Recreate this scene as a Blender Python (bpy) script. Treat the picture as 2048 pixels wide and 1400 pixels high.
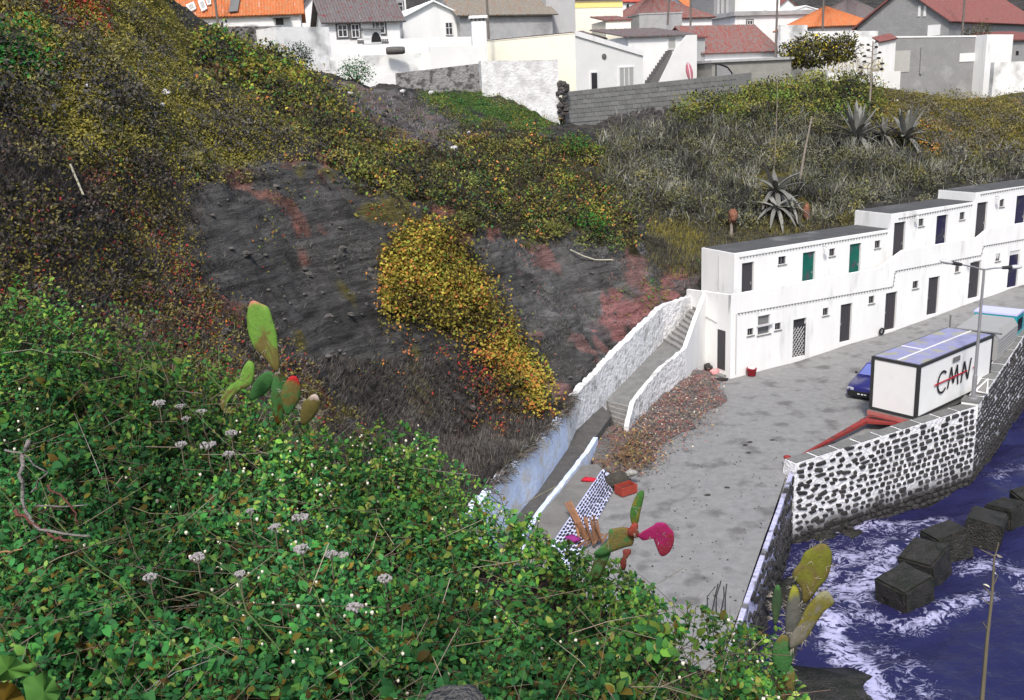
import bpy, bmesh, math, random
import numpy as np
from mathutils import Vector, Matrix
random.seed(7); RNG = np.random.default_rng(7)
for o in list(bpy.data.objects): bpy.data.objects.remove(o)
SC = bpy.context.scene; COL = SC.collection
# ---------------------------------------------------------------- camera
F = 1900.0; CZ = 15.5; ROLL = math.atan(0.049)          # focal length in photo pixels, camera height over the quay, roll
PITCH = math.atan((700-180)*math.cos(ROLL)/F)
CAM = np.array([0, 0, CZ])
FWD = np.array([0, math.cos(PITCH), -math.sin(PITCH)]); _r0 = np.array([1., 0, 0]); _u0 = np.cross(_r0, FWD)
RGT = math.cos(ROLL)*_r0 - math.sin(ROLL)*_u0; UPV = math.sin(ROLL)*_r0 + math.cos(ROLL)*_u0
cd = bpy.data.cameras.new('camera'); cam = bpy.data.objects.new('camera', cd); COL.objects.link(cam)
cd.sensor_width = 36; cd.lens = F/2048*36; cd.clip_start = 0.05; cd.clip_end = 2000
mw = Matrix.Identity(4)
for i in range(3):
    mw[i][0] = RGT[i]; mw[i][1] = UPV[i]; mw[i][2] = -FWD[i]; mw[i][3] = CAM[i]
cam.matrix_world = mw; SC.camera = cam
# ---------------------------------------------------------------- sky, sun, exposure
SUN_EL = math.radians(52); SUN_AZ = math.radians(188)      # compass azimuth of the sun, y axis = north: behind the camera
w = bpy.data.worlds.new('World'); SC.world = w; w.use_nodes = True
nt = w.node_tree; bg = nt.nodes['Background']; sky = nt.nodes.new('ShaderNodeTexSky')
sky.sky_type = 'NISHITA'; sky.sun_disc = False; sky.sun_elevation = SUN_EL; sky.sun_rotation = SUN_AZ
sky.air_density = 1.0; sky.dust_density = 3.0; sky.ozone_density = 1.0
nt.links.new(sky.outputs[0], bg.inputs[0]); bg.inputs[1].default_value = 0.11
sl = bpy.data.lights.new('sun', 'SUN'); sl.energy = 2.0; sl.angle = math.radians(8); sl.color = (1, .96, .9)
sun = bpy.data.objects.new('sun', sl); COL.objects.link(sun)
sd = Vector((math.sin(SUN_AZ)*math.cos(SUN_EL), math.cos(SUN_AZ)*math.cos(SUN_EL), math.sin(SUN_EL)))
sun.rotation_euler = sd.to_track_quat('Z', 'Y').to_euler(); sun.location = (0, -20, 60)
SC.view_settings.view_transform = 'Standard'; SC.view_settings.look = 'None'
SC.view_settings.exposure = 0.75; SC.view_settings.gamma = 1.0
# ---------------------------------------------------------------- photo pixel -> world
def ray(px, py): return FWD + (px-1024)/F*RGT + (700-py)/F*UPV
def onz(px, py, z):
    d = ray(px, py); return CAM + (z-CZ)/d[2]*d
def atd(px, py, D):
    d = ray(px, py); return CAM + D/d[1]*d
def onplane(px, py, P, n):
    d = ray(px, py); return CAM + np.dot(np.asarray(P)-CAM, n)/np.dot(d, n)*d
def proj(P):
    v = np.asarray(P, float)-CAM; k = v@FWD
    k = np.where(k > .05, k, .05)
    return 1024+F*(v@RGT)/k, 700-F*(v@UPV)/k
def inpoly(x, y, poly):
    x = np.asarray(x); y = np.asarray(y); ins = np.zeros(x.shape, bool); n = len(poly)
    for i in range(n):
        x1, y1 = poly[i]; x2, y2 = poly[(i+1) % n]
        if y1 == y2: continue
        c = ((y1 > y) != (y2 > y)) & (x < (x2-x1)*(y-y1)/(y2-y1)+x1)
        ins ^= c
    return ins
# ---------------------------------------------------------------- noise
def _hash(ix, iy, iz, s):
    h = (ix*374761393 + iy*668265263 + iz*2147483647 + s*1274126177) & 0xffffffff
    h = ((h ^ (h >> 13))*1274126177) & 0xffffffff
    return ((h ^ (h >> 16)) & 0xffff)/65535.0
def vnoise(P, sc, s=0):
    P = np.asarray(P, float)*sc; i = np.floor(P).astype(np.int64); f = P-i; f = f*f*(3-2*f)
    r = 0
    for dx in (0, 1):
        for dy in (0, 1):
            for dz in (0, 1):
                wgt = (f[:, 0] if dx else 1-f[:, 0])*(f[:, 1] if dy else 1-f[:, 1])*(f[:, 2] if dz else 1-f[:, 2])
                r = r+wgt*_hash(i[:, 0]+dx, i[:, 1]+dy, i[:, 2]+dz, s)
    return r*2-1
def fbm(P, sc, o=4, s=0):
    a = 1; r = 0
    for k in range(o): r = r+a*vnoise(P, sc*2**k, s+k); a *= .5
    return r
# ---------------------------------------------------------------- materials
def lin(c):
    c = c/255.0; return c/12.92 if c <= .04045 else ((c+.055)/1.055)**2.4
def C(r, g, b, k=.86): return (lin(r)*k, lin(g)*k, lin(b)*k, 1)
MATS = {}
def mat(name, rgb, rough=.8, var=.25, scale=3.0, bump=0.0, bscale=None, metal=0, spec=.3, attr=False, trans=0, rnd=0, second=None, sth=(.45, .6), sscale=1.0, stretch=None, coat=0):
    if name in MATS: return MATS[name]
    m = bpy.data.materials.new(name); m.use_nodes = True; nt = m.node_tree; N = nt.nodes; L = nt.links
    b = N['Principled BSDF']; b.inputs['Roughness'].default_value = rough; b.inputs['Metallic'].default_value = metal
    b.inputs['Specular IOR Level'].default_value = spec; b.inputs['Coat Weight'].default_value = coat
    geo = N.new('ShaderNodeNewGeometry'); pos = geo.outputs['Position']
    if stretch:
        mp = N.new('ShaderNodeMapping'); mp.inputs['Scale'].default_value = stretch; L.new(pos, mp.inputs[0]); pos = mp.outputs[0]
    if attr:
        at = N.new('ShaderNodeAttribute'); at.attribute_name = 'col'; col = at.outputs['Color']
    else:
        rg = N.new('ShaderNodeRGB'); rg.outputs[0].default_value = rgb; col = rg.outputs[0]
    if second:
        n2 = N.new('ShaderNodeTexNoise'); n2.inputs['Scale'].default_value = sscale; n2.inputs['Detail'].default_value = 6; L.new(pos, n2.inputs['Vector'])
        rp = N.new('ShaderNodeMapRange'); rp.inputs[1].default_value = sth[0]; rp.inputs[2].default_value = sth[1]; L.new(n2.outputs[0], rp.inputs[0])
        mx = N.new('ShaderNodeMix'); mx.data_type = 'RGBA'; L.new(rp.outputs[0], mx.inputs[0]); L.new(col, mx.inputs[6]); mx.inputs[7].default_value = second; col = mx.outputs[2]
    no = N.new('ShaderNodeTexNoise'); no.inputs['Scale'].default_value = scale; no.inputs['Detail'].default_value = 8; no.inputs['Roughness'].default_value = .65; L.new(pos, no.inputs['Vector'])
    if var:
        mr = N.new('ShaderNodeMapRange'); mr.inputs[1].default_value = .25; mr.inputs[2].default_value = .75; mr.inputs[3].default_value = 1-var; mr.inputs[4].default_value = 1+var; L.new(no.outputs[0], mr.inputs[0])
        ml = N.new('ShaderNodeVectorMath'); ml.operation = 'SCALE'; L.new(col, ml.inputs[0]); L.new(mr.outputs[0], ml.inputs['Scale']); col = ml.outputs[0]
    if rnd:
        oi = N.new('ShaderNodeObjectInfo'); mr = N.new('ShaderNodeMapRange'); mr.inputs[3].default_value = 1-rnd; mr.inputs[4].default_value = 1+rnd; L.new(oi.outputs['Random'], mr.inputs[0])
        ml = N.new('ShaderNodeVectorMath'); ml.operation = 'SCALE'; L.new(col, ml.inputs[0]); L.new(mr.outputs[0], ml.inputs['Scale']); col = ml.outputs[0]
    L.new(col, b.inputs['Base Color'])
    if bump:
        bu = N.new('ShaderNodeBump'); bu.inputs['Strength'].default_value = min(1, bump*2); bu.inputs['Distance'].default_value = .05*bump*4
        nb = N.new('ShaderNodeTexNoise'); nb.inputs['Scale'].default_value = bscale or scale*3; nb.inputs['Detail'].default_value = 6; L.new(pos, nb.inputs['Vector'])
        L.new(nb.outputs[0], bu.inputs['Height']); L.new(bu.outputs[0], b.inputs['Normal'])
    if trans:
        out = N['Material Output']; tr = N.new('ShaderNodeBsdfTranslucent'); L.new(col, tr.inputs[0])
        ms = N.new('ShaderNodeMixShader'); ms.inputs[0].default_value = trans; L.new(b.outputs[0], ms.inputs[1]); L.new(tr.outputs[0], ms.inputs[2]); L.new(ms.outputs[0], out.inputs[0])
    MATS[name] = m; return m
WHITE = (.8, .8, .79, 1)
# ---------------------------------------------------------------- objects
def wloc(o):
    v = np.zeros(3)
    while o is not None: v += np.array(o.location); o = o.parent
    return v
def tag(o, label, cat, group=None, kind=None):
    if label: o['label'] = label
    if cat: o['category'] = cat
    if group: o['group'] = group
    if kind: o['kind'] = kind
    return o
def thing(name, label, cat, loc, group=None):
    o = bpy.data.objects.new(name, None); COL.objects.link(o); o.location = tuple(float(v) for v in loc); o.empty_display_size = .2
    return tag(o, label, cat, group)
def mesh_obj(name, V, Fc, m, parent=None, smooth=False, col=None):
    V = np.asarray(V, float)
    if parent is not None: V = V-wloc(parent)
    me = bpy.data.meshes.new(name)
    if isinstance(Fc, np.ndarray):
        nf, k = Fc.shape
        me.vertices.add(len(V)); me.vertices.foreach_set('co', V.astype(np.float32).ravel())
        me.loops.add(nf*k); me.loops.foreach_set('vertex_index', Fc.astype(np.int32).ravel())
        me.polygons.add(nf); me.polygons.foreach_set('loop_start', np.arange(0, nf*k, k, dtype=np.int32))
        me.update(calc_edges=True)
    else:
        me.from_pydata([tuple(v) for v in V], [], [tuple(f) for f in Fc]); me.update()
    if smooth: me.polygons.foreach_set('use_smooth', np.ones(len(me.polygons), bool))
    if col is not None:
        a = me.color_attributes.new('col', 'FLOAT_COLOR', 'POINT'); c = np.ones((len(V), 4), np.float32); c[:, :3] = col[:, :3]; a.data.foreach_set('color', c.ravel())
    me.materials.append(m)
    o = bpy.data.objects.new(name, me); COL.objects.link(o)
    if parent is not None: o.parent = parent
    return o
class MB:
    def __init__(s): s.v = []; s.f = []
    def add(s, V, Fc):
        k = len(s.v); s.v += [np.asarray(v, float) for v in V]; s.f += [tuple(i+k for i in f) for f in Fc]; return s
    def quad(s, a, b, c, d): return s.add([a, b, c, d], [(0, 1, 2, 3)])
    def box8(s, b, t):      # bottom loop of 4, top loop of 4
        return s.add(list(b)+list(t), [(3, 2, 1, 0), (4, 5, 6, 7), (0, 1, 5, 4), (1, 2, 6, 5), (2, 3, 7, 6), (3, 0, 4, 7)])
    def box(s, O, X, Y, Z):  # corner + three edge vectors
        O, X, Y, Z = (np.asarray(q, float) for q in (O, X, Y, Z))
        return s.box8([O, O+X, O+X+Y, O+Y], [O+Z, O+X+Z, O+X+Y+Z, O+Y+Z])
    def prism(s, loop, ext):
        loop = [np.asarray(p, float) for p in loop]; n = len(loop); ext = np.asarray(ext, float)
        return s.add(loop+[p+ext for p in loop], [tuple(range(n))[::-1], tuple(range(n, 2*n))]+[(i, (i+1) % n, n+(i+1) % n, n+i) for i in range(n)])
    def tube(s, pts, rad, n=6):
        pts = [np.asarray(p, float) for p in pts]; k = len(pts)
        if not hasattr(rad, '__len__'): rad = [rad]*k
        V = []
        for i in range(k):
            t = pts[min(i+1, k-1)]-pts[max(i-1, 0)]; t = t/(np.linalg.norm(t)+1e-9)
            a = np.cross(t, [0, 0, 1]) if abs(t[2]) < .9 else np.cross(t, [1, 0, 0]); a /= np.linalg.norm(a); b = np.cross(t, a)
            for j in range(n):
                q = 2*math.pi*j/n; V.append(pts[i]+rad[i]*(math.cos(q)*a+math.sin(q)*b))
        Fc = [(i*n+j, i*n+(j+1) % n, (i+1)*n+(j+1) % n, (i+1)*n+j) for i in range(k-1) for j in range(n)]
        Fc += [tuple(range(n))[::-1], tuple(range((k-1)*n, k*n))]
        return s.add(V, Fc)
    def lathe(s, c, prof, n=12, X=(1, 0, 0), Y=(0, 1, 0), Z=(0, 0, 1)):
        c = np.asarray(c, float); X, Y, Z = (np.asarray(q, float) for q in (X, Y, Z)); V = []
        for r, h in prof:
            for j in range(n):
                q = 2*math.pi*j/n; V.append(c+r*(math.cos(q)*X+math.sin(q)*Y)+h*Z)
        k = len(prof)
        Fc = [(i*n+j, i*n+(j+1) % n, (i+1)*n+(j+1) % n, (i+1)*n+j) for i in range(k-1) for j in range(n)]+[tuple(range(n))[::-1], tuple(range((k-1)*n, k*n))]
        return s.add(V, Fc)
    def blob(s, c, r, n=8, m=5, jit=.15, seed=None):
        rr = random.Random(seed); c = np.asarray(c, float); r = np.asarray(r, float)*np.ones(3)
        prof = []; V = []; Fc = []
        for i in range(1, m):
            a = math.pi*i/m
            for j in range(n):
                q = 2*math.pi*j/n; k = 1+rr.uniform(-jit, jit); V.append(c+r*k*np.array([math.sin(a)*math.cos(q), math.sin(a)*math.sin(q), math.cos(a)]))
        top = len(V); V.append(c+r*[0, 0, 1]); V.append(c-r*[0, 0, 1])
        for i in range(m-2):
            for j in range(n): Fc.append((i*n+j, (i+1)*n+j, (i+1)*n+(j+1) % n, i*n+(j+1) % n))
        for j in range(n): Fc.append((top, j, (j+1) % n)); Fc.append((top+1, (m-2)*n+(j+1) % n, (m-2)*n+j))
        return s.add(V, Fc)
    def make(s, name, m, parent=None, smooth=False, label=None, kind=None, cat=None, group=None):
        o = mesh_obj(name, s.v, s.f, m, parent, smooth); tag(o, label, cat, group, kind); return o
def v3(x, y, z=0): return np.array([x, y, z], float)
def unit(v): v = np.asarray(v, float); return v/np.linalg.norm(v)
ZV = np.array([0, 0, 1.])
# ================================================================ boathouse frame: s along the front, t out to the quay, z up
BA = onz(1460, 757, 0); BD = ray(4740, -2); BD = unit([BD[0], BD[1], 0]); BN = np.array([BD[1], -BD[0], 0])
def bh(s, v, z): return np.array([BA[0], BA[1], 0])+BD*s-BN*v+ZV*z            # v = metres behind the front plane
def bst(p): q = np.asarray(p)-BA; return q@BD, q@BN
RS = np.array([-60, 0, 4.8, 8.4, 12.5, 16, 20, 23.5, 60]); RZ = np.array([0, 0, .1, .4, .62, .95, 1.38, 1.7, 4.6])
def road_z(s): return np.interp(s, RS, RZ)
def roadp(px, py):          # a pixel on the sloping quay
    z = 0
    for _ in range(8):
        p = onz(px, py, z); z = float(road_z(bst(p)[0]))
    return onz(px, py, z)
# ================================================================ hillside: thin-plate surface through measured points
CP = []
def cpd(*rows):
    for px, py, D in rows: CP.append(atd(px, py, D))
WB = [(1401, 591, 3.75, .3), (1362, 642, 2.85, 1.15), (1327, 683, 2.0, 2.0), (1213, 800, 1.0, 1.85), (1152, 861, .75, 1.6), (1136, 897, .6, 1.5), (1075, 985, .5, 1.95), (1045, 1018, .45, 2.0), (990, 1090, .4, 2.0), (900, 1200, .3, 2.0)]   # foot of the ramp wall: pixel, z, wall height
WBP = [onz(a, b, c) for a, b, c, d in WB]
def offset(pts, k):        # shift a polyline sideways (to its left when k > 0)
    out = []
    for i, p in enumerate(pts):
        t = np.asarray(pts[min(i+1, len(pts)-1)])-np.asarray(pts[max(i-1, 0)]); t = unit([t[0], t[1], 0]); out.append(np.asarray(p)+k*np.array([-t[1], t[0], 0]))
    return out
RT = offset(WBP, -.2)
for p, wb in zip(offset(WBP, -.7), WB): CP.append(p+ZV*(wb[3]+.15))
cpd((1380, 530, 55), (1300, 560, 53), (1250, 490, 55), (1150, 520, 50.2), (1150, 620, 48), (1200, 470, 54), (1150, 300, 66), (1100, 245, 76), (1300, 480, 57), (1300, 300, 68), (1300, 240, 77),
    (1500, 250, 72), (1500, 185, 80), (1700, 230, 74), (1700, 165, 83), (2048, 200, 83), (2250, 170, 90), (1850, 280, 73),
    (1000, 640, 41.5), (1000, 480, 46), (1000, 400, 52), (1000, 300, 62), (1000, 220, 72), (1000, 195, 77),
    (1060, 760, 41), (900, 800, 37), (850, 640, 38.5), (850, 500, 40.5), (850, 400, 45), (850, 300, 53), (850, 205, 66), (850, 185, 73),
    (700, 800, 33.5), (700, 650, 36), (700, 450, 38.5), (700, 350, 42.5), (700, 250, 52), (700, 170, 66), (620, 152, 71),
    (500, 640, 31.5), (500, 450, 34.5), (500, 330, 38), (500, 200, 47), (500, 105, 60), (420, 75, 64),
    (300, 640, 27), (300, 500, 29), (300, 350, 31.5), (300, 200, 36), (300, 80, 42), (325, 0, 47), (250, -80, 47),
    (100, 500, 24), (100, 300, 27), (100, 100, 31.5), (100, 0, 34.5), (0, 550, 22), (-200, 400, 20), (-200, 0, 30), (0, -150, 38))
for s, z in ((0, 5.0), (6, 5.7), (11, 6.2), (20, 7.2), (30, 8.2), (45, 10)): CP.append(bh(s, 5.0, z))
for x, y, z in ((-9, 26, 7.0), (-7.5, 22, 5.5), (-9, 17, 7), (-6, 12, 5), (-12, 12, 9.5), (-3, 10, 3), (-2, 20, 1), (-16, 16, 13), (-24, 20, 18), (-24, 40, 24), (-30, 30, 25), (3, 15, -4), (2, 24, -3),
                (-22, 70, 18.4), (-8, 80, 15.2), (4, 84, 13.2), (20, 90, 12.8), (40, 92, 12.5), (60, 95, 12), (-35, 70, 22), (-30, 100, 18.5), (0, 100, 15.4), (30, 105, 14), (60, 110, 14),
                (-40, 130, 23), (0, 130, 21), (40, 130, 20), (80, 130, 20), (-40, 180, 38), (0, 180, 38), (50, 180, 38), (95, 180, 38), (90, 95, 12), (75, 75, 11), (60, 66, 8)): CP.append(v3(x, y, z))
CP = np.array(CP)
def _tps(a, b):
    r2 = ((a[:, None, :]-b[None, :, :])**2).sum(-1); return .5*r2*np.log(r2+1e-9)
_xy = CP[:, :2]; _n = len(CP); _K = _tps(_xy, _xy)+np.eye(_n)*2.0; _P = np.c_[np.ones(_n), _xy]
_M = np.block([[_K, _P], [_P.T, np.zeros((3, 3))]]); _W = np.linalg.solve(_M, np.r_[CP[:, 2], np.zeros(3)])
def hill0(xy):
    return np.concatenate([_tps(c, _xy)@_W[:_n]+np.c_[np.ones(len(c)), c]@_W[_n:] for c in np.array_split(xy, max(1, len(xy)//4000))])
# the hill stops at the foot line (ramp wall, boathouse back wall); inside it lie quay and cove
FLAT = [tuple(bh(60, 3.9, 0)[:2]), tuple(bh(.4, 3.9, 0)[:2])]+[tuple(p[:2]) for p in RT]+[(-4, 26), (-2.5, 20), (0, 10), (40, 0), (120, 60)]
ROCKY = [(360, 330), (520, 315), (650, 300), (840, 385), (930, 455), (1120, 470), (1310, 490), (1430, 560), (1300, 620), (1150, 790), (1000, 900), (760, 900), (560, 760), (370, 560)]
gx = np.concatenate([np.arange(-45, -20, .9), np.arange(-20, 16, .26), np.arange(16, 96, .6)]); gy = np.concatenate([np.arange(8, 20, .6), np.arange(20, 62, .26), np.arange(62, 86, .45), np.arange(86, 184, 2.0)])
GX, GY = np.meshgrid(gx, gy); XY = np.c_[GX.ravel(), GY.ravel()]
HZ = hill0(XY)
P3 = np.c_[XY, HZ]
near = np.clip((100-XY[:, 1])/25, 0, 1)
amp = np.clip(near, .1, 1)
HZ = HZ+amp*(.55*fbm(P3, .28, 4, 3)+.16*fbm(P3, 1.3, 3, 9))
_px, _py = proj(np.c_[XY, HZ]); rock = (inpoly(_px, _py, ROCKY)).astype(float)*near
bed = HZ*1.25+.16*XY[:, 0]+.5*fbm(np.c_[XY, HZ*.3], .35, 3, 81)          # tilted bedding: ledges and gullies in the tuff
HZ = HZ+rock*(.17*np.sin(2*math.pi*bed)+.1*np.sin(2*math.pi*bed*2.7+1)+.35*(1-np.abs(fbm(P3, .5, 3, 83)))-.2)+near*.22*(np.abs(fbm(P3, .9, 3, 85))-.4)
inflat = inpoly(XY[:, 0], XY[:, 1], FLAT)
HZ = np.where(inflat, np.minimum(HZ, -6.0), HZ)
HG = HZ.reshape(GX.shape)
def ground(x, y):
    x = np.asarray(x, float); y = np.asarray(y, float)
    ix = np.clip(np.searchsorted(gx, x)-1, 0, len(gx)-2); iy = np.clip(np.searchsorted(gy, y)-1, 0, len(gy)-2)
    fx = np.clip((x-gx[ix])/(gx[ix+1]-gx[ix]), 0, 1); fy = np.clip((y-gy[iy])/(gy[iy+1]-gy[iy]), 0, 1)
    return HG[iy, ix]*(1-fx)*(1-fy)+HG[iy, ix+1]*fx*(1-fy)+HG[iy+1, ix]*(1-fx)*fy+HG[iy+1, ix+1]*fx*fy
def hit(px, py, d0=12, d1=115):     # where the view rays through these photo pixels meet the hillside
    px = np.asarray(px, float); py = np.asarray(py, float)
    R = FWD[None]+((px-1024)/F)[:, None]*RGT[None]+((700-py)/F)[:, None]*UPV[None]; R = R/R[:, 1:2]
    out = np.full(len(px), np.nan); live = np.ones(len(px), bool)
    for D in np.arange(d0, d1, .3):
        q = R[live]*D; idx = np.where(live)[0]
        below = q[:, 2]+CZ < ground(q[:, 0], q[:, 1])
        out[idx[below]] = D-.15; live[idx[below]] = False
        if not live.any(): break
    ok = ~np.isnan(out); return R[ok]*out[ok][:, None]+CAM, ok
def hit1(px, py):
    for dy in (0, 4, 8, 14, 20, 30, 45):
        p, ok = hit([px], [py-dy])
        if len(p): return p[0]
        p, ok = hit([px], [py+dy])
        if len(p): return p[0]
    return atd(px, py, 80)
# soil and rock colours by place on the slope
PXt, PYt = proj(np.c_[XY, HZ])
tc = np.tile(np.array(C(74, 72, 70)[:3]), (len(XY), 1))
def zone(poly, c, soft=26, th=None, sd=77):
    global tc
    jx = PXt+soft*fbm(np.c_[XY, HZ], .5, 3, 21); jy = PYt+soft*fbm(np.c_[XY, HZ], .5, 3, 31)
    k = inpoly(jx, jy, poly)
    if th is not None: k &= fbm(np.c_[XY, HZ], .55, 4, sd) > th
    tc[k] = c[:3]
Z_OLIVE = [(-60, -60), (340, -60), (350, 40), (380, 120), (480, 170), (640, 285), (620, 310), (560, 300), (520, 330), (390, 370), (300, 300), (180, 330), (60, 230), (-60, 210)]
Z_DARK = [(-60, 210), (60, 230), (180, 330), (300, 300), (390, 370), (375, 480), (380, 560), (620, 740), (740, 880), (-60, 700)]
Z_ROCK = [(375, 340), (520, 325), (650, 310), (830, 390), (800, 460), (745, 520), (750, 640), (900, 720), (1000, 900), (760, 900), (380, 560)]
Z_ROCK2 = [(930, 470), (1120, 480), (1300, 500), (1420, 560), (1300, 615), (1160, 770), (1120, 800), (1000, 640)]
Z_PINK = [(1165, 640), (1220, 590), (1330, 540), (1420, 520), (1425, 580), (1310, 615), (1240, 680), (1190, 670)]
Z_SCREE = [(660, 165), (740, 180), (830, 215), (880, 240), (970, 290), (900, 320), (830, 300), (720, 220)]
Z_VINE = [(365, 70), (430, 60), (560, 85), (600, 110), (640, 170), (720, 230), (830, 305), (950, 280), (1060, 265), (1170, 310), (1210, 380), (1260, 430), (1300, 500), (1240, 500), (1140, 470), (1080, 480), (1000, 450), (930, 460), (870, 420), (780, 390), (700, 350), (640, 290), (500, 180), (380, 120)]
Z_YEL = [(800, 455), (850, 445), (910, 465), (925, 520), (960, 570), (1000, 640), (1060, 720), (1105, 800), (1070, 840), (1010, 780), (960, 690), (860, 640), (780, 645), (748, 600), (755, 520), (790, 500)]
Z_CANE = [(1190, 290), (1290, 265), (1420, 230), (1560, 225), (1680, 220), (1760, 300), (1850, 320), (2048, 330), (2060, 350), (1880, 370), (1710, 410), (1700, 440), (1500, 460), (1330, 430), (1230, 380)]
Z_MOUND = [(1340, 200), (1420, 175), (1480, 160), (1560, 150), (1640, 160), (1740, 175), (1760, 230), (1680, 240), (1560, 250), (1420, 250), (1350, 235)]
Z_RIGHT = [(1740, 170), (1830, 150), (1990, 170), (2120, 170), (2120, 340), (1990, 320), (1860, 310), (1770, 250)]
Z_GRASS = [(830, 170), (900, 180), (1000, 195), (1080, 230), (1120, 250), (1090, 262), (980, 245), (900, 225), (850, 205)]
Z_BEHIND = [(1300, 430), (1500, 440), (1720, 410), (1710, 440), (1430, 500), (1420, 560), (1330, 540), (1290, 500)]
zone(Z_OLIVE, C(128, 122, 62)); zone(Z_DARK, C(100, 95, 90)); zone(Z_ROCK, C(92, 91, 90)); zone(Z_ROCK2, C(104, 103, 102)); zone(Z_ROCK, C(74, 73, 72), 20, .1, 91); zone(Z_ROCK2, C(84, 83, 82), 20, .15, 95); zone(Z_PINK, C(112, 102, 102)); zone(Z_PINK, C(150, 106, 104), 26, -.1); zone(Z_SCREE, C(108, 104, 104)); zone(Z_VINE, C(66, 62, 42))
zone(Z_CANE, C(70, 70, 64)); zone(Z_MOUND, C(70, 66, 38)); zone(Z_RIGHT, C(98, 92, 48)); zone(Z_GRASS, C(70, 90, 44)); zone(Z_BEHIND, C(84, 82, 64)); zone(Z_YEL, C(96, 80, 30))
for x, y, rx, ry in ((40, 20, 95, 22), (195, 60, 30, 12), (85, 210, 20, 10), (65, 262, 14, 18), (8, 350, 14, 26), (172, 345, 16, 12), (205, 405, 14, 16), (290, 435, 18, 10), (335, 440, 12, 14), (240, 440, 10, 6)):
    zone([(x+rx*math.cos(a), y+ry*math.sin(a)) for a in np.linspace(0, 6.2, 14)], C(128, 72, 66), 16)
for x, y, rx, ry in ((602, 468, 14, 16), (608, 525, 8, 6), (655, 320, 10, 22), (880, 425, 14, 18), (925, 470, 10, 26), (985, 470, 8, 20), (315, 290, 18, 5), (845, 300, 10, 10)):
    zone([(x+rx*math.cos(a), y+ry*math.sin(a)) for a in np.linspace(0, 6.2, 14)], C(150, 104, 94), 13)
for _poly, _c, _t, _s in ((Z_DARK, (112, 106, 56), .35, 101), (Z_DARK, (126, 76, 70), .55, 103), (Z_OLIVE, (74, 72, 72), .3, 105), (Z_ROCK, (104, 98, 60), .55, 107), (Z_ROCK, (126, 94, 86), .6, 109), (Z_ROCK2, (132, 104, 100), .5, 111), (Z_RIGHT, (88, 86, 86), .3, 113), (Z_CANE, (104, 98, 56), .35, 115), (Z_SCREE, (122, 104, 100), .45, 117)): zone(_poly, C(*_c), 20, _t, _s)
nx, ny = len(gx), len(gy); idx = np.arange(nx*ny).reshape(ny, nx)
Ft = np.stack([idx[:-1, :-1], idx[:-1, 1:], idx[1:, 1:], idx[1:, :-1]], -1).reshape(-1, 4)
keep = ~(inflat[Ft].all(1)); Ft = Ft[keep]
def terrain_mat():
    m = mat('hillside soil and rock', None, .95, .3, 2.2, .25, 6, spec=.1, attr=True)
    nt = m.node_tree; N = nt.nodes; L = nt.links; b = N['Principled BSDF']
    # bedding planes of the tuff: thin tilted ledges as relief
    geo = N.new('ShaderNodeNewGeometry'); mp = N.new('ShaderNodeMapping'); mp.inputs['Rotation'].default_value = (.1, -.22, 0); mp.inputs['Scale'].default_value = (.12, .12, 1.0); L.new(geo.outputs['Position'], mp.inputs[0])
    n = N.new('ShaderNodeTexNoise'); n.inputs['Scale'].default_value = 3.8; n.inputs['Detail'].default_value = 9; n.inputs['Roughness'].default_value = .7; L.new(mp.outputs[0], n.inputs['Vector'])
    bu2 = N.new('ShaderNodeBump'); bu2.inputs['Strength'].default_value = .9; bu2.inputs['Distance'].default_value = .8; L.new(n.outputs[0], bu2.inputs['Height'])
    bu = [x for x in N if x.type == 'BUMP' and x is not bu2][0]; L.new(bu2.outputs[0], bu.inputs['Normal'])
    src = b.inputs['Base Color'].links[0].from_socket; mr = N.new('ShaderNodeMapRange'); mr.inputs[1].default_value = .3; mr.inputs[2].default_value = .7; mr.inputs[3].default_value = .38; mr.inputs[4].default_value = 1.85; L.new(n.outputs[0], mr.inputs[0])  # strata colour variation, with crevices darkened as painted shade
    ml = N.new('ShaderNodeVectorMath'); ml.operation = 'SCALE'; L.new(src, ml.inputs[0]); L.new(mr.outputs[0], ml.inputs['Scale']); L.new(ml.outputs[0], b.inputs['Base Color'])
    return m
hs = mesh_obj('hillside', np.c_[XY, HZ], Ft, terrain_mat(), None, True, tc); hs['kind'] = 'structure'
# ================================================================ quay: sloping concrete apron
TE_S = np.array([-40, -15.4, -5.64, 6.1, 16.5, 25, 60]); TE_T = np.array([38, 18.4, 10.55, 10.35, 5.6, 4.2, 4.2])
def t_edge(s): return np.interp(s, TE_S, TE_T)
ss = np.unique(np.r_[np.arange(-26, 45, .5), [-15.4, -5.64, 6.1, 16.5]]); V = []; Fc = []
NT = 26
for s in ss:
    t0 = .02 if s > -.4 else -9
    for k in range(NT):
        t = t0+(t_edge(s)-.25-t0)*k/(NT-1); p = bh(s, -t, road_z(s)); V.append(p)
V = np.array(V); V[:, 2] += .03*fbm(V, .5, 3, 5)-.01
for i in range(len(ss)-1):
    for k in range(NT-1): Fc.append((i*NT+k, i*NT+k+1, (i+1)*NT+k+1, (i+1)*NT+k))
m_road = mat('worn concrete', C(143, 143, 142), .9, .2, 2.6, .3, 16, second=C(114, 113, 112), sth=(.55, .66), sscale=.85)
q = mesh_obj('quay', V, np.array(Fc)[:, ::-1], m_road, None, True); q['kind'] = 'structure'
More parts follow.
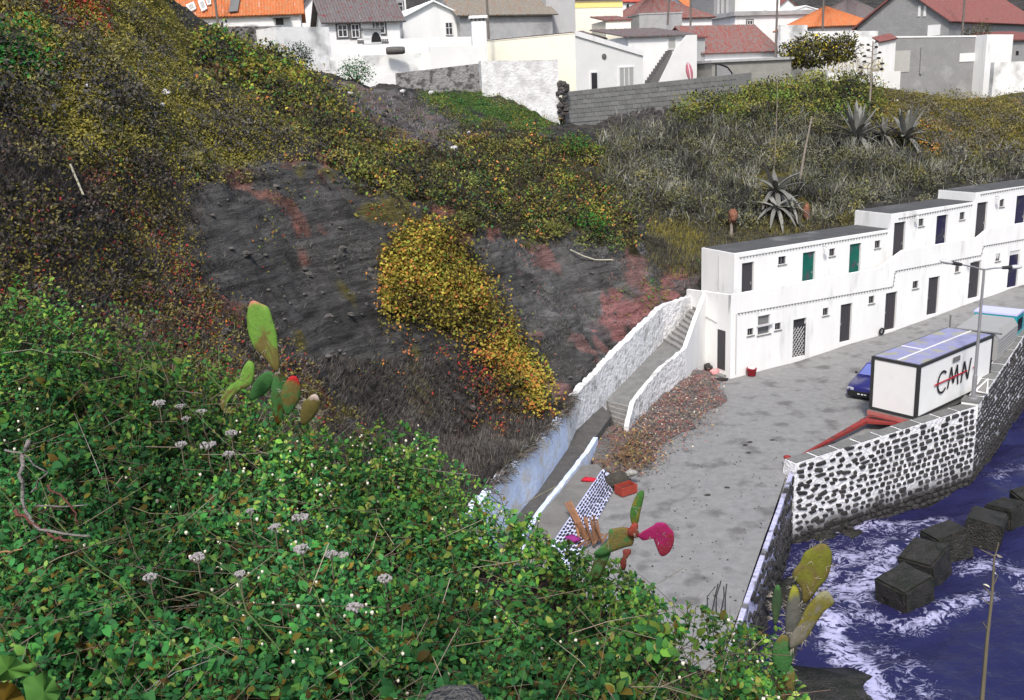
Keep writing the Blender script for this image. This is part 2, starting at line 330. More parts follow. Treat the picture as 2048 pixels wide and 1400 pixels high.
# ================================================================ sea with swell; foam is laced froth on the water
WZ = -3.1
BLK = [((1808, 1182), 1.42, 28), ((1848, 1126), 1.4, 42), ((1892, 1082), 1.3, 12), ((1968, 1056), 1.4, 55), ((2012, 1026), 1.2, 30), ((2060, 1000), 1.2, 10)]
wx = np.arange(4, 70, .22); wy = np.arange(8, 62, .22); WX, WY = np.meshgrid(wx, wy)
W3 = np.c_[WX.ravel(), WY.ravel(), np.zeros(WX.size)]
wz = WZ+.2*fbm(W3*[1, 1.6, 1], .33, 4, 40)+.09*np.abs(fbm(W3, 1.2, 3, 44))
foam = np.zeros(len(W3))
def froth(pts, rad, amt):
    global foam
    P = [onz(x, y, WZ)[:2] for x, y in pts]; d = np.full(len(W3), 1e9)
    for a, b in zip(P[:-1], P[1:]):
        ab = b-a; t = np.clip(((W3[:, :2]-a)@ab)/(ab@ab), 0, 1); d = np.minimum(d, np.linalg.norm(W3[:, :2]-a-t[:, None]*ab, axis=1))
    foam = np.maximum(foam, amt*np.clip(1-d/rad, 0, 1)**.7)
froth([(1590, 1075), (1680, 1058), (1800, 1050), (1880, 1040)], 1.1, .75)
froth([(1620, 1075), (1660, 1060), (1720, 1060)], .9, .9)
froth([(1650, 1120), (1740, 1110), (1840, 1080)], 3.0, .68)
froth([(1660, 1190), (1740, 1170), (1780, 1120)], 2.6, .78)
froth([(1650, 1245), (1720, 1230), (1790, 1250), (1850, 1240)], 1.5, .70)
froth([(1660, 1240), (1680, 1300), (1730, 1345), (1760, 1400), (1790, 1470)], 1.3, .9)
froth([(1720, 1290), (1790, 1310), (1850, 1390)], 1.6, .62)
froth([(1840, 1250), (1900, 1215), (1970, 1195)], 1.0, .78)
froth([(1930, 1140), (1990, 1130), (2040, 1150), (2060, 1190)], 1.1, .75)
froth([(1600, 1150), (1660, 1140), (1700, 1200)], 1.8, .7)
froth([(1990, 960), (2048, 930)], 1.4, .62)
froth([(1930, 1110), (2000, 1120)], 2.0, .55)
def water_mat():
    m = bpy.data.materials.new('sea water'); m.use_nodes = True; N = m.node_tree.nodes; L = m.node_tree.links; b = N['Principled BSDF']
    b.inputs['Roughness'].default_value = .18; b.inputs['IOR'].default_value = 1.33
    geo = N.new('ShaderNodeNewGeometry'); at = N.new('ShaderNodeAttribute'); at.attribute_name = 'col'
    dn = N.new('ShaderNodeTexNoise'); dn.inputs['Scale'].default_value = .8; dn.inputs['Detail'].default_value = 4; L.new(geo.outputs['Position'], dn.inputs['Vector'])
    sc = N.new('ShaderNodeVectorMath'); sc.operation = 'SCALE'; sc.inputs['Scale'].default_value = 1.5; L.new(dn.outputs['Color'], sc.inputs[0])
    ad = N.new('ShaderNodeVectorMath'); ad.operation = 'ADD'; L.new(geo.outputs['Position'], ad.inputs[0]); L.new(sc.outputs[0], ad.inputs[1])
    mp = N.new('ShaderNodeMapping'); mp.inputs['Scale'].default_value = (.8, 1.5, 1); L.new(ad.outputs[0], mp.inputs[0])
    vo = N.new('ShaderNodeTexVoronoi'); vo.feature = 'DISTANCE_TO_EDGE'; vo.inputs['Scale'].default_value = 2.3; L.new(mp.outputs[0], vo.inputs['Vector'])
    n2 = N.new('ShaderNodeTexNoise'); n2.inputs['Scale'].default_value = 6.5; n2.inputs['Detail'].default_value = 8; n2.inputs['Roughness'].default_value = .75; L.new(mp.outputs[0], n2.inputs['Vector'])
    def mth(op, a, bb, cl=False):
        k = N.new('ShaderNodeMath'); k.operation = op; k.use_clamp = cl
        for i, x in enumerate((a, bb)):
            if isinstance(x, (int, float)): k.inputs[i].default_value = x
            else: L.new(x, k.inputs[i])
        return k.outputs[0]
    rn = N.new('ShaderNodeTexNoise'); rn.inputs['Scale'].default_value = 1.5; rn.inputs['Detail'].default_value = 7; rn.inputs['Roughness'].default_value = .62; rn.inputs['Distortion'].default_value = .8; L.new(mp.outputs[0], rn.inputs['Vector'])
    lace = mth('ADD', mth('SUBTRACT', .27, mth('MULTIPLY', mth('ABSOLUTE', mth('SUBTRACT', rn.outputs[0], .5), 0), 5.5)), mth('MULTIPLY', mth('SUBTRACT', .1, vo.outputs['Distance']), .5))
    x = mth('ADD', mth('ADD', lace, mth('MULTIPLY', mth('SUBTRACT', n2.outputs[0], .5), 1.7)), mth('MULTIPLY', mth('SUBTRACT', at.outputs['Fac'], .58), 1.6))
    f = mth('MULTIPLY', x, 2.6, True)
    f = mth('MULTIPLY', f, mth('MULTIPLY', at.outputs['Fac'], 6.0, True), True)
    mx = N.new('ShaderNodeMix'); mx.data_type = 'RGBA'; L.new(f, mx.inputs[0]); mx.inputs[6].default_value = C(40, 40, 80); mx.inputs[7].default_value = C(186, 186, 222)
    L.new(mx.outputs[2], b.inputs['Base Color'])
    rr = N.new('ShaderNodeMapRange'); rr.inputs[3].default_value = .2; rr.inputs[4].default_value = .8; L.new(f, rr.inputs[0]); L.new(rr.outputs[0], b.inputs['Roughness'])
    bu = N.new('ShaderNodeBump'); bu.inputs['Strength'].default_value = .5; bu.inputs['Distance'].default_value = .12
    n3 = N.new('ShaderNodeTexNoise'); n3.inputs['Scale'].default_value = 2.6; n3.inputs['Detail'].default_value = 7; L.new(mp.outputs[0], n3.inputs['Vector'])
    hh = mth('ADD', n3.outputs[0], mth('MULTIPLY', f, .5)); L.new(hh, bu.inputs['Height']); L.new(bu.outputs[0], b.inputs['Normal'])
    return m
nx2, ny2 = len(wx), len(wy); idx = np.arange(nx2*ny2).reshape(ny2, nx2)
sea = mesh_obj('sea', np.c_[W3[:, :2], wz+.06*foam], np.stack([idx[:-1, :-1], idx[:-1, 1:], idx[1:, 1:], idx[1:, :-1]], -1).reshape(-1, 4), water_mat(), None, True, np.repeat(foam[:, None], 3, 1))
sea['kind'] = 'structure'
# ================================================================ materials of the built things
M_wht = mat('whitewash', WHITE, .85, .07, 1.2, .15, 9, second=(.6, .6, .58, 1), sth=(.6, .78), sscale=1.6, stretch=(1, 1, .22))
M_rwht = mat('rough whitewash', (.74, .74, .74, 1), .9, .2, 2.5, .6, 5, second=(.42, .41, .4, 1), sth=(.52, .68), sscale=1.8)
M_bwht = mat('bluish limewash', C(206, 219, 242, 1), .9, .12, 2, .3, 6, second=(.6, .6, .6, 1), sth=(.5, .62), sscale=1.2)  # bluish shade painted into the white; the grey blotches are stains
M_roof = mat('bitumen roof', C(88, 88, 88), .9, .22, 1.1, .2, 20, second=C(118, 118, 118), sth=(.55, .7), sscale=.6)
M_dgry = mat('dark door paint', C(70, 68, 72), .5, .12, 4)
M_dgrn = mat('green door paint', C(20, 98, 86), .5, .18, 3, second=C(80, 82, 90), sth=(.55, .65), sscale=2)
M_dblu = mat('blue door paint', C(42, 40, 72), .5, .2, 3, second=C(64, 64, 70), sth=(.55, .65), sscale=2)
M_glass = mat('dark pane', C(52, 52, 58), .15, .1, 2, spec=.6)
M_frame = mat('grey frame', C(120, 120, 120), .6, .1)
M_lamp = mat('lamp housing', C(205, 205, 205), .5, .05)
M_steel = mat('galvanised steel', C(160, 160, 162), .5, .12, 6, metal=.3)
M_black = mat('black rubber', C(38, 38, 40), .7, .15, 8)
M_gate = mat('gate iron', C(60, 60, 64), .6, .1)
M_conc = mat('plain concrete', C(140, 140, 138), .92, .2, 2, .3, 12)
M_step = mat('step concrete', C(150, 148, 146), .92, .25, 3, .35, 10)
M_pipe = mat('pvc pipe', C(200, 200, 198), .6, .05)
M_stain = mat('weathered white render', C(232, 232, 230, 1), .9, .08, 1, .25, 7, second=C(176, 176, 176), sth=(.5, .72), sscale=.7)
# ================================================================ boathouse
def bpx(px, py, v=0):
    p = onplane(px, py, bh(0, v, 0), BN); q = p-BA; return q@BD, p[2]
BH = thing('boathouse', 'long white two-storey terraced boat store stepping up along the quay', 'building', bh(0, 0, 0))
def wall_holes(s0, s1, z0, z1, v, holes, rev=.16):
    mb = MB(); S = sorted({s0, s1}|{h[i] for h in holes for i in (0, 1)}); Z = sorted({z0, z1}|{h[i] for h in holes for i in (2, 3)})
    for a, b in zip(S[:-1], S[1:]):
        run = None
        for c, d in zip(Z[:-1], Z[1:]):
            if any(h[0] <= a+1e-6 and h[1] >= b-1e-6 and h[2] <= c+1e-6 and h[3] >= d-1e-6 for h in holes):
                continue
            mb.quad(bh(a, v, c), bh(b, v, c), bh(b, v, d), bh(a, v, d))
    for a, b, c, d in holes:
        mb.quad(bh(a, v, c), bh(a, v, d), bh(a, v+rev, d), bh(a, v+rev, c)); mb.quad(bh(b, v+rev, c), bh(b, v+rev, d), bh(b, v, d), bh(b, v, c))
        mb.quad(bh(a, v, d), bh(b, v, d), bh(b, v+rev, d), bh(a, v+rev, d)); mb.quad(bh(a, v+rev, c), bh(b, v+rev, c), bh(b, v, c), bh(a, v, c))
    return mb
def opening(px0, px1, py0, py1, v):
    s0, z1 = bpx(px0, py0, v); s1, _ = bpx(px1, py0-(px1-px0)*.17, v); _, z0 = bpx(px0, py1, v); return (s0, s1, z0, z1)
LD = [('lattice gate', 1587, 1613, 640, 716, M_gate), ('grey', 1682, 1705, 610, 685, M_dgry), ('grey', 1772, 1795, 587, 661, M_dgry), ('grey', 1858, 1880, 556, 630, M_dgry), ('grey', 1941, 1963, 524, 597, M_dgry), ('blue', 2020, 2041, 503, 575, M_dblu)]
LW = [(1495, 1507, 658, 672), (1516, 1541, 633, 671), (1550, 1562, 647, 661), (1646, 1657, 617, 632), (1738, 1749, 593, 608), (1826, 1837, 563, 578), (1911, 1920, 530, 545), (1992, 2001, 508, 523)]
UD = [(1484, 1508, 527, 600, M_dgry), (1606, 1631, 506, 580, M_dgrn), (1700, 1723, 489, 562, M_dgrn), (1789, 1812, 446, 521, M_dgry), (1874, 1896, 432, 505, M_dblu), (1955, 1976, 406, 485, M_dgry), (2034, 2055, 392, 462, M_dblu)]
UW = [(1557, 1572, 514, 530), (1659, 1670, 498, 513), (1750, 1761, 482, 497), (1838, 1848, 438, 453), (1920, 1930, 425, 440), (2000, 2009, 399, 414)]
low = [opening(a, b, c, d, 0) for _, a, b, c, d, _ in LD]; low = [(s0, s1, max(z0, float(road_z(s0))+.06), z1) for s0, s1, z0, z1 in low]
lw = [opening(*w_, 0) for w_ in LW]
# steps of the row: parapet top, floor and roof of each segment
SEG = [(1.05, 12.95, 4.58, 6.52), (12.95, 20.43, 5.38, 7.42), (20.43, 29.5, 5.83, 7.98), (29.5, 40, 6.6, 8.75)]
wall_holes(0, 40, -.6, 4.3, 0, low+lw).make('wall', M_wht, BH)
# parapet over the ground floor follows the steps
top = [(0, 4.58), (11.1, 4.58), (13.0, 5.38), (19.6, 5.38), (20.6, 5.83), (28.6, 5.83), (29.8, 6.6), (40, 6.6)]
mb = MB(); loop = [bh(s, 0, z) for s, z in top]
for (sa, za), (sb, zb) in zip(top[:-1], top[1:]):
    mb.box8([bh(sa, 0, 4.3), bh(sb, 0, 4.3), bh(sb, .2, 3.4), bh(sa, .2, 3.4)], [bh(sa, 0, za), bh(sb, 0, zb), bh(sb, .2, zb), bh(sa, .2, za)])
mb.make('parapet', M_wht, BH)
mb = MB(); mb.box8([bh(0, 0, -.6), bh(0, 3.7, -.6), bh(.2, 3.7, -.6), bh(.2, .01, -.6)], [bh(0, 0, 4.577), bh(0, 3.7, 4.3), bh(.2, 3.7, 4.3), bh(.2, .01, 4.577)])
mb.make('end_wall', M_wht, BH)
mb = MB(); mb.box(bh(.2, .2, 3.5), BD*12.6, -BN*3.4, ZV*.25); mb.box(bh(12.8, .2, 4.2), BD*7.6, -BN*3.4, ZV*.3); mb.box(bh(20.4, .2, 4.7), BD*20, -BN*3.4, ZV*.3)
mb.make('walkway_floor', M_conc, BH)
for i, (s0, s1, zp, zr) in enumerate(SEG):
    zf = zp-1.2; hs_ = []
    for a, b, c, d, m in UD:
        o = opening(a, b, c, d, 1.0)
        if s0 < o[0] < s1: hs_.append((o, m))
    ws_ = [o for o in (opening(*w_, 1.0) for w_ in UW) if s0 < o[0] < s1]
    mb = wall_holes(s0, s1, zf, zr, 1.0, [(o[0], o[1], zf+.32, o[3]) for o, m in hs_]+ws_)
    mb.quad(bh(s0, 3.7, zf), bh(s0, 1, zf), bh(s0, 1, zr), bh(s0, 3.7, zr)); mb.quad(bh(s1, 1, zf), bh(s1, 3.7, zf), bh(s1, 3.7, zr), bh(s1, 1, zr))
    mb.quad(bh(s1, 3.7, zf), bh(s0, 3.7, zf), bh(s0, 3.7, zr), bh(s1, 3.7, zr)); mb.quad(bh(s0, 1, zr), bh(s1, 1, zr), bh(s1, 3.7, zr), bh(s0, 3.7, zr))
    mb.make('upper_wall', M_stain if i == 9 else M_wht, BH)
    mb = MB(); mb.box(bh(s0+.13, 1.13, zr-.02), BD*(s1-s0-.14), -BN*2.46, ZV*.05); mb.make('roof', M_roof, BH)
    for o, m in hs_:
        d_ = MB().box(bh(o[0]+.03, 1.1, zf+.32), BD*(o[1]-o[0]-.06), -BN*.04, ZV*(o[3]-zf-.34)).make('door', m, BH, label={'dark door paint': 'dark grey upper door', 'green door paint': 'green upper door', 'blue door paint': 'dark blue upper door'}[m.name])
        MB().box(bh(o[1]-.17, 1.06, zf+1.3), BD*.05, -BN*.05, ZV*.14).make('handle', M_steel, d_)
    for o in ws_:
        w_ = MB().box(bh(o[0], 1.11, o[2]), BD*(o[1]-o[0]), -BN*.03, ZV*(o[3]-o[2])).make('window', M_glass, BH)
        mb = MB(); mb.box(bh(o[0]+.005, 1.05, o[2]), BD*.05, -BN*.06, ZV*(o[3]-o[2])); mb.box(bh(o[1]-.055, 1.05, o[2]), BD*.05, -BN*.06, ZV*(o[3]-o[2])); mb.box(bh((o[0]+o[1])/2-.02, 1.07, o[2]), BD*.04, -BN*.04, ZV*(o[3]-o[2])); mb.make('frame', M_frame, w_); MB().box(bh(o[0]-.06, .95, o[2]-.06), BD*(o[1]-o[0]+.12), -BN*.15, ZV*.055).make('sill', M_conc, w_)
for (nm, *_r, m), o in zip(LD, low):
    if nm == 'lattice gate':
        g = MB().box(bh(o[0]+.02, .13, o[2]), BD*(o[1]-o[0]-.04), -BN*.03, ZV*(o[3]-o[2]-.02)).make('door', M_gate, BH, label='dark doorway behind a white lattice gate')
        mb = MB(); W_ = o[1]-o[0]; H_ = 1.75
        for k in range(-5, 9):     # crossed slats
            for sg in (1, -1):
                a = k*.27; pts = []
                u0, u1 = (0, W_); z0 = a; z1 = a+sg*W_*1.2
                P = [(0, z0), (W_, z1)]
                zz = sorted([P[0][1], P[1][1]])
                if zz[1] < 0 or zz[0] > H_: continue
                (ua, za), (ub, zb) = P
                def cut(ua, za, ub, zb, lo, hi):
                    if za > zb: ub, zb, ua, za = ua, za, ub, zb
                    if za < lo: ua += (ub-ua)*(lo-za)/(zb-za); za = lo
                    if zb > hi: ub = ua+(ub-ua)*(hi-za)/(zb-za); zb = hi
                    return ua, za, ub, zb
                ua, za, ub, zb = cut(ua, za, ub, zb, 0, H_)
                mb.tube([bh(o[0]+ua, .09+.01*sg, o[2]+.03+za), bh(o[0]+ub, .09+.01*sg, o[2]+.03+zb)], .02, 4)
        mb.make('lattice', M_lamp, g, kind='stuff')
        mb = MB(); mb.box(bh(o[0], .04, o[2]+1.76), BD*W_, -BN*.05, ZV*.07); mb.box(bh(o[0], .04, o[2]), BD*.05, -BN*.05, ZV*1.75); mb.box(bh(o[1]-.05, .04, o[2]), BD*.05, -BN*.05, ZV*1.75); mb.make('gate_frame', M_gate, g)
    else:
        d_ = MB().box(bh(o[0]+.03, .1, o[2]), BD*(o[1]-o[0]-.06), -BN*.04, ZV*(o[3]-o[2]-.02)).make('door', m, BH, label=nm+' ground floor door')
        MB().box(bh(o[0]+.1, .06, o[2]+1.0), BD*.05, -BN*.05, ZV*.14).make('handle', M_steel, d_)
        mb = MB()
        for k in (.25, .5, .75): mb.box(bh(o[0]+.03+(o[1]-o[0]-.06)*k-.012, .088, o[2]+.05), BD*.024, -BN*.02, ZV*(o[3]-o[2]-.12))
        mb.make('batten', m, d_)
for k, o in enumerate(lw):
    w_ = MB().box(bh(o[0], .11, o[2]), BD*(o[1]-o[0]), -BN*.03, ZV*(o[3]-o[2])).make('window', M_glass if k != 1 else M_frame, BH, label='larger shuttered hatch window' if k == 1 else None)
    mb = MB(); mb.box(bh(o[0]+.005, .05, o[2]), BD*.05, -BN*.06, ZV*(o[3]-o[2])); mb.box(bh(o[1]-.055, .05, o[2]), BD*.05, -BN*.06, ZV*(o[3]-o[2]))
    if k == 1: mb.box(bh(o[0]-.08, -.14, (o[2]+o[3])/2-.04), BD*(o[1]-o[0]+.16), -BN*.2, ZV*.07)
    else: mb.box(bh((o[0]+o[1])/2-.02, .07, o[2]), BD*.04, -BN*.04, ZV*(o[3]-o[2]))
    mb.make('frame', M_frame if k != 1 else M_lamp, w_)
    MB().box(bh(o[0]-.06, -.05, o[2]-.06), BD*(o[1]-o[0]+.12), -BN*.15, ZV*.055).make('sill', M_conc, w_)
# end wall door
EN = -BD
e0 = onplane(1436, 658, bh(0, 0, 0), BD); e1 = onplane(1451, 664, bh(0, 0, 0), BD); eb = onplane(1437, 736, bh(0, 0, 0), BD)
va, vb = -(e0-BA)@BN, -(e1-BA)@BN
ed = MB().box(bh(-.03, va, max(eb[2], .1)), -BN*(vb-va), BD*.035, ZV*(e0[2]-max(eb[2], .1))).make('door', M_dgry, BH, label='narrow dark door in the end wall')
MB().box(bh(-.35, va+.1, -.3), -BN*(vb-va-.2), BD*.36, ZV*.42).make('door_step', M_conc, BH)
# cables with clips, lamps, drain pipes
def cable(pts, v):
    mb = MB(); P = [(lambda q: bh(q[0], v-.03, q[1]))(bpx(x, y, v)) for x, y in pts]; mb.tube(P, .012, 4)
    for a, b in zip(P[:-1], P[1:]):
        n_ = int(np.linalg.norm(b-a)/.22)
        for k in range(n_): mb.box(a+(b-a)*(k+.5)/n_-BD*.03-ZV*.07-BN*0, BD*.05, BN*.03, ZV*.07)
    mb.make('festoon_cable', M_frame, BH)
cable([(1474, 627), (1785, 573), (1790, 542), (1962, 510), (1966, 492), (2060, 476)], 0)
cable([(1478, 515), (1775, 465)], 1.0); cable([(1796, 437), (1945, 409)], 1.0); cable([(1960, 389), (2070, 370)], 1.0)
def wlamp(px, py, v):
    s, z = bpx(px, py, v); l = MB().tube([bh(s, v, z+.12), bh(s, v-.22, z+.16), bh(s, v-.3, z+.06)], .018, 5).make('wall_lamp', M_steel, BH)
    MB().lathe(bh(s, v-.3, z-.06), [(.13, 0), (.12, .03), (.06, .1), (.03, .14)], 10).make('lamp_shade', M_lamp, l)
for a in ((1645, 497, 1.0), (1827, 433, 1.0), (1990, 397, 1.0), (1933, 521, 0)): wlamp(*a)
s, z = bpx(1472, 628); MB().tube([bh(s, -.04, z), bh(s, -.04, .2)], .03, 6).make('drain_pipe', M_pipe, BH)
MB().tube([bh(1.02, 2.2, 6.3), bh(1.02, 2.2, 4.4)], .03, 6).make('drain_pipe', M_pipe, BH)
MB().tube([bh(-.03, 2.6, 3.2), bh(-.03, 1.1, 2.9)], .025, 6).make('overflow_pipe', M_pipe, BH)
# ================================================================ ramp, stairs and their walls
def strip_wall(name, pts, zt, zb, th, m, label, cat='wall', group=None, cap=None, jag=0):
    """upright wall along a polyline; th to the left of its run"""
    P = []
    for i in range(len(pts)-1):
        n_ = max(1, int(np.linalg.norm(np.asarray(pts[i+1][:2])-np.asarray(pts[i][:2]))/.3))
        for k in range(n_): f = k/n_; P.append((np.asarray(pts[i])*(1-f)+np.asarray(pts[i+1])*f, zt[i]*(1-f)+zt[i+1]*f, zb[i]*(1-f)+zb[i+1]*f))
    P.append((np.asarray(pts[-1]), zt[-1], zb[-1])); O = offset([p[0] for p in P], th); V = []; n = len(P)
    for (p, t, b), o in zip(P, O):
        j = random.uniform(-jag, jag)
        V += [v3(p[0], p[1], b), v3(p[0], p[1], t+j), v3(o[0], o[1], t+j+random.uniform(-jag, jag)), v3(o[0], o[1], b)]
    Fc = []
    for i in range(n-1):
        for k in range(4): Fc.append((i*4+k, i*4+(k+1) % 4, (i+1)*4+(k+1) % 4, (i+1)*4+k))
    Fc += [(0, 1, 2, 3), ((n-1)*4+3, (n-1)*4+2, (n-1)*4+1, (n-1)*4)]
    o = mesh_obj(name, V, Fc, m); bm = bmesh.new(); bm.from_mesh(o.data); bmesh.ops.recalc_face_normals(bm, faces=bm.faces); bm.to_mesh(o.data); bm.free()
    return tag(o, label, cat, group)
I0, I1, I2 = WBP[0], WBP[2], WBP[3]
O0 = onz(1412, 603, 3.75); O1 = onz(1364, 704, 2.0); O2 = onz(1260, 812, 1.0)
strip_wall('ramp_wall', WBP[:6], [p[2]+wb[3] for p, wb in zip(WBP, WB)][:6], [-.4]*6, -.34, M_rwht, 'rough whitewashed stone retaining wall on the cliff side of the ramp', jag=.05)
strip_wall('retaining_wall', WBP[5:], [p[2]+wb[3] for p, wb in zip(WBP, WB)][5:], [-.6]*5, -.34, M_bwht, 'pale blue limewashed retaining wall below overhanging dry grass', jag=.06)
ol = [onz(1424, 580, 4.3), onz(1371, 657, 3.0), O1, onz(1311, 748, 1.62), O2, onz(1248, 861, .25)]
ol[0] = bh(.1, 2.35, 4.3); ol[1] = (ol[0]+O1)/2+v3(0, 0, 0)
strip_wall('stair_wall', ol[:3], [4.45, 3.42, 2.2], [-.5]*3, .22, M_wht, 'smooth white stair wall joining the end of the boathouse', jag=.01)
strip_wall('ramp_parapet', ol[2:], [2.2, 1.85, 1.25, .5], [-.5]*4, .22, M_rwht, 'low lumpy white parapet on the quay side of the ramp', jag=.04)
ST = thing('stairway', 'concrete stairs climbing between two white walls to the upper doors', 'stairs', O1)
N_ = 11
for k in range(N_):
    f0, f1 = k/N_, (k+1)/N_; a = I1+(I0-I1)*f0; b = O1+(O0-O1)*f0; c = O1+(O0-O1)*f1; d = I1+(I0-I1)*f1; z = 2.0+1.75*(k+1)/N_
    lo = [v3(*p[:2], z-.5) for p in (a, b, c, d)]; MB().box8(lo, [v3(p[0], p[1], z-random.uniform(0, .015)) for p in lo]).make('step', M_step, ST)
mb = MB(); nseg = 12
for k in range(nseg):
    a = I2+(I1-I2)*k/nseg; b = O2+(O1-O2)*k/nseg; c = O2+(O1-O2)*(k+1)/nseg; d = I2+(I1-I2)*(k+1)/nseg
    mb.quad(a, b, c, d)
ramp = mb.make('ramp', mat('ramp concrete', C(128, 128, 126), .92, .25, 2.2, .3, 12), None); ramp['kind'] = 'structure'
S2 = thing('lower_steps', 'four worn concrete steps at the foot of the ramp', 'steps', O2); J0, J1 = onz(1228, 850, .12), onz(1249, 858, .12)
for k in range(5):
    f0, f1 = k/5, (k+1)/5; a = J0+(I2-J0)*f0; b = J1+(O2-J1)*f0; c = J1+(O2-J1)*f1; d = J0+(I2-J0)*f1; z = .12+.88*(k+1)/5
    lo = [v3(*p[:2], z-.6) for p in (a, b, c, d)]; MB().box8(lo, [v3(p[0], p[1], z) for p in lo]).make('step', M_step, S2)
# path below the blue-tinted wall and its kerb wall
pa = [onz(*p) for p in ((1205, 812, .9), (1152, 861, .75), (1136, 897, .6), (1075, 985, .5), (1045, 1018, .45), (990, 1090, .4), (900, 1200, .3))]
pb = [onz(*p) for p in ((1222, 832, .8), (1187, 880, .65), (1172, 905, .6), (1110, 985, .5), (1082, 1018, .45), (1040, 1080, .4), (960, 1200, .3))]
mb = MB()
for i in range(len(pa)-1): mb.box8([pa[i]-ZV*.9, pb[i]-ZV*.9, pb[i+1]-ZV*.9, pa[i+1]-ZV*.9], [pa[i], pb[i], pb[i+1], pa[i+1]])
p_ = mb.make('footpath', mat('dark path', C(92, 90, 88), .95, .3, 3, .4, 9)); p_['kind'] = 'structure'
kw = pb[1:6]; strip_wall('kerb_wall', kw, [p[2]+.16 for p in kw], [-.5]*5, .2, M_bwht, 'low bluish white kerb wall beside the dark footpath', jag=.03)
# litter-covered earth bank between ramp and quay
bank_px = [(1366, 733, .8), (1319, 787, .5), (1283, 820, .3), (1250, 862, .2), (1215, 850, .55), (1185, 890, .5), (1190, 935, .2), (1250, 950, .03), (1305, 930, .02), (1335, 885, .03), (1400, 845, .03), (1452, 800, .03), (1440, 762, .1), (1412, 744, .5)]
BKP = [onz(*p) for p in bank_px]; ctr = sum(BKP)/len(BKP)
bv = []; bf = []; bm = bmesh.new(); vs = [bm.verts.new(p) for p in BKP]; bmesh.ops.triangle_fill(bm, edges=[bm.edges.new((vs[i], vs[(i+1) % len(vs)])) for i in range(len(vs))], use_beauty=True)
bmesh.ops.subdivide_edges(bm, edges=bm.edges[:], cuts=3, use_grid_fill=True)
V = np.array([v.co[:] for v in bm.verts]); zz = .16*fbm(V, 1.6, 4, 60)-.02
for v, z in zip(bm.verts, zz): v.co.z += z*(0.3+min(1, v.co.z)); v.co.x += float(z)*2.2; v.co.y -= float(z)*1.5
me = bpy.data.meshes.new('earth_bank'); bmesh.ops.recalc_face_normals(bm, faces=bm.faces); bm.to_mesh(me); bm.free(); me.materials.append(mat('litter earth', C(112, 108, 105), .95, .4, 3, .8, 9, second=C(134, 102, 98), sth=(.5, .62), sscale=1.6))
eb_ = bpy.data.objects.new('earth_bank', me); COL.objects.link(eb_); eb_['kind'] = 'structure'
# ================================================================ stone pieces
def stone_mesh(seed, k=.16):
    r = random.Random(seed); n = 8; ring = []
    for i in range(n):
        x, z = ((.5, .3), (.36, .5), (-.36, .5), (-.5, .3), (-.5, -.3), (-.36, -.5), (.36, -.5), (.5, -.3))[i]; ring.append((x*(1-r.uniform(0, k)), z*(1-r.uniform(0, k))))
    V = [(x, .5, z) for x, z in ring]+[(x, -.25, z) for x, z in ring]+[(x*.88, -.5+r.uniform(-.1, .1), z*.86) for x, z in ring]
    Fc = [tuple(range(16, 24))]+[(j*8+i, j*8+(i+1) % 8, (j+1)*8+(i+1) % 8, (j+1)*8+i) for j in (0, 1) for i in range(8)]
    me = bpy.data.meshes.new('stone'); me.from_pydata(V, [], [f[::-1] for f in Fc]); me.update(); return me
M_stone = mat('basalt', C(66, 64, 64), .85, .3, 6, .5, 12, rnd=.4)
SM = []
for i in range(7):
    me = stone_mesh(i, .2 if i < 5 else .38); me.materials.append(M_stone); SM.append(me)
def mortar_mat(name, zlo, zhi, c=(.78, .78, .8, 1), c2=(.5, .5, .5, 1), th=(.58, .7)):
    m = mat(name, c, .9, .12, 3, .6, 6, second=c2, sth=th, sscale=1.5)
    nt = m.node_tree; N = nt.nodes; L = nt.links; b = N['Principled BSDF']; src = b.inputs['Base Color'].links[0].from_socket
    geo = N.new('ShaderNodeNewGeometry'); sp = N.new('ShaderNodeSeparateXYZ'); L.new(geo.outputs['Position'], sp.inputs[0])
    no = N.new('ShaderNodeTexNoise'); no.inputs['Scale'].default_value = .9; no.inputs['Detail'].default_value = 6; L.new(geo.outputs['Position'], no.inputs['Vector'])
    ma = N.new('ShaderNodeMath'); ma.operation = 'MULTIPLY_ADD'; ma.inputs[1].default_value = 1.1; L.new(no.outputs[0], ma.inputs[0]); L.new(sp.outputs[2], ma.inputs[2])
    mr = N.new('ShaderNodeMapRange'); mr.inputs[1].default_value = zlo+.55; mr.inputs[2].default_value = zhi+.55; L.new(ma.outputs[0], mr.inputs[0])
    mx = N.new('ShaderNodeMix'); mx.data_type = 'RGBA'; mx.inputs[6].default_value = C(52, 50, 48); L.new(mr.outputs[0], mx.inputs[0]); L.new(src, mx.inputs[7]); L.new(mx.outputs[2], b.inputs['Base Color'])
    return m
M_mort = mortar_mat('sea wall mortar with algae line', -2.6, -1.75)
M_cope = mat('coping stone', C(122, 122, 120), .9, .2, 4, .3, 12, rnd=.12)
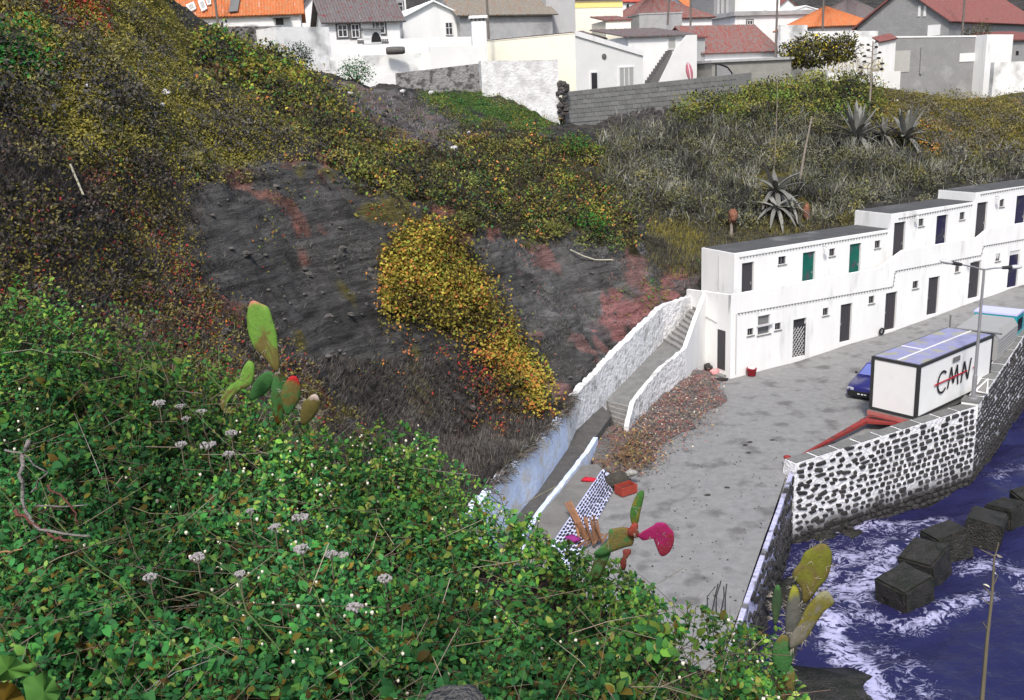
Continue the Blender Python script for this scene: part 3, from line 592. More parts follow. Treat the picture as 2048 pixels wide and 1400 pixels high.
def sea_wall(label, P, Q, zt0, zt1, rows, sw, limit=300, thick=.75, rough_to=0., coped=True, mort=None):
    P = v3(*P[:2]); Q = v3(*Q[:2]); X = unit(Q-P); N = np.array([X[1], -X[0], 0]); Lw = np.linalg.norm(Q-P); zb = WZ-1.2
    T = thing('sea_wall', label, 'wall', P+ZV*zb)
    MB().box8([P+ZV*zb, Q+ZV*zb, Q-N*1.2+ZV*zb, P-N*1.2+ZV*zb], [P+ZV*zt0, Q+ZV*zt1, Q-N*thick+ZV*zt1, P-N*thick+ZV*zt0]).make('mortar', mort or M_mort, T)
    ang = math.atan2(X[1], X[0]); todo = []; r = random.Random(int(Lw*10))
    zmin = WZ-.1; H = (zt0+zt1)/2-zmin; rh = H/rows
    for i in range(rows):
        u = r.uniform(0, .2)
        while u < Lw-.12:
            irr = u < rough_to*(.6+.4*i/rows); w_ = sw*r.choice((.55, .8, .9, 1, 1.1, 1.5))*r.uniform(.85, 1.15)*(1.3 if irr else 1); g = sw*r.uniform(.2, .5)*(1.2 if irr else 1)
            if u+w_ > Lw-.05: w_ = Lw-.05-u
            if w_ > .1:
                top_ = zt0+(zt1-zt0)*u/Lw; rhh = (top_-zmin)/rows; z = zmin+rhh*(i+.5)+(r.uniform(-.09, .09) if irr else r.uniform(-.035, .035))
                if r.random() > (.16 if i == rows-1 else .03): todo.append((u+w_/2, z, w_, rhh*(r.uniform(.55, .95) if irr else r.uniform(.5, .84)), r.uniform(-.25, .25) if irr else r.uniform(-.07, .07), r.randrange(5, 7) if irr else r.randrange(5)))
            u += w_+g
    todo.sort(key=lambda t: -t[1]); rest = MB()
    for k, (u, z, w_, h_, rot, vi) in enumerate(todo):
        p = P+X*u+ZV*z-N*.04
        if k < limit:
            o = bpy.data.objects.new('stone', SM[vi]); COL.objects.link(o); o.parent = T; o.location = p-(P+ZV*zb); o.rotation_euler = (0, rot, ang); o.scale = (w_, .2, h_)
        else:
            me = SM[vi]; ca, sa = math.cos(ang), math.sin(ang); rest.add([p+X*(v.co.x*w_)-N*(v.co.y*.2)*1+ZV*(v.co.z*h_) for v in me.vertices], [tuple(f.vertices) for f in me.polygons])
    if rest.v: rest.make('lower_stones', M_stone, T, kind='stuff')
    if coped:
        n_ = int(Lw/1.15)
        for k in range(n_):
            a = Lw*k/n_+.06; b = Lw*(k+1)/n_-.06; za = zt0+(zt1-zt0)*a/Lw; zb_ = zt0+(zt1-zt0)*b/Lw
            lo = [P+X*a-N*.02+ZV*(za-.06), P+X*b-N*.02+ZV*(zb_-.06), P+X*b-N*(thick-.04)+ZV*(zb_-.06), P+X*a-N*(thick-.04)+ZV*(za-.06)]
            MB().box8(lo, [p+ZV*(.085+.012*(k % 2)) for p in lo]).make('coping_slab', M_cope, T)
    return T
QN = onz(1478, 1262, .05); QL = onz(1590, 928, .6); QC = onz(1955, 812, .9); QL2 = onz(1590, 938, .12); QF = onz(2048, 668, 1.75); QF2 = QF+(QF-QC)*1.3
sea_wall('white-mortared basalt sea wall with irregular stones facing the surf, below the red trailer', QL, QC, .6, .9, 15, .31, rough_to=4.5, thick=.6)
sea_wall('sea wall of neat dark stones in thick white mortar running away past the lamp post', QC, QF2, .9, 2.6, 15, .3, thick=.6)
sea_wall('weathered bluish white quay edge wall dropping to the water beside the cactus', QN+(QN-QL2)*.5, QL2, 0.02, .12, 9, .4, rough_to=99, limit=150, coped=False, thick=.16, mort=mortar_mat('quay edge mortar with high algae line', -1.7, -.7, C(190, 190, 222, 1), (.16, .16, .17, 1), (.5, .6)))
# inclined stone revetment below the platform
pl = [onz(*p) for p in ((1150, 932, .55), (1196, 928, .55), (1206, 940, .55), (1158, 1006, .55), (1105, 1085, .55), (1060, 1080, .55), (1095, 990, .55))]
pf = MB().prism([p-ZV*.7 for p in pl], ZV*.7).make('platform', mat('platform concrete', C(126, 124, 120), .9, .25, 1.5, .3, 10)); pf['kind'] = 'structure'
T0, T1, T2 = onz(1206, 938, .62), onz(1158, 1006, .62), onz(1106, 1085, .62); B0, B1, B2 = onz(1238, 960, .03), onz(1198, 1056, .03), onz(1140, 1140, .03)
RV = thing('revetment', 'sloping checkered wall of dark stones in white mortar beside the plank pile', 'wall', B1)
nrm = unit(np.cross(B1-B0, T0-B0)); nrm = nrm if nrm[2] > 0 else -nrm
MB().box8([B0-nrm*.3, B2-nrm*.3, T2-nrm*.3, T0-nrm*.3], [B0, B2, T2, T0]).make('mortar', mat('blue white mortar', C(214, 218, 250, 1), .9, .1, 3, .4, 8), RV)
rr = random.Random(3); Xr = unit(B2-B0); rowsN = 9; seg_l = np.linalg.norm(B2-B0)
for i in range(rowsN):
    f = (i+.5)/rowsN; u = .1*rr.random()
    while u < .97:
        e = B0+(B2-B0)*u; t_ = T0+(T2-T0)*u; p = e+(t_-e)*f; w_ = rr.uniform(.12, .24); Yr = unit(t_-e); Nr = unit(np.cross(Xr, Yr)); Nr = Nr if Nr[2] > 0 else -Nr
        o = bpy.data.objects.new('stone', SM[rr.randrange(5)]); COL.objects.link(o); o.parent = RV; h_ = np.linalg.norm(t_-e)/rowsN*.55
        R = Matrix(((Xr[0], -Nr[0], Yr[0]), (Xr[1], -Nr[1], Yr[1]), (Xr[2], -Nr[2], Yr[2]))).to_4x4()
        R.translation = Vector(p-B1-Nr*.02); o.matrix_local = R @ Matrix.Diagonal((w_, .12, h_, 1)); u += (w_+rr.uniform(.1, .16))/seg_l
# concrete blocks in the surf
M_blk = mat('wet concrete block', C(56, 54, 51), .45, .4, 3, .6, 14, second=C(40, 42, 34), sth=(.45, .6), sscale=2.5)
for k, ((x, y), sz, rot) in enumerate(BLK):
    c = onz(x, y+22, WZ); bm = bmesh.new(); bmesh.ops.create_cube(bm, size=1); bmesh.ops.scale(bm, vec=(sz*1.12, sz*.98, sz*.98), verts=bm.verts); bmesh.ops.bevel(bm, geom=bm.edges[:], offset=.08, segments=2, affect='EDGES'); bmesh.ops.subdivide_edges(bm, edges=bm.edges[:], cuts=3, use_grid_fill=True)
    Vn = np.array([v.co[:] for v in bm.verts]); dn_ = .02*fbm(Vn+k*7, 3.2, 4, 5+k)
    for v, d__ in zip(bm.verts, dn_): v.co *= 1+float(d__)
    me = bpy.data.meshes.new('breakwater_block'); bm.to_mesh(me); bm.free(); me.materials.append(M_blk); o = bpy.data.objects.new('breakwater_block', me); COL.objects.link(o)
    o.location = (c[0], c[1], WZ+.36); o.rotation_euler = (math.radians(random.uniform(-13, 13)), math.radians(random.uniform(-13, 13)), math.radians(rot))
    tag(o, ['outermost wet black concrete block alone at the edge of the foam', 'black concrete block resting against the outermost one', 'black concrete block standing between its row and the sea wall', 'wet concrete block lying apart near the sea wall corner', 'wet concrete block half sunk under the long sea wall', 'wet concrete block furthest along the foot of the long sea wall'][k], 'concrete block', 'concrete blocks in the surf')
# ================================================================ village on the far bank
def tile_mat(name, c1, c2, th=(.45, .6)): return mat(name, c1, .85, .25, 5, .3, 16, second=c2, sth=th, sscale=3.2)
T_org = tile_mat('orange clay tiles', C(205, 118, 72), C(190, 132, 92)); T_red = tile_mat('old red tiles', C(146, 86, 80), C(128, 116, 112), (.42, .58)); T_gry = tile_mat('lichen grey tiles', C(140, 134, 124), C(150, 112, 84), (.55, .68))
T_mar = tile_mat('maroon tiles', C(138, 86, 82), C(132, 94, 90)); T_drk = tile_mat('dark tiles', C(116, 110, 110), C(130, 66, 64), (.56, .66)); T_sal = tile_mat('salmon tiles', C(196, 96, 80), C(176, 84, 72))
W_cream = mat('cream render', C(250, 246, 228, 1), .9, .05, 1, .1, 8); W_gry = mat('grey render', C(182, 182, 182), .92, .15, 1.5, .3, 8, second=C(158, 158, 158), sth=(.5, .7), sscale=.5); W_lgry = mat('light grey render', C(222, 222, 220, 1), .9, .06, 1, .15, 8)
W_white = M_wht; W_dgry = mat('dark grey render', C(156, 156, 156), .92, .15, 1.5, .3, 8)
M_win = mat('white window frame', C(235, 235, 235), .6, .04); M_trim = mat('grey stone trim', C(110, 108, 108), .8, .1); M_curt = mat('curtained pane', C(176, 176, 172), .3, .1, 6); M_tan = mat('tan shutter', C(186, 164, 104), .6, .1)
def roof_plane(mb, E0, E1, R1, R0, pitch=.26, amp=.035, thick=.12):
    E0, E1, R1, R0 = (np.asarray(p, float) for p in (E0, E1, R1, R0)); n = np.cross(E1-E0, R0-E0); n = unit(n); n = n if n[2] > 0 else -n
    nu = max(2, int(max(np.linalg.norm(E1-E0), np.linalg.norm(R1-R0))/pitch*2)); nv = 4; V = []
    for j in range(nv+1):
        for i in range(nu+1):
            u = i/nu; v = j/nv; p = (E0*(1-u)+E1*u)*(1-v)+(R0*(1-u)+R1*u)*v; V.append(p+n*(amp if i % 2 else -amp)+n*.02*random.uniform(-1, 1))
    Fc = [(j*(nu+1)+i, j*(nu+1)+i+1, (j+1)*(nu+1)+i+1, (j+1)*(nu+1)+i) for j in range(nv) for i in range(nu)]
    k = len(V); V += [E0-n*thick, E1-n*thick, R1-n*thick, R0-n*thick]; Fc += [(k+3, k+2, k+1, k)]
    Fc += [tuple([k, k+1]+list(range(nu, -1, -1)))]; Fc += [tuple([k+3, k]+[j*(nu+1) for j in range(nv+1)])]; Fc += [tuple([k+1, k+2]+[j*(nu+1)+nu for j in range(nv, -1, -1)])]
    mb.add(V, Fc)
class House:
    def __init__(s, name, label, x0, x1, yt, yb, d0, d1, back, wm, cat='house', sink=1.0, group=None):
        ym = (yt+yb)/2; s.P = atd(x0, ym, d0); Q = atd(x1, ym, d1); s.P[2] = 0; Q[2] = 0; s.X = unit(Q-s.P); s.N = np.array([s.X[1], -s.X[0], 0]); s.W = np.linalg.norm(Q-s.P); s.B = back; s.wm = wm
        xm = (x0+x1)/2; s.zt = onplane(xm, yt, s.P, s.N)[2]; s.zb = onplane(xm, yb, s.P, s.N)[2]-sink
        s.T = thing(name, label, cat, s.P+ZV*s.zb, group); s.loop = None
    def L(s, u, v, z): return s.P+s.X*u-s.N*v+ZV*z
    def walls(s, kind='flat', rise=0, m=None):
        mb = MB(); W, B, a, b = s.W, s.B, s.zb, s.zt
        if kind == 'gable_front': mb.prism([s.L(0, 0, a), s.L(W, 0, a), s.L(W, 0, b), s.L(W/2, 0, b+rise), s.L(0, 0, b)], -s.N*B)
        elif kind == 'gable_side': mb.prism([s.L(0, 0, a), s.L(0, 0, b), s.L(0, B/2, b+rise), s.L(0, B, b), s.L(0, B, a)], s.X*W)
        elif kind == 'shed_right': mb.prism([s.L(0, 0, a), s.L(W, 0, a), s.L(W, 0, b-rise), s.L(0, 0, b)], -s.N*B)
        else: mb.box(s.L(0, 0, a), s.X*W, -s.N*B, ZV*(b-a))
        mb.make('wall', m or s.wm, s.T); return s
    def roof(s, kind, rise, m, oh=.3, hip=None):
        mb = MB(); W, B, z = s.W, s.B, s.zt+.06; k = rise/(B/2)*oh
        if kind == 'gable_side':
            roof_plane(mb, s.L(-oh, -oh, z-k), s.L(W+oh, -oh, z-k), s.L(W+oh, B/2, z+rise), s.L(-oh, B/2, z+rise)); roof_plane(mb, s.L(W+oh, B+oh, z-k), s.L(-oh, B+oh, z-k), s.L(-oh, B/2, z+rise), s.L(W+oh, B/2, z+rise))
        elif kind == 'gable_front':
            k = rise/(W/2)*oh
            roof_plane(mb, s.L(-oh, B+oh, z-k), s.L(-oh, -oh, z-k), s.L(W/2, -oh, z+rise), s.L(W/2, B+oh, z+rise)); roof_plane(mb, s.L(W+oh, -oh, z-k), s.L(W+oh, B+oh, z-k), s.L(W/2, B+oh, z+rise), s.L(W/2, -oh, z+rise))
        elif kind == 'hip':
            h = min(hip or B/2, W/2-.05); a, b, c, d = s.L(-oh, -oh, z-k), s.L(W+oh, -oh, z-k), s.L(W+oh, B+oh, z-k), s.L(-oh, B+oh, z-k); r0, r1 = s.L(h, B/2, z+rise), s.L(W-h, B/2, z+rise)
            roof_plane(mb, a, b, r1, r0); roof_plane(mb, c, d, r0, r1); roof_plane(mb, d, a, r0, r0+s.X*.05); roof_plane(mb, b, c, r1, r1-s.X*.05)
        elif kind == 'lean':    # rises towards the back
            roof_plane(mb, s.L(-oh, -oh, z-k*.5), s.L(W+oh, -oh, z-k*.5), s.L(W+oh, B, z+rise), s.L(-oh, B, z+rise))
        elif kind == 'flat':
            mb.box(s.L(-oh, -oh, s.zt), s.X*(W+2*oh), -s.N*(B+2*oh), ZV*rise)
        s.R = mb.make('roof', m, s.T); return s
    def uz(s, px, py): q = onplane(px, py, s.P, s.N); return (q-s.P)@s.X, q[2]
    def win(s, x0, y0, x1, y1, pane=None, fr=None, mull=True, nm='window', trim=None):
        u0, z1 = s.uz(x0, y0); u1, _ = s.uz(x1, y0); _, z0 = s.uz(x0, y1); fr = fr or M_win; t = .07
        o = MB().box(s.L(u0, .02, z0), s.X*(u1-u0), s.N*.05, ZV*(z1-z0)).make(nm, pane or M_glass, s.T)
        mb = MB(); mb.box(s.L(u0-t, 0, z0-t), s.X*t, s.N*.09, ZV*(z1-z0+2*t)); mb.box(s.L(u1, 0, z0-t), s.X*t, s.N*.09, ZV*(z1-z0+2*t)); mb.box(s.L(u0, 0, z1), s.X*(u1-u0), s.N*.087, ZV*t); mb.box(s.L(u0, 0, z0-t), s.X*(u1-u0), s.N*.12, ZV*t)
        if mull: mb.box(s.L((u0+u1)/2-.03, 0, z0), s.X*.06, s.N*.075, ZV*(z1-z0)); mb.box(s.L(u0, 0, z0+(z1-z0)*.55), s.X*(u1-u0), s.N*.07, ZV*.05)
        mb.make('frame', fr, o)
        if trim:
            mb = MB(); k = .22; mb.box(s.L(u0-k, 0, z0-k), s.X*(k-t), s.N*.05, ZV*(z1-z0+2*k)); mb.box(s.L(u1+t, 0, z0-k), s.X*(k-t), s.N*.05, ZV*(z1-z0+2*k)); mb.box(s.L(u0-t, 0, z1+t), s.X*(u1-u0+2*t), s.N*.047, ZV*(k-t)); mb.box(s.L(u0-t, 0, z0-k), s.X*(u1-u0+2*t), s.N*.047, ZV*(k-t)); mb.make('trim', trim, o)
        return o
    def slab(s, nm, x0, y0, x1, y1, m, out=.05, off=0):
        u0, z1 = s.uz(x0, y0); u1, _ = s.uz(x1, y0); _, z0 = s.uz(x0, y1); return MB().box(s.L(u0, -off, z0), s.X*(u1-u0), s.N*out, ZV*(z1-z0)).make(nm, m, s.T)
# --- left: long orange house, skylights, washing
h = House('house', 'long white house with bright orange tiled roof and roof windows', 340, 602, 26, 70, 88, 90, 9, W_white); h.walls('gable_side', 3.6); h.roof('gable_side', 3.6, T_org, .4)
def on_roof(px, py):    # a pixel on the front roof slope
    a, b, c = h.L(0, -.4, h.zt-.2), h.L(h.W, -.4, h.zt-.2), h.L(0, h.B/2, h.zt+3.66); n = np.cross(b-a, c-a); return onplane(px, py, a, unit(n)), unit(n)*(1 if unit(n)[2] > 0 else -1)
for q in (((372, 13), (388, 6), (393, 20), (380, 27)), ((396, 5), (408, 1), (415, 20), (404, 26)), ((411, 0), (421, -2), (423, 11), (415, 13))):
    P = [on_roof(*p) for p in q]; MB().prism([p+n*.05 for p, n in P], P[0][1]*.12).make('skylight', M_win, h.T); cc = sum(p for p, n in P)/4; MB().prism([cc+(p-cc)*.6+n*.172 for p, n in P], P[0][1]*.03).make('skylight_pane', M_curt, h.T)
P = [on_roof(*p) for p in ((462, 2), (481, -3), (476, 25), (458, 27))]; MB().prism([p+n*.08 for p, n in P], P[0][1]*.1).make('tarpaulin', M_frame, h.T)
h.slab('awning', 545, 35, 580, 37, M_trim, .8); h.slab('door', 551, 37, 566, 50, M_dgry, .06)
h2 = House('house', 'white gabled house with tan shuttered window behind the dark roof', 600, 790, 20, 60, 104, 106, 8, W_white); h2.walls('gable_front', 5); h2.roof('gable_front', 5, T_drk, .2)
h2.win(646, 1, 665, 16, M_tan, mull=False)
h3 = House('house', 'narrow white house with dark double window', 770, 812, -40, 60, 112, 113, 7, W_white); h3.walls(); h3.roof('flat', .2, W_white, .1); h3.win(784, 5, 804, 22, trim=M_trim)
# stone garden wall and white yard walls
def wallbox(name, label, x0, x1, yt0, yt1, yb, d0, d1, th, m, sink=1.2, cap=None, group=None):
    P = atd(x0, yb, d0); Q = atd(x1, yb, d1); X = Q-P; X[2] = 0; N = unit([X[1], -X[0], 0]); z0 = onplane(x0, yt0, P, N)[2]; z1 = onplane(x1, yt1, P, N)[2]; zb = min(P[2], Q[2])-sink
    A = v3(P[0], P[1], zb); B = v3(Q[0], Q[1], zb); T = thing(name, label, 'wall', A, group)
    MB().box8([A, B, B-N*th, A-N*th], [v3(A[0], A[1], z0), v3(B[0], B[1], z1), v3(*(B-N*th)[:2], z1), v3(*(A-N*th)[:2], z0)]).make('masonry', m, T)
    if cap:
        a, b = v3(A[0], A[1], z0+.01)+N*.05, v3(B[0], B[1], z1+.01)+N*.05; MB().box8([a, b, b-N*(th+.1), a-N*(th+.1)], [p+ZV*.14 for p in (a, b, b-N*(th+.1), a-N*(th+.1))]).make('coping', cap, T)
    return T, A, B, N, z0, z1
M_rub = mat('rubble masonry', C(128, 124, 124), .95, .4, 3, .8, 5, second=C(84, 82, 82), sth=(.5, .58), sscale=2.2)
M_lrub = mat('whitened rubble', C(224, 224, 224, 1), .95, .12, 2.2, .4, 6, second=C(178, 176, 176), sth=(.42, .85), sscale=1.4)
wallbox('garden_wall', 'dark rubble garden wall in front of the orange-roofed house', 340, 566, 54, 52, 90, 74, 77, .5, M_rub)
wallbox('yard_wall', 'tall blank white yard wall at the end of the rubble wall', 562, 668, 54, 54, 165, 74, 77, 3.0, M_stain)
wallbox('low_wall', 'low white wall with gaps under the orange roof eaves', 372, 545, 46, 50, 62, 79, 81, .3, M_stain)
wallbox('terrace_wall', 'stepped white terrace wall below the house with the balustrade', 664, 864, 114, 105, 162, 75.5, 78, .6, M_stain)
wallbox('terrace_wall', 'pale grey terrace wall beside the white chimney', 862, 972, 94, 90, 140, 78, 79, .6, W_lgry)
wallbox('rubble_wall', 'grey rubble retaining wall under the pale terrace', 780, 970, 148, 126, 200, 77, 78, .5, mat('grey rubble', C(150, 148, 148), .95, .3, 3, .7, 5, second=C(98, 96, 96), sth=(.52, .6), sscale=2))
wallbox('plastered_wall', 'big patchy white plastered wall with a crumbling corner above the grass', 968, 1120, 122, 119, 246, 76, 77, 1.2, M_lrub, sink=2.0)
wallbox('terrace_block', 'white terrace block behind the barrel', 664, 790, 90, 88, 120, 80, 81, 2, W_white)
wallbox('terrace_block', 'upper white terrace wall in front of the gabled white house', 780, 972, 78, 72, 110, 82, 83, 1, W_white)
# house with the balustrade
h = House('house', 'white cottage with grey-framed windows, balustrade and dark red tiled roof', 655, 800, 38, 100, 85, 87, 6, W_white); h.walls('gable_side', 1.9); h.roof('gable_side', 1.9, T_drk, .5)
h.win(676, 51, 692, 73, trim=M_trim); h.win(703, 50, 716, 74, M_dgry, nm='door', trim=M_trim); h.win(750, 43, 767, 66, trim=M_trim)
u0, z0 = h.uz(708, 84); mb = MB()
for k in range(22):
    if 7 < k < 10: continue
    px = 710+k*3.6; u, z = h.uz(px, 90); mb.lathe(h.L(u, -1.6, z), [(.05, 0), (.09, .15), (.05, .3), (.07, .45)], 6)
mb.make('balustrade', M_frame, h.T)
u1, z1 = h.uz(792, 81); u0, z0 = h.uz(708, 81); MB().box(h.L(u0, -1.5, z0-.06), h.X*(u1-u0), h.N*.2, ZV*.1).make('balustrade_rail', W_white, h.T)
q = h.L(*h.uz(737, 90)[:1], -1.9, h.uz(737, 90)[1]); ov = thing('stone_oven', 'small black-mouthed stone oven on the cottage terrace', 'oven', q)
MB().box(q-h.X*.7-h.N*.2, h.X*1.5, -h.N*.9, ZV*1.15).make('oven_body', W_lgry, ov); MB().prism([q+h.X*(.35+.42*math.cos(a))+ZV*(.15+.8*math.sin(a)) +h.N*-.19 for a in np.linspace(0, math.pi, 8)], h.N*.03).make('oven_mouth', M_black, ov); MB().box(q-h.X*.8-h.N*-.15+ZV*1.15, h.X*1.7, -h.N*1.2, ZV*.12).make('oven_top', M_frame, ov)
bq = atd(793, 101, 76.3); MB().lathe(bq-unit([1, .1, 0])*.8, [(.2, 0), (.28, .1), (.3, .7), (.28, 1.3), (.2, 1.45)], 12, ZV, unit([-.1, 1, 0]), unit([1, .1, 0])).make('barrel', mat('weathered metal barrel', C(96, 94, 92), .6, .35, 5), None, True, 'grey metal barrel lying on the white terrace wall', None, 'barrel')
# gabled white house with long lichen roof
h = House('house', 'white gable-fronted house with one small window and pale verge', 806, 930, 33, 80, 92, 94, 12, W_white); h.walls('gable_front', 1.35); h.roof('gable_front', 1.35, W_white, .3); h.win(891, 46, 903, 69)
h = House('house', 'grey rendered house under a mossy grey tiled roof', 920, 1105, 26, 75, 93, 97, 9, W_gry); h.walls('gable_side', 2.4); h.roof('gable_side', 2.4, T_gry, .45)
h = House('house', 'tall blank grey concrete gable beside the mossy roof', 1092, 1150, -60, 70, 98, 99, 8, mat('pale grey render', C(196, 196, 196), .9, .08, 1.2, .2, 8)); h.walls(); h.roof('flat', .15, M_frame, .05)
c = atd(962, 122, 80.5); ch = thing('chimney', 'free-standing white chimney with slotted cap on the terrace', 'chimney', c); zc = atd(962, 42, 80.5)[2]
MB().box(c-v3(.6, 0, 1), v3(1.15, .12, 0), v3(-.1, .9, 0), ZV*(zc-c[2]+1)).make('stack', W_white, ch); MB().box(v3(c[0]-.75, c[1]-.15, zc+.22), v3(1.45, .15, 0), v3(-.12, 1.2, 0), ZV*.22).make('cap', W_white, ch)
mb = MB()
for k in range(4): mb.box(v3(c[0]-.6+.33*k, c[1]-.02+.03*k, zc), v3(.1, .01, 0), v3(-.1, .85, 0), ZV*.22)
mb.make('vent_post', M_trim, ch)
# cream lean-to house: cream side, pale gable
Cn, Ln, Rn = atd(1151, 120, 80), atd(975, 120, 86.5), atd(1286, 120, 83.5); zt = atd(1151, 65, 80)[2]; zr = atd(1286, 106, 83.5)[2]; zb = atd(1151, 190, 80)[2]-1
Cn, Ln, Rn = (v3(p[0], p[1]) for p in (Cn, Ln, Rn)); Kn = Ln+Rn-Cn
CH = thing('house', 'cream lean-to house with sloping white verge, round vent and glazed door', 'house', Cn+ZV*zb)
mb = MB(); mb.quad(Ln+ZV*zb, Cn+ZV*zb, Cn+ZV*zt, Ln+ZV*zt); mb.quad(Kn+ZV*zb, Ln+ZV*zb, Ln+ZV*zt, Kn+ZV*zr); mb.make('side_wall', W_cream, CH)
mb = MB(); mb.quad(Cn+ZV*zb, Rn+ZV*zb, Rn+ZV*zr, Cn+ZV*zt); mb.quad(Rn+ZV*zb, Kn+ZV*zb, Kn+ZV*zr, Rn+ZV*zr); mb.make('gable_wall', W_lgry, CH)
mb = MB(); roof_plane(mb, Rn+ZV*(zr+.05), Kn+ZV*(zr+.05), Ln+ZV*(zt+.05), Cn+ZV*(zt+.05)); mb.make('roof', T_red, CH)
fx = unit(Rn-Cn); fn = np.array([fx[1], -fx[0], 0]); mb = MB(); mb.box8([Cn+ZV*(zt-.25)+fn*.01, Rn+ZV*(zr-.25)+fn*.01, Rn+ZV*(zr-.25)+fn*.12, Cn+ZV*(zt-.25)+fn*.12], [Cn+ZV*(zt+.15)+fn*.01, Rn+ZV*(zr+.15)+fn*.01, Rn+ZV*(zr+.15)+fn*.12, Cn+ZV*(zt+.15)+fn*.12]); mb.make('verge', W_white, CH)
def cwin(nm, x0, y0, x1, y1, pane, mull):
    a, b = onplane(x0, y1, Cn, fn), onplane(x1, y1, Cn, fn); z1 = onplane(x0, y0, Cn, fn)[2]; b[2] = a[2]; t = .1
    o = MB().box(a+fn*.02, b-a, fn*.05, ZV*(z1-a[2])).make(nm, pane, CH); mb = MB(); X = unit(b-a); W = np.linalg.norm(b-a); H = z1-a[2]
    mb.box(a-X*t-ZV*t, X*t, fn*.1, ZV*(H+2*t)); mb.box(b-ZV*t, X*t, fn*.1, ZV*(H+2*t)); mb.box(a+ZV*H, X*W, fn*.097, ZV*t)
    for k in range(1, mull+1): mb.box(a+X*(W*k/(mull+1)-.04), X*.08, fn*.09, ZV*H)
    mb.make('frame', M_win, o)
cwin('window', 1182, 146, 1194, 180, M_glass, 0); cwin('glazed_door', 1239, 136, 1266, 180, M_curt, 2)
p = onplane(1208, 113, Cn, fn); MB().lathe(p, [(.24, 0), (.22, .06), (.1, .08)], 12, fx, ZV, fn).make('round_vent', M_trim, CH)
# block wall along the bank, with rubble below
def block_mat():
    m = mat('hollow block wall', C(132, 132, 130), .92, .2, 2, .2, 12); return m
TB, A, B, N, z0, z1 = wallbox('block_wall', 'long grey concrete block wall below the cream house', 1130, 1502, 184, 145, 218, 77.5, 90, .25, block_mat(), .5)
X = unit(B-A); Lb = np.linalg.norm(B-A); rb = random.Random(4); hh = z0-.02-(A[2]+.4); nr = 7
me = bpy.data.meshes.new('block'); bxm = MB().box((-.5, -.5, -.5), (1, 0, 0), (0, 1, 0), (0, 0, 1)); me.from_pydata([tuple(v) for v in bxm.v], [], bxm.f); me.materials.append(mat('concrete block', C(134, 134, 132), .92, .2, 5, .2, 12, rnd=.14))
for i in range(nr):
    u = .3*(i % 2)
    while u < Lb-.7:
        zt_ = z0+(z1-z0)*u/Lb; rise = (zt_-(A[2]+.5))/nr
        if u < 19 and len(TB.children) < 295:
            o = bpy.data.objects.new('block', me); COL.objects.link(o); o.parent = TB; o.location = X*(u+.45)+ZV*(A[2]+.5+rise*(i+.5)-A[2])+N*.012; o.rotation_euler = (0, 0, math.atan2(X[1], X[0])); o.scale = (.86, .05, rise*.9)
        u += .9
# tall white building with the yellow band, further houses
h = House('house', 'tall white house with a yellow band under its eaves', 1148, 1246, -4, 95, 108, 110, 9, W_cream); h.walls(); h.roof('gable_side', 2, T_sal, .3); h.slab('band', 1149, 4, 1245, 16, mat('yellow band', C(250, 232, 150, 1), .9, .05), .04)
h = House('house', 'cream annex with a tuft of red tiles on its wall top', 1212, 1262, 40, 100, 100, 100.5, 5, W_cream); h.walls(); h.roof('lean', .7, T_red, .15)
h = House('house', 'house with a broad red hipped tile roof and white walls', 1250, 1424, 34, 75, 116, 118, 11, W_white); h.walls(); h.roof('hip', 3.0, T_red, .4, 7.5)
h = House('house', 'small grey concrete cabin before the red hipped roof', 1279, 1364, 28, 70, 109, 110, 4, W_gry); h.walls(); h.roof('flat', .15, W_gry, .05)
h = House('house', 'low shed with a dark red lean-to roof behind the cream gable', 1158, 1210, 78, 100, 95, 96, 5, W_white); h.walls(); h.roof('lean', 1.0, T_drk, .2)
# house with outside stairs
h = House('house', 'white house with an outside stair and dark red roof', 1257, 1382, 71, 170, 91, 93, 8, W_white); h.walls(); h.roof('lean', 1.1, T_drk, .35)
u0, z0_ = h.uz(1304, 168); u1, z1_ = h.uz(1337, 100); u2, _ = h.uz(1380, 100)
MB().prism([h.L(u0, -1.3, z0_-1), h.L(u2, -1.3, z0_-1), h.L(u2, -1.3, h.zt-.1), h.L(u1+1.2, -1.3, h.zt-.1), h.L(u1, -1.3, z1_), h.L(u0, -1.3, z0_)], -h.N*.15).make('stair_parapet', W_lgry, h.T)
us, zs = h.uz(1289, 166); ue, ze = h.uz(1333, 102)
for k in range(11): MB().box(h.L(us+(ue-us)*k/11, -1.1, z0_-1), h.X*((ue-us)/11), -h.N*1.0, ZV*(zs-z0_+1+(ze-zs)*(k+1)/11)).make('step', M_trim, h.T)
h.win(1336, 76, 1350, 98, M_curt, mull=False, nm='door')
h = House('house', 'grey block annex with a narrow white window beside the stair house', 1379, 1410, 74, 140, 94, 95, 4, W_gry); h.walls(); h.roof('lean', .8, T_mar, .2); h.win(1382, 94, 1387, 122)
h = House('house', 'long low white house with a patchy red and grey tile roof', 1405, 1556, 101, 150, 95, 99, 8, W_white); h.walls('gable_side', 2.6); h.roof('gable_side', 2.6, T_red, .35)
h = House('shed', 'bare concrete shed with a slab roof and dark arched opening', 1424, 1582, 122, 165, 90.5, 93, 5, mat('bare concrete', C(158, 156, 150), .92, .15, 1.4, .3, 8), 'shed'); h.walls(); h.roof('flat', .22, mat('slab roof', C(180, 180, 180), .9, .15, 2), .2)
u0, zz0 = h.uz(1428, 158); u1, _ = h.uz(1463, 158); _, zz1 = h.uz(1428, 128); w_ = u1-u0
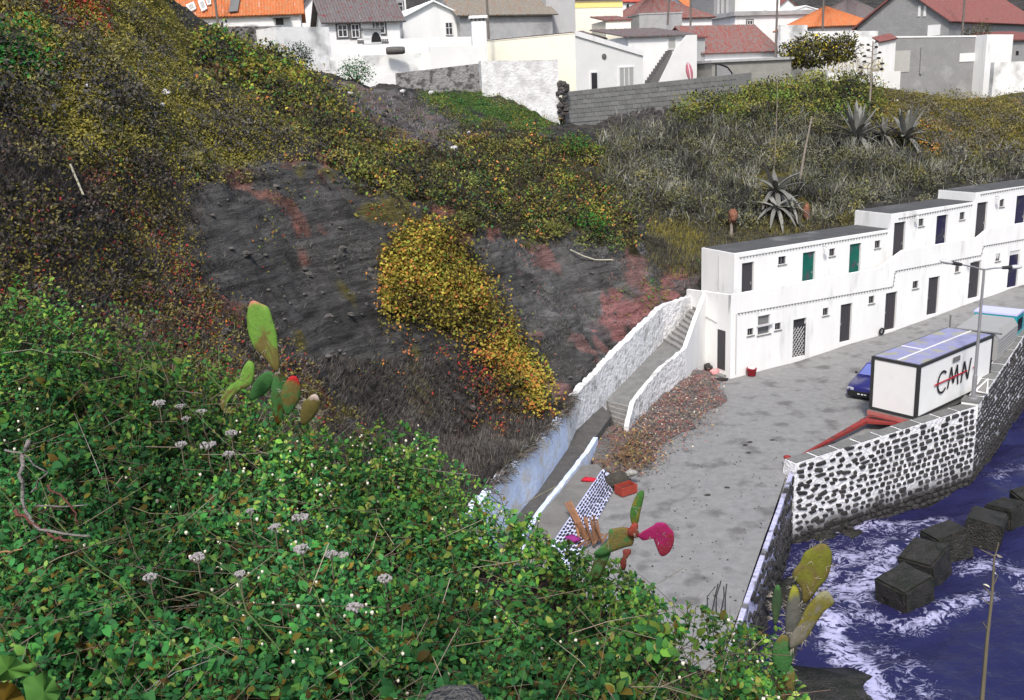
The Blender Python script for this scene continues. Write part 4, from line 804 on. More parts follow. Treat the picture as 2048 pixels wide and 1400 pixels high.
op = MB().prism([h.L(u0+w_*.1, 0, zz0-.4), h.L(u1, 0, zz0-.4), h.L(u1, 0, zz0+(zz1-zz0)*.35), h.L(u0+w_*.75, 0, zz0+(zz1-zz0)*.75), h.L(u0+w_*.4, 0, zz1-.1), h.L(u0+w_*.1, 0, zz1)], h.N*.03).make('opening', W_dgry, h.T)
mb = MB(); mb.tube([h.L(u0+w_*.1, -.05, zz0-.3), h.L(u0+w_*.1, -.05, zz1), h.L(u0+w_*.4, -.05, zz1-.1), h.L(u0+w_*.75, -.05, zz0+(zz1-zz0)*.75), h.L(u1, -.05, zz0+(zz1-zz0)*.35), h.L(u1, -.05, zz0-.3)], .06, 5); mb.make('opening_frame', M_black, h.T)
h = House('house', 'grey columned concrete house beyond the red hipped roof', 1428, 1470, -60, 70, 126, 127, 6, W_dgry); h.walls(); h.roof('flat', .2, W_gry, .1)
for x in (1432, 1440, 1450): h.slab('column', x, -20, x+5, 50, W_gry, .3)
h = House('house', 'white flat-roofed house with a dark-framed window', 1470, 1640, 30, 70, 120, 124, 8, W_white); h.walls(); h.roof('flat', .5, W_gry, .3); h.win(1495, 42, 1504, 58, trim=M_trim)
h = House('house', 'white upper storey behind the flat grey roof', 1455, 1560, -40, 40, 134, 136, 8, W_lgry); h.walls(); h.roof('flat', .3, W_white, .1); h.slab('column', 1527, -20, 1534, 20, W_white, .15)
h = House('house', 'white gabled house with a red verge in the distance', 1556, 1592, 12, 50, 138, 139, 8, W_white); h.walls('gable_front', 1.0); h.roof('gable_front', 1.0, T_mar, .2)
h = House('house', 'distant white house with a small round vent', 1560, 1660, 28, 60, 128, 130, 7, W_white); h.walls('gable_front', 1.0); h.roof('gable_front', 1.0, W_white, .1); h.slab('vent', 1579, 37, 1584, 43, M_trim, .05)
h = House('house', 'white house with a clean orange hipped roof edged in white', 1630, 1748, 48, 75, 112, 114, 8, W_white); h.walls(); h.roof('hip', 2.2, T_org, .4, 4.5)
h = House('house', 'house with a dark hipped roof behind the orange one', 1690, 1800, 44, 80, 122, 124, 11, W_white); h.walls(); h.roof('hip', 3.4, T_drk, .4, 5)
rr = random.Random(8)
for i, (x0, x1, yt, d, rm, lb) in enumerate(((1590, 1640, 4, 150, T_org, 'far white house with an orange roof'), (1640, 1700, 8, 152, T_gry, 'far pale house with a grey lichen roof'), (1705, 1745, 6, 156, T_sal, 'far house with a salmon roof'), (1740, 1790, 12, 146, T_mar, 'far house with a maroon roof and white wall'), (1380, 1432, 16, 142, T_org, 'far house with an orange wall and small roof'), (1240, 1300, 2, 140, T_sal, 'far house with a broad salmon roof behind the white tall house'), (1000, 1090, -10, 140, T_gry, 'far house with a grey roof behind the mossy one'), (480, 600, 2, 150, T_drk, 'far house behind the orange tiled roof'))):
    h = House('house', lb, x0, x1, yt, yt+40, d, d+2, 8, W_white if i % 3 else W_lgry); h.walls('gable_side', 2.2); h.roof('gable_side', 2.2, rm, .3)
    n_ = max(1, int((x1-x0)/25))
    for k in range(n_): xx = x0+(x1-x0)*(k+.5)/n_; h.win(xx-3, yt+6, xx+3, yt+16, mull=False)
# right: white yard walls, grey barn
wallbox('yard_wall', 'streaked white yard wall between the long red roof and the orange-roofed house', 1559, 1612, 50, 50, 140, 97, 98, .4, M_stain); wallbox('yard_wall', 'plain white yard wall behind the dry maize', 1610, 1752, 63, 62, 150, 98, 99, .4, M_stain)
T_, A, B, N, z0, z1 = wallbox('gate_pier', 'white wall end capped with a sloping strip of red tiles', 1752, 1788, 84, 76, 150, 93, 94, .6, W_white); mb = MB(); roof_plane(mb, v3(*A[:2], z0)+N*.25, v3(*B[:2], z1)+N*.25, v3(*B[:2], z1+.5)-N*.7, v3(*A[:2], z0+.5)-N*.7); mb.make('tile_cap', T_mar, T_)
h = House('barn', 'grey stone barn with louvred gable and long maroon roof', 1896, 2075, 42, 110, 99, 119, 9.5, W_dgry, 'barn'); h.walls('gable_side', 3.4); h.roof('gable_side', 3.4, T_mar, .4)
gP = h.L(0, 0, 0); gN = -h.X
def gslab(nm, x0, y0, x1, y1, m, out=.06):
    a, b = onplane(x0, y1, gP, gN), onplane(x1, y1, gP, gN); b[2] = a[2]; zt_ = onplane(x0, y0, gP, gN)[2]; MB().box(a+gN*.01, b-a, gN*out, ZV*(zt_-a[2])).make(nm, m, h.T)
for x in (1836, 1847): gslab('louvre', x, 12, x+5, 33, W_lgry)
gslab('door', 1855, 51, 1880, 72, W_white, .08); gslab('vent', 1798, 90, 1804, 95, W_lgry)
T_, A, B, N, z0, z1 = wallbox('grey_wall', 'grey cement yard wall with a white coping, in front of the barn', 1786, 1975, 76, 74, 150, 95.5, 96.5, .5, mat('cement wall', C(150, 150, 150), .92, .12, 1.2, .3, 8, second=C(172, 172, 172), sth=(.55, .7), sscale=.5), cap=W_white, sink=4)
def onw(x0, y0, x1, y1, nm, m, lab=None, out=.05):
    a, b = onplane(x0, y1, A, N), onplane(x1, y1, A, N); b[2] = a[2]; zt_ = onplane(x0, y0, A, N)[2]; MB().box(a+N*.005, b-a, N*out, ZV*(zt_-a[2])).make(nm, m, T_, label=lab)
onw(1918, 107, 1953, 124, 'shutter', W_lgry); onw(1788, 102, 1818, 145, 'plank_door', mat('grey planks', C(186, 184, 180), .9, .12, 8), None, .04); onw(1838, 95, 1842, 148, 'buttress', W_dgry, None, .15)
wallbox('corner_wall', 'tall bright white corner wall beside the cement yard wall', 1968, 2020, 69, 69, 150, 95, 96, 3, W_white, sink=4); wallbox('white_wall', 'stained white retaining wall with a post at the end of the bank', 1984, 2160, 125, 118, 186, 90, 92, .5, M_stain, sink=3)
h = House('house', 'dark grey outbuilding with a maroon roof past the white corner', 2016, 2110, 78, 140, 99, 101, 6, W_dgry); h.walls(); h.roof('lean', 1.0, T_mar, .3); h.slab('opening', 2032, 102, 2037, 110, M_black, .05)
wallbox('kerb_wall', 'low pale concrete kerb wall in front of the dry maize', 1655, 1800, 146, 142, 168, 86, 88, .4, W_lgry)
# overhead poles
def pole(px, yb, D, h_, label, bend=0, arm=False):
    p = atd(px, yb, D); T = thing('utility_pole', label, 'pole', p-ZV*.5, 'poles in the village'); MB().tube([p-ZV*.5, p+ZV*h_/2+v3(bend/2, 0, 0), p+ZV*h_+v3(bend, 0, 0)], [.11, .1, .08], 7).make('shaft', mat('weathered pole', C(120, 112, 106), .9, .2, 3), T)
    if arm: MB().box(p+ZV*(h_-.6)-v3(.8, .05, 0), v3(1.6, .05, 0), v3(0, .1, 0), ZV*.1).make('crossarm', M_trim, T)
pole(1381, 60, 103, 9, 'wooden pole rising between the hipped roof and the patchy red roof'); pole(1551, 110, 94.3, 11, 'tall wooden pole in front of the patchy red and grey roof', .1); pole(1645, 63, 101, 9, 'slim pole behind the plain white yard wall'); pole(1924, 72, 97.5, 9, 'pole in front of the maroon barn roof', arm=True); pole(977, 66, 84, 7, 'reddish mast beside the white chimney'); pole(1335, 40, 107, 6, 'leaning pole on the grey concrete cabin', .4); pole(435, 40, 86.8, 6, 'white mast in front of the orange roof')
# parked dark car and rubble of the lane, pink boat on end
q = atd(1388, 158, 90.3); b_ = MB(); 
for k in range(9): pass
bo = thing('upturned_boat', 'faded pink little boat stood on end by the stair house', 'boat', q); V = []
prof = [(0, .12), (.2, .42), (.5, .55), (.8, .42), (1.0, .1)]; mb = MB(); n = 8
for t, r_ in prof:
    for j in range(n): a = math.pi*j/(n-1); mb.v.append(q+v3(-.3+.5*t*-.6+.6*r_*math.cos(a), -.1-.25*r_*math.sin(a), -.2+1.7*t))
mb.f += [(i*n+j, i*n+j+1, (i+1)*n+j+1, (i+1)*n+j) for i in range(4) for j in range(n-1)]+[(i*n, (i+1)*n, (i+1)*n+n-1, i*n+n-1) for i in range(4)]; mb.make('hull', mat('pink paint', C(196, 120, 134), .7, .15, 2), bo, True)
MB().tube([q+v3(-.3-.06, -.31, -.1), q+v3(-.45, -.26, .7), q+v3(-.6, -.15, 1.45)], .04, 5).make('keel', W_white, bo)
# ================================================================ things on the quay
M_cw = mat('container white', C(232, 232, 230, 1), .55, .04, 1.5, .05, 8); M_cf = mat('container frame', C(58, 58, 58), .6, .15, 4); M_cr = mat('container roof', C(154, 154, 190), .5, .15, 2.5, second=C(170, 168, 150), sth=(.52, .6), sscale=1.4)
M_red = mat('red oxide steel', C(146, 56, 52), .7, .2, 3, .15, 10, second=C(96, 60, 56), sth=(.58, .66), sscale=2); M_edge = mat('steel edge', C(120, 120, 118), .5, .1, metal=.2)
K = onz(1833, 840, .62); U = onz(1939, 789, .62)-K; U = unit([U[0], U[1], 0]); Wv = np.array([-U[1], U[0], 0]); CL, CW, CHt = 6.9, 2.3, 2.5
CT = thing('container', 'white site container with a CMN sign, on the red trailer', 'container', K)
e = .12
MB().box(K+U*.03+Wv*.03, U*(CL-.06), Wv*(CW-.06), ZV*(CHt-.05)).make('shell', M_cw, CT)
mb = MB()
for a in (0, CL-e):
    for b in (0, CW-e*1.3): mb.box(K+U*a+Wv*b, U*e, Wv*e*1.3, ZV*CHt)
for z in (0, CHt-e):
    for b in (0, CW-e): mb.box(K+U*e+Wv*b+ZV*(z+.002), U*(CL-2*e), Wv*e, ZV*(e-.004))
    for a in (0, CL-e): mb.box(K+U*(a+.004)+Wv*e*1.3+ZV*z, U*(e-.008), Wv*(CW-2.6*e), ZV*e)
mb.make('frame', M_cf, CT)
mb = MB(); mb.box(K+U*.1+Wv*.1+ZV*(CHt-.03), U*(CL-.2), Wv*(CW-.2), ZV*.06); mb.make('roof', M_cr, CT)
mb = MB(); mb.box(K+U*.1+Wv*1.05+ZV*(CHt+.03), U*(CL-.2), Wv*.05, ZV*.03); mb.box(K+U*2.3+Wv*1.1+ZV*(CHt+.03), U*.06, Wv*1.05, ZV*.03); mb.make('roof_seam', M_cw, CT)
# lettering on the long side: strokes in the side plane (a along U, z up)
def side(a, z, off=.012): return K+U*a+ZV*z-Wv*off
def stroke(mb, pts, w_, off=.012, th=.012):
    for (a0, z0), (a1, z1) in zip(pts[:-1], pts[1:]):
        d = unit([a1-a0, z1-z0]); n = np.array([-d[1], d[0]])*w_/2; q = [(a0+n[0], z0+n[1]), (a0-n[0], z0-n[1]), (a1-n[0], z1-n[1]), (a1+n[0], z1+n[1])]; mb.prism([side(a, z, off) for a, z in q], -Wv*th)
mb = MB(); cx, cz = 2.1, 1.27; stroke(mb, [(cx+.42*math.cos(a), cz+.5*math.sin(a)) for a in np.linspace(math.radians(48), math.radians(318), 22)], .1)
stroke(mb, [(2.62, .82), (2.86, 1.8), (3.12, .98), (3.4, 1.8), (3.58, .82)], .1); stroke(mb, [(3.86, .82), (4.08, 1.8), (4.5, .86), (4.72, 1.84)], .1); mb.make('lettering', M_black, CT)
mb = MB(); stroke(mb, [(1.35, 1.28), (4.35, 1.3)], .07, .03); stroke(mb, [(4.95, 1.32), (5.3, 1.32)], .07, .03); mb.make('red_line', mat('sign red', C(190, 30, 50), .5, .05), CT)
mb = MB(); mb.prism([side(a, z) for a, z in ((2.95, 1.98), (3.6, 1.98), (3.6, 2.22), (2.95, 2.22))], -Wv*.012); mb.make('name_plate', M_frame, CT)
# red drawbar trailer under it
TR = thing('flatbed_trailer', 'red steel drawbar trailer carrying the white container', 'trailer', v3(K[0], K[1], 0))
mb = MB(); mb.box(K-U*.12+Wv*.02-ZV*.2, U*(CL+.2), Wv*(CW-.04), ZV*.18); mb.make('bed', M_edge, TR); MB().box(K-U*.15+Wv*.01-ZV*.27, U*.03, Wv*(CW-.02), ZV*.24).make('headboard', mat('faded red steel', C(186, 112, 106), .7, .15, 3), TR)
mb = MB(); fr = K-U*.12
pl_ = onz(1728, 843, .4)
A_, B_ = fr+Wv*.15-ZV*.3, fr+Wv*(CW-.2)-ZV*.3; Cx = v3(pl_[0], pl_[1], .34)
mb.prism([A_, B_, Cx+Wv*.2, Cx-Wv*.2], ZV*.1); mb.make('drawbar_frame', M_red, TR)
mb = MB(); mb.prism([A_+Wv*.35-U*.25+ZV*.11, B_-Wv*.35-U*.25+ZV*.11, Cx+ZV*.115+U*.5+Wv*.1, Cx+ZV*.115+U*.5-Wv*.1], ZV*.01); mb.make('drawbar_opening', M_black, TR)
hi = onz(1600, 912, .16); mb = MB(); d_ = unit(v3(hi[0]-Cx[0], hi[1]-Cx[1], 0)); s_ = np.array([-d_[1], d_[0], 0])
mb.box8([Cx-s_*.14-ZV*.02, v3(hi[0], hi[1], .1)-s_*.05, v3(hi[0], hi[1], .1)+s_*.05, Cx+s_*.14-ZV*.02], [Cx-s_*.14+ZV*.12, v3(hi[0], hi[1], .18)-s_*.05, v3(hi[0], hi[1], .18)+s_*.05, Cx+s_*.14+ZV*.12]); mb.make('tow_bar', M_red, TR)
MB().tube([v3(hi[0], hi[1], .14), v3(*(hi+d_*.9)[:2], .08)], [.05, .035], 6).make('tow_eye', M_black, TR)
for a in (4.4, 5.4):
    for b in (.12, CW-.35):
        c = K+U*a+Wv*b; c[2] = float(road_z(bst(c)[0]))+.26; w_ = MB().lathe(c, [(.15, 0), (.25, .02), (.26, .08), (.26, .18), (.25, .24), (.15, .26)], 16, U, ZV, Wv).make('wheel', M_black, TR); MB().lathe(c-Wv*.01, [(.14, 0), (.12, .02), (.05, .03)], 12, U, ZV, Wv).make('rim', M_edge, w_)
bo_ = onz(1574, 932, .03); T = thing('bollard', 'small red iron bollard at the quay corner by the tow bar', 'bollard', bo_); MB().lathe(bo_, [(.17, 0), (.16, .05), (.11, .1), (.1, .3), (.15, .36), (.16, .42), (.08, .46)], 12).make('post', M_red, T, True)
# dark blue hatchback behind the container
def sweep(mb, secs):      # closed rings of equal length
    n = len(secs[0]); k = len(mb.v)
    for s_ in secs: mb.v += [np.asarray(p, float) for p in s_]
    m_ = len(secs)
    mb.f += [(k+i*n+j, k+i*n+(j+1) % n, k+(i+1)*n+(j+1) % n, k+(i+1)*n+j) for i in range(m_-1) for j in range(n)]+[tuple(k+j for j in range(n))[::-1], tuple(k+(m_-1)*n+j for j in range(n))]
cl, cr_ = onz(1690, 797, 0), onz(1748, 815, 0); Yc = unit(v3(*(cr_-cl)[:2])); Xc = np.array([-Yc[1], Yc[0], 0]); Xc = Xc if Xc[1] > 0 else -Xc    # Xc points to the rear
a_ = math.radians(-4); Xc = unit([.66, .75, 0]); Yc = np.array([Xc[1], -Xc[0], 0])
oc = v3(cl[0], cl[1], 0)+Yc*.83; oc[2] = .02
CA = thing('car', 'dark blue hatchback parked behind the white container', 'car', oc)
M_cb = mat('blue car paint', C(44, 42, 110), .3, .05, 2, coat=.4, spec=.5); M_cg = mat('car glass', C(112, 122, 188), .06, .1, 1, spec=.8); M_hl = mat('headlamp', C(190, 190, 200), .15, .2, 14, spec=.7)  # glass base colour lightened to carry a painted reflection
def cp(x, y, z): return oc+Xc*x+Yc*y+ZV*z
def ring(x, hw, z0, z1, tw): return [cp(x, -hw, z0+.1), cp(x, -hw*.96, z0), cp(x, hw*.96, z0), cp(x, hw, z0+.1), cp(x, hw, z0+(z1-z0)*.65), cp(x, hw*tw, z1), cp(x, -hw*tw, z1), cp(x, -hw, z0+(z1-z0)*.65)]
mb = MB(); sweep(mb, [ring(0, .66, .3, .55, .96), ring(.06, .78, .22, .66, .95), ring(.3, .83, .2, .76, .92), ring(1.15, .84, .2, .9, .9), ring(1.3, .84, .2, .92, .9), ring(2.6, .84, .2, .93, .92), ring(3.6, .84, .22, .92, .93), ring(3.85, .78, .3, .85, .95)]); mb.make('body', M_cb, CA, True)
def cring(x, z, hw0, hw1): return [cp(x, -hw0, .88), cp(x, hw0, .88), cp(x, hw1, z), cp(x, -hw1, z)]
mb = MB(); sweep(mb, [[cp(1.18, -.74, .9), cp(1.18, .74, .9), cp(1.2, .73, .91), cp(1.2, -.73, .91)], [cp(1.95, -.78, .88), cp(1.95, .78, .88), cp(1.98, .56, 1.38), cp(1.98, -.56, 1.38)], cring(3.1, 1.4, .78, .56), [cp(3.7, -.76, .88), cp(3.7, .76, .88), cp(3.5, .55, 1.3), cp(3.5, -.55, 1.3)]]); mb.make('cabin', M_cb, CA)
mb = MB(); a, b, c, d = cp(1.24, -.66, .955), cp(1.24, .66, .955), cp(1.9, .5, 1.35), cp(1.9, -.5, 1.35); mb.prism([a, b, c, d], unit(-Xc*.6+ZV)*.02); mb.make('windscreen', M_cg, CA)
for sg in (-1, 1):
    mb = MB(); mb.prism([cp(1.75, sg*.775, .95), cp(3.2, sg*.775, .95), cp(3.05, sg*.6, 1.32), cp(2.05, sg*.6, 1.32)], Yc*sg*.015); mb.make('side_window', M_cg, CA)
    MB().prism([cp(-.005, sg*.42, .5), cp(.06, sg*.76, .5), cp(.07, sg*.75, .64), cp(0.02, sg*.42, .62)], -Xc*.03).make('headlight', M_hl, CA)
    MB().blob(cp(1.45, sg*.88, .96), (.08, .08, .06), 8, 4, 0).make('mirror', M_black, CA)
    for x in (.7, 3.1):
        c = cp(x, sg*.74, .29); w_ = MB().lathe(c, [(.15, 0), (.28, .01), (.29, .06), (.28, .12), (.15, .13)], 16, Xc, ZV, Yc*sg).make('wheel', M_black, CA); MB().lathe(c+Yc*sg*.12, [(.17, 0), (.15, .02)], 12, Xc, ZV, Yc*sg).make('rim', M_edge, w_)
mb = MB(); mb.prism([cp(-.06, -.68, .2), cp(-.06, .68, .2), cp(.1, .82, .2), cp(.1, .82, .46), cp(-.06, .68, .46), cp(-.06, -.68, .46)][:2]+[cp(-.06, .68, .46), cp(-.06, -.68, .46)], Xc*.16); mb.make('bumper', M_black, CA)
pl2 = MB().prism([cp(-.065, -.27, .3), cp(-.065, .27, .3), cp(-.065, .27, .41), cp(-.065, -.27, .41)], -Xc*.012).make('number_plate', M_black, CA)
mb = MB()
for k in (-.2, -.02, .13): mb.prism([cp(-.08, k, .325), cp(-.08, k+.11, .325), cp(-.08, k+.11, .385), cp(-.08, k, .385)], -Xc*.004)
mb.make('plate_characters', M_win, pl2)
for k in (-1, 1): MB().tube([cp(1.17, k*.1, .945), cp(1.3, k*.5, .985)], .012, 4).make('wiper', M_black, CA)
# tarpaulin-covered truck body and cyan cab
M_tarp = mat('grey tarpaulin', C(166, 166, 164), .7, .06, 1.5, .15, 5); M_cyan = mat('cyan cab paint', C(40, 170, 180), .35, .1, 2, coat=.3); M_cabr = mat('pale blue cab roof', C(206, 208, 250), .5, .05)
q0, q1, q2, q3 = (onz(x, y, z) for x, y, z in ((1905, 660, 2.55), (1945, 626, 2.75), (2036, 636, 2.75), (1992, 678, 2.55)))
TU = unit(v3(*((q1+q2)/2-(q0+q3)/2)[:2])); TW = np.array([TU[1], -TU[0], 0]); c0 = (q0+q3)/2; TL = np.linalg.norm(((q1+q2)/2-c0)[:2]); hw = 1.15
rz = float(road_z(bst(c0)[0])); cc = v3(c0[0], c0[1], 0)
TK = thing('tipper_truck', 'truck body covered with a grey tarpaulin, behind the container', 'truck', cc+ZV*rz)
def tk(a, b, z): return cc+TU*a+TW*b+ZV*(rz+z)
zt_ = 2.3
mb = MB(); mb.prism([tk(0, -hw, .9), tk(0, hw, .9), tk(0, hw, zt_-.35), tk(0, hw*.8, zt_), tk(0, -hw*.8, zt_), tk(0, -hw, zt_-.35)], TU*TL); mb.make('tarpaulin', M_tarp, TK)
mb = MB()
for k in range(6): mb.box(tk(.05, hw, .95+.15*k), TU*(TL-.1), TW*.02, ZV*.06)
mb.make('side_slat', M_tarp, TK)
mb = MB(); mb.tube([tk(-.06, -hw-.15, zt_+.02), tk(-.06, hw+.15, zt_+.02)], .05, 6); mb.tube([tk(-.06, -hw, .9), tk(-.06, -hw, zt_+.7)], .04, 6); mb.make('tail_frame', M_edge, TK)
for b in (-.75, .55):
    mb = MB(); mb.prism([tk(-.02, b+.38*math.cos(a), zt_-.4+.3*math.sin(a)) for a in np.linspace(0, math.pi, 9)], -TU*.02); mb.make('tarpaulin_gap', M_black, TK)
mb = MB(); mb.box(tk(0, -hw+.1, .6), TU*(TL+1.6), TW*(2*hw-.2), ZV*.28); mb.make('chassis', M_cf, TK)
for a in (.8, 1.8, TL+.9):
    for b in (-hw+.02, hw-.3): w_ = MB().lathe(tk(a, b, .45), [(.2, 0), (.43, .02), (.45, .1), (.45, .2), (.43, .27), (.2, .28)], 16, TU, ZV, TW).make('wheel', M_black, TK)
cb = MB(); cb.prism([tk(TL+.12, -hw+.1, .7), tk(TL+1.75, -hw+.1, .7), tk(TL+1.75, -hw+.1, 1.45), tk(TL+1.45, -hw+.1, 2.35), tk(TL+.12, -hw+.1, 2.35)], TW*(2*hw-.2)); cb.make('cab', M_cyan, TK)
MB().box(tk(TL+.1, -hw+.08, 2.36), TU*1.4, TW*(2*hw-.16), ZV*.1).make('cab_roof', M_cabr, TK)
MB().prism([tk(TL+.35, hw-.09, 1.5), tk(TL+1.2, hw-.09, 1.5), tk(TL+1.2, hw-.09, 2.15), tk(TL+.35, hw-.09, 2.15)], TW*.02).make('cab_window', M_glass, TK)
# double-arm street lamp on a plinth
lb = onz(1946, 801, 1.02); lt = atd(1957, 538, lb[1]); lt = v3(lb[0], lb[1], lt[2])
PL = MB(); f1, f2 = unit(QF-QC)*1, None; f1[2] = 0; g1 = np.array([-f1[1], f1[0], 0]); ob = v3(lb[0], lb[1], .3)-f1*.4-g1*.3; PL.box(ob, f1*.8, g1*.7, ZV*.74); 
pt = thing('lamp_plinth', 'square concrete plinth with white sides under the lamp post', 'plinth', ob); PL.make('base', M_wht, pt); MB().box(ob-f1*.03-g1*.03+ZV*.74, f1*.86, g1*.76, ZV*.06).make('top_slab', M_cope, pt)
LP = thing('street_lamp', 'tall grey street lamp with two outstretched heads beside the container', 'street lamp', v3(lb[0], lb[1], 1.1)); b0 = v3(lb[0], lb[1], 1.1)
MB().tube([b0, b0+ZV*1.1, b0+ZV*1.12, lt], [.1, .1, .075, .055], 10).make('post', M_steel, LP)
MB().lathe(b0, [(.2, 0), (.2, .05), (.12, .07)], 10).make('base_plate', M_steel, LP)
for px, py in ((1889, 523), (2031, 534)):
    e_ = atd(px, py, lb[1]+(-.5 if px < 1950 else .6)); v_ = e_-lt; L_ = np.linalg.norm(v_); dv = v_/L_; ar = MB().tube([lt-ZV*.05, lt+v_*.3, lt+v_*.62], [.04, .035, .03], 7).make('arm', M_steel, LP)
    pr = unit(np.cross(dv, ZV)); upn = np.cross(pr, dv)
    a0 = lt+v_*.58; MB().tube([a0, a0+dv*.5], [.07, .085], 8).make('lamp_neck', M_cf, LP)
    mb = MB(); mb.lathe(a0+dv*.5, [(.09, 0), (.15, .12), (.17, .3), (.13, .5), (.05, .6)], 10, pr, upn*.6, dv); mb.make('lamp_head', M_lamp, LP, True)
# triangular white frame, bucket, tyre, rubbish
q = onz(1962, 775, 1.0); tf = thing('triangular_frame', 'small white triangular frame lying by the lamp plinth', 'frame', q); P = [onz(1950, 782, 1.12), onz(1974, 787, 1.12), onz(1976, 758, 1.6)]
mb = MB(); mb.tube(P+[P[0]], .05, 6); mb.make('bar', M_wht, tf); MB().prism([p-ZV*.06 for p in P], ZV*.03).make('panel', M_conc, tf)
q = roadp(1503, 751); bk = thing('bucket', 'red bucket with white rags standing against the boathouse wall', 'bucket', q); MB().lathe(q, [(.2, 0), (.22, .02), (.27, .38), (.29, .4), (.27, .42)], 14).make('pail', mat('red plastic', C(160, 40, 48), .5, .1), bk, True); MB().blob(q+ZV*.42, (.22, .22, .1), 9, 5, .3, 2).make('rag', mat('white rag', C(226, 214, 216), .9, .1), bk)
q = onz(1763, 664, .75); s, t = bst(q); q = bh(s, -.12, float(road_z(s))+.23); ty = MB(); R_ = .17
for i in range(20):
    for j in range(6): a = 2*math.pi*i/20; b = 2*math.pi*j/6; ty.v.append(q+(BD*math.cos(a)+ZV*math.sin(a))*(R_+.055*math.cos(b))+BN*.055*math.sin(b))
ty.f = [(i*6+j, i*6+(j+1) % 6, ((i+1) % 20)*6+(j+1) % 6, ((i+1) % 20)*6+j) for i in range(20) for j in range(6)]; ty.make('tyre', M_black, None, True, 'small black tyre leaning on the boathouse wall between two doors', None, 'tyre')
def sack(name, px, py, z, r_, c, label, cat, seed, jit=.3): q = onz(px, py, z); return MB().blob(q+ZV*r_[2]*.7, r_, 10, 6, jit, seed).make(name, mat(name+' '+label[:12], c, .85, .2, 5, .3, 8), None, True, label, None, cat)
sack('rubbish_bag', 1418, 741, .05, (.32, .3, .26), C(60, 58, 58), 'dark rubbish bag beside the end door step', 'bag', 1); sack('rubbish_bag', 1430, 748, .05, (.26, .22, .16), C(236, 160, 160), 'pink plastic bag on the ground by the end door', 'bag', 2)
sack('rubbish_bag', 1440, 760, .03, (.4, .2, .06), C(50, 48, 48), 'flat black plastic sheet lying below the pink bag', 'bag', 3)
# planks, crate, red cloth near the revetment
PK = thing('plank_pile', 'heap of weathered orange-brown planks leaning on the checkered wall', 'plank pile', onz(1175, 1075, .05)); r = random.Random(5); M_pl = mat('weathered plank', C(136, 98, 72), .85, .3, 6, .2, 20, rnd=.45)
def plank(a, b, w_=.07, t=.03):
    d = unit(b-a); s_ = unit(np.cross(d, ZV))*w_/2; n = np.cross(s_, d); n = unit(n)*t; MB().box(a-s_, b-a, 2*s_, n).make('plank', M_pl, PK)
for k in range(3): plank(onz(1166+k*4, 1072, .12), onz(1130+k*5, 1006-k*2, 1.1), .08)
for k in range(12): x = 1160+k*4.2; plank(onz(x+r.uniform(-3, 3), 1086+r.uniform(-8, 6), .08+.02*k), onz(x-12+r.uniform(-6, 6), 1040+r.uniform(-8, 8), .5+.03*k), r.uniform(.05, .1))
for k in range(4): plank(onz(1150+k*18, 1098-k*4, .1+.05*k), onz(1190+k*8, 1068, .3), .08)
q = onz(1252, 985, .02); cr = thing('fish_crate', 'terracotta-red plastic crate with a white lump, at the edge of the road', 'crate', q); M_te = mat('terracotta plastic', C(160, 66, 52), .7, .2, 4); X = unit([.85, .5, 0]); Y = np.array([-X[1], X[0], 0]); 
for a, b, c, d in ((0, 0, .75, .04), (0, .46, .75, .04)): MB().box(q-X*.38-Y*.25+Y*b, X*c, Y*d, ZV*.34).make('side', M_te, cr)
for a in (0, .71): MB().box(q-X*.38-Y*.21+X*a, X*.04, Y*.42, ZV*.34).make('side', M_te, cr)
MB().box(q-X*.34-Y*.21+ZV*.01, X*.67, Y*.42, ZV*.2).make('content', mat('rusty net', C(126, 60, 52), .9, .4, 9, .6, 14), cr)
q2 = q+X*.05+Y*.6; MB().blob(q2+ZV*.3, (.5, .3, .36), 10, 6, .2, 6).make('boulder', mat('dark boulder', C(76, 72, 66), .9, .3, 3, .5, 8), None, True, 'dark boulder behind the terracotta crate', None, 'rock'); q3 = onz(1262, 945, .55); MB().blob(q3, (.3, .2, .14), 9, 5, .25, 4).make('net_bundle', mat('pale net', C(170, 168, 162), .9, .3, 9, .5, 12), None, True, 'pale bundle of net on the dark boulder', None, 'bundle')
q = onz(1178, 962, .56); MB().blob(q+ZV*.06, (.3, .14, .1), 9, 5, .35, 9).make('red_cloth', mat('crimson cloth', C(196, 36, 56), .8, .15, 5), None, True, 'crimson cloth dropped on the grey platform', None, 'cloth'); q = onz(1142, 1085, .25); MB().blob(q+ZV*.1, (.32, .2, .16), 9, 5, .3, 11).make('purple_cloth', mat('purple cloth', C(140, 44, 120), .8, .15, 5), None, True, 'purple cloth at the foot of the checkered wall', None, 'cloth')
# thin iron rods sticking up at the quay end
RD = thing('iron_rods', 'few bent dark iron rods standing at the quay edge behind the shrub', 'rods', onz(1430, 1205, 0))
for k in range(5): a = onz(1415+k*9, 1225, 0); MB().tube([a, a+v3(.1*(k % 2), .05, .5), a+v3(.25-.05*k, .1, .8+.1*(k % 3))], .02, 5).make('rod', M_cf, RD)
# loose pebbles on the concrete
pb_ = MB(); r = random.Random(12)
for k in range(170):
    x = r.uniform(1290, 1580); y = r.uniform(860, 1230)
    if x > 1600-(y-930)*.38 and y > 930: continue
    q = onz(x, y, .02); pb_.blob(q, (r.uniform(.012, .045), r.uniform(.012, .04), r.uniform(.008, .025)), 5, 3, .3, k)
for (x, y) in ((1490, 890), (1500, 884), (1497, 905), (1545, 880), (1455, 975), (1415, 990)): pb_.blob(onz(x, y, .02), (.12, .07, .04), 6, 4, .3, x)
pb_.make('pebbles', mat('pebbles', C(70, 68, 66), .9, .3, 8), None, False, 'scattered dark pebbles on the concrete apron', 'stuff', 'pebbles')
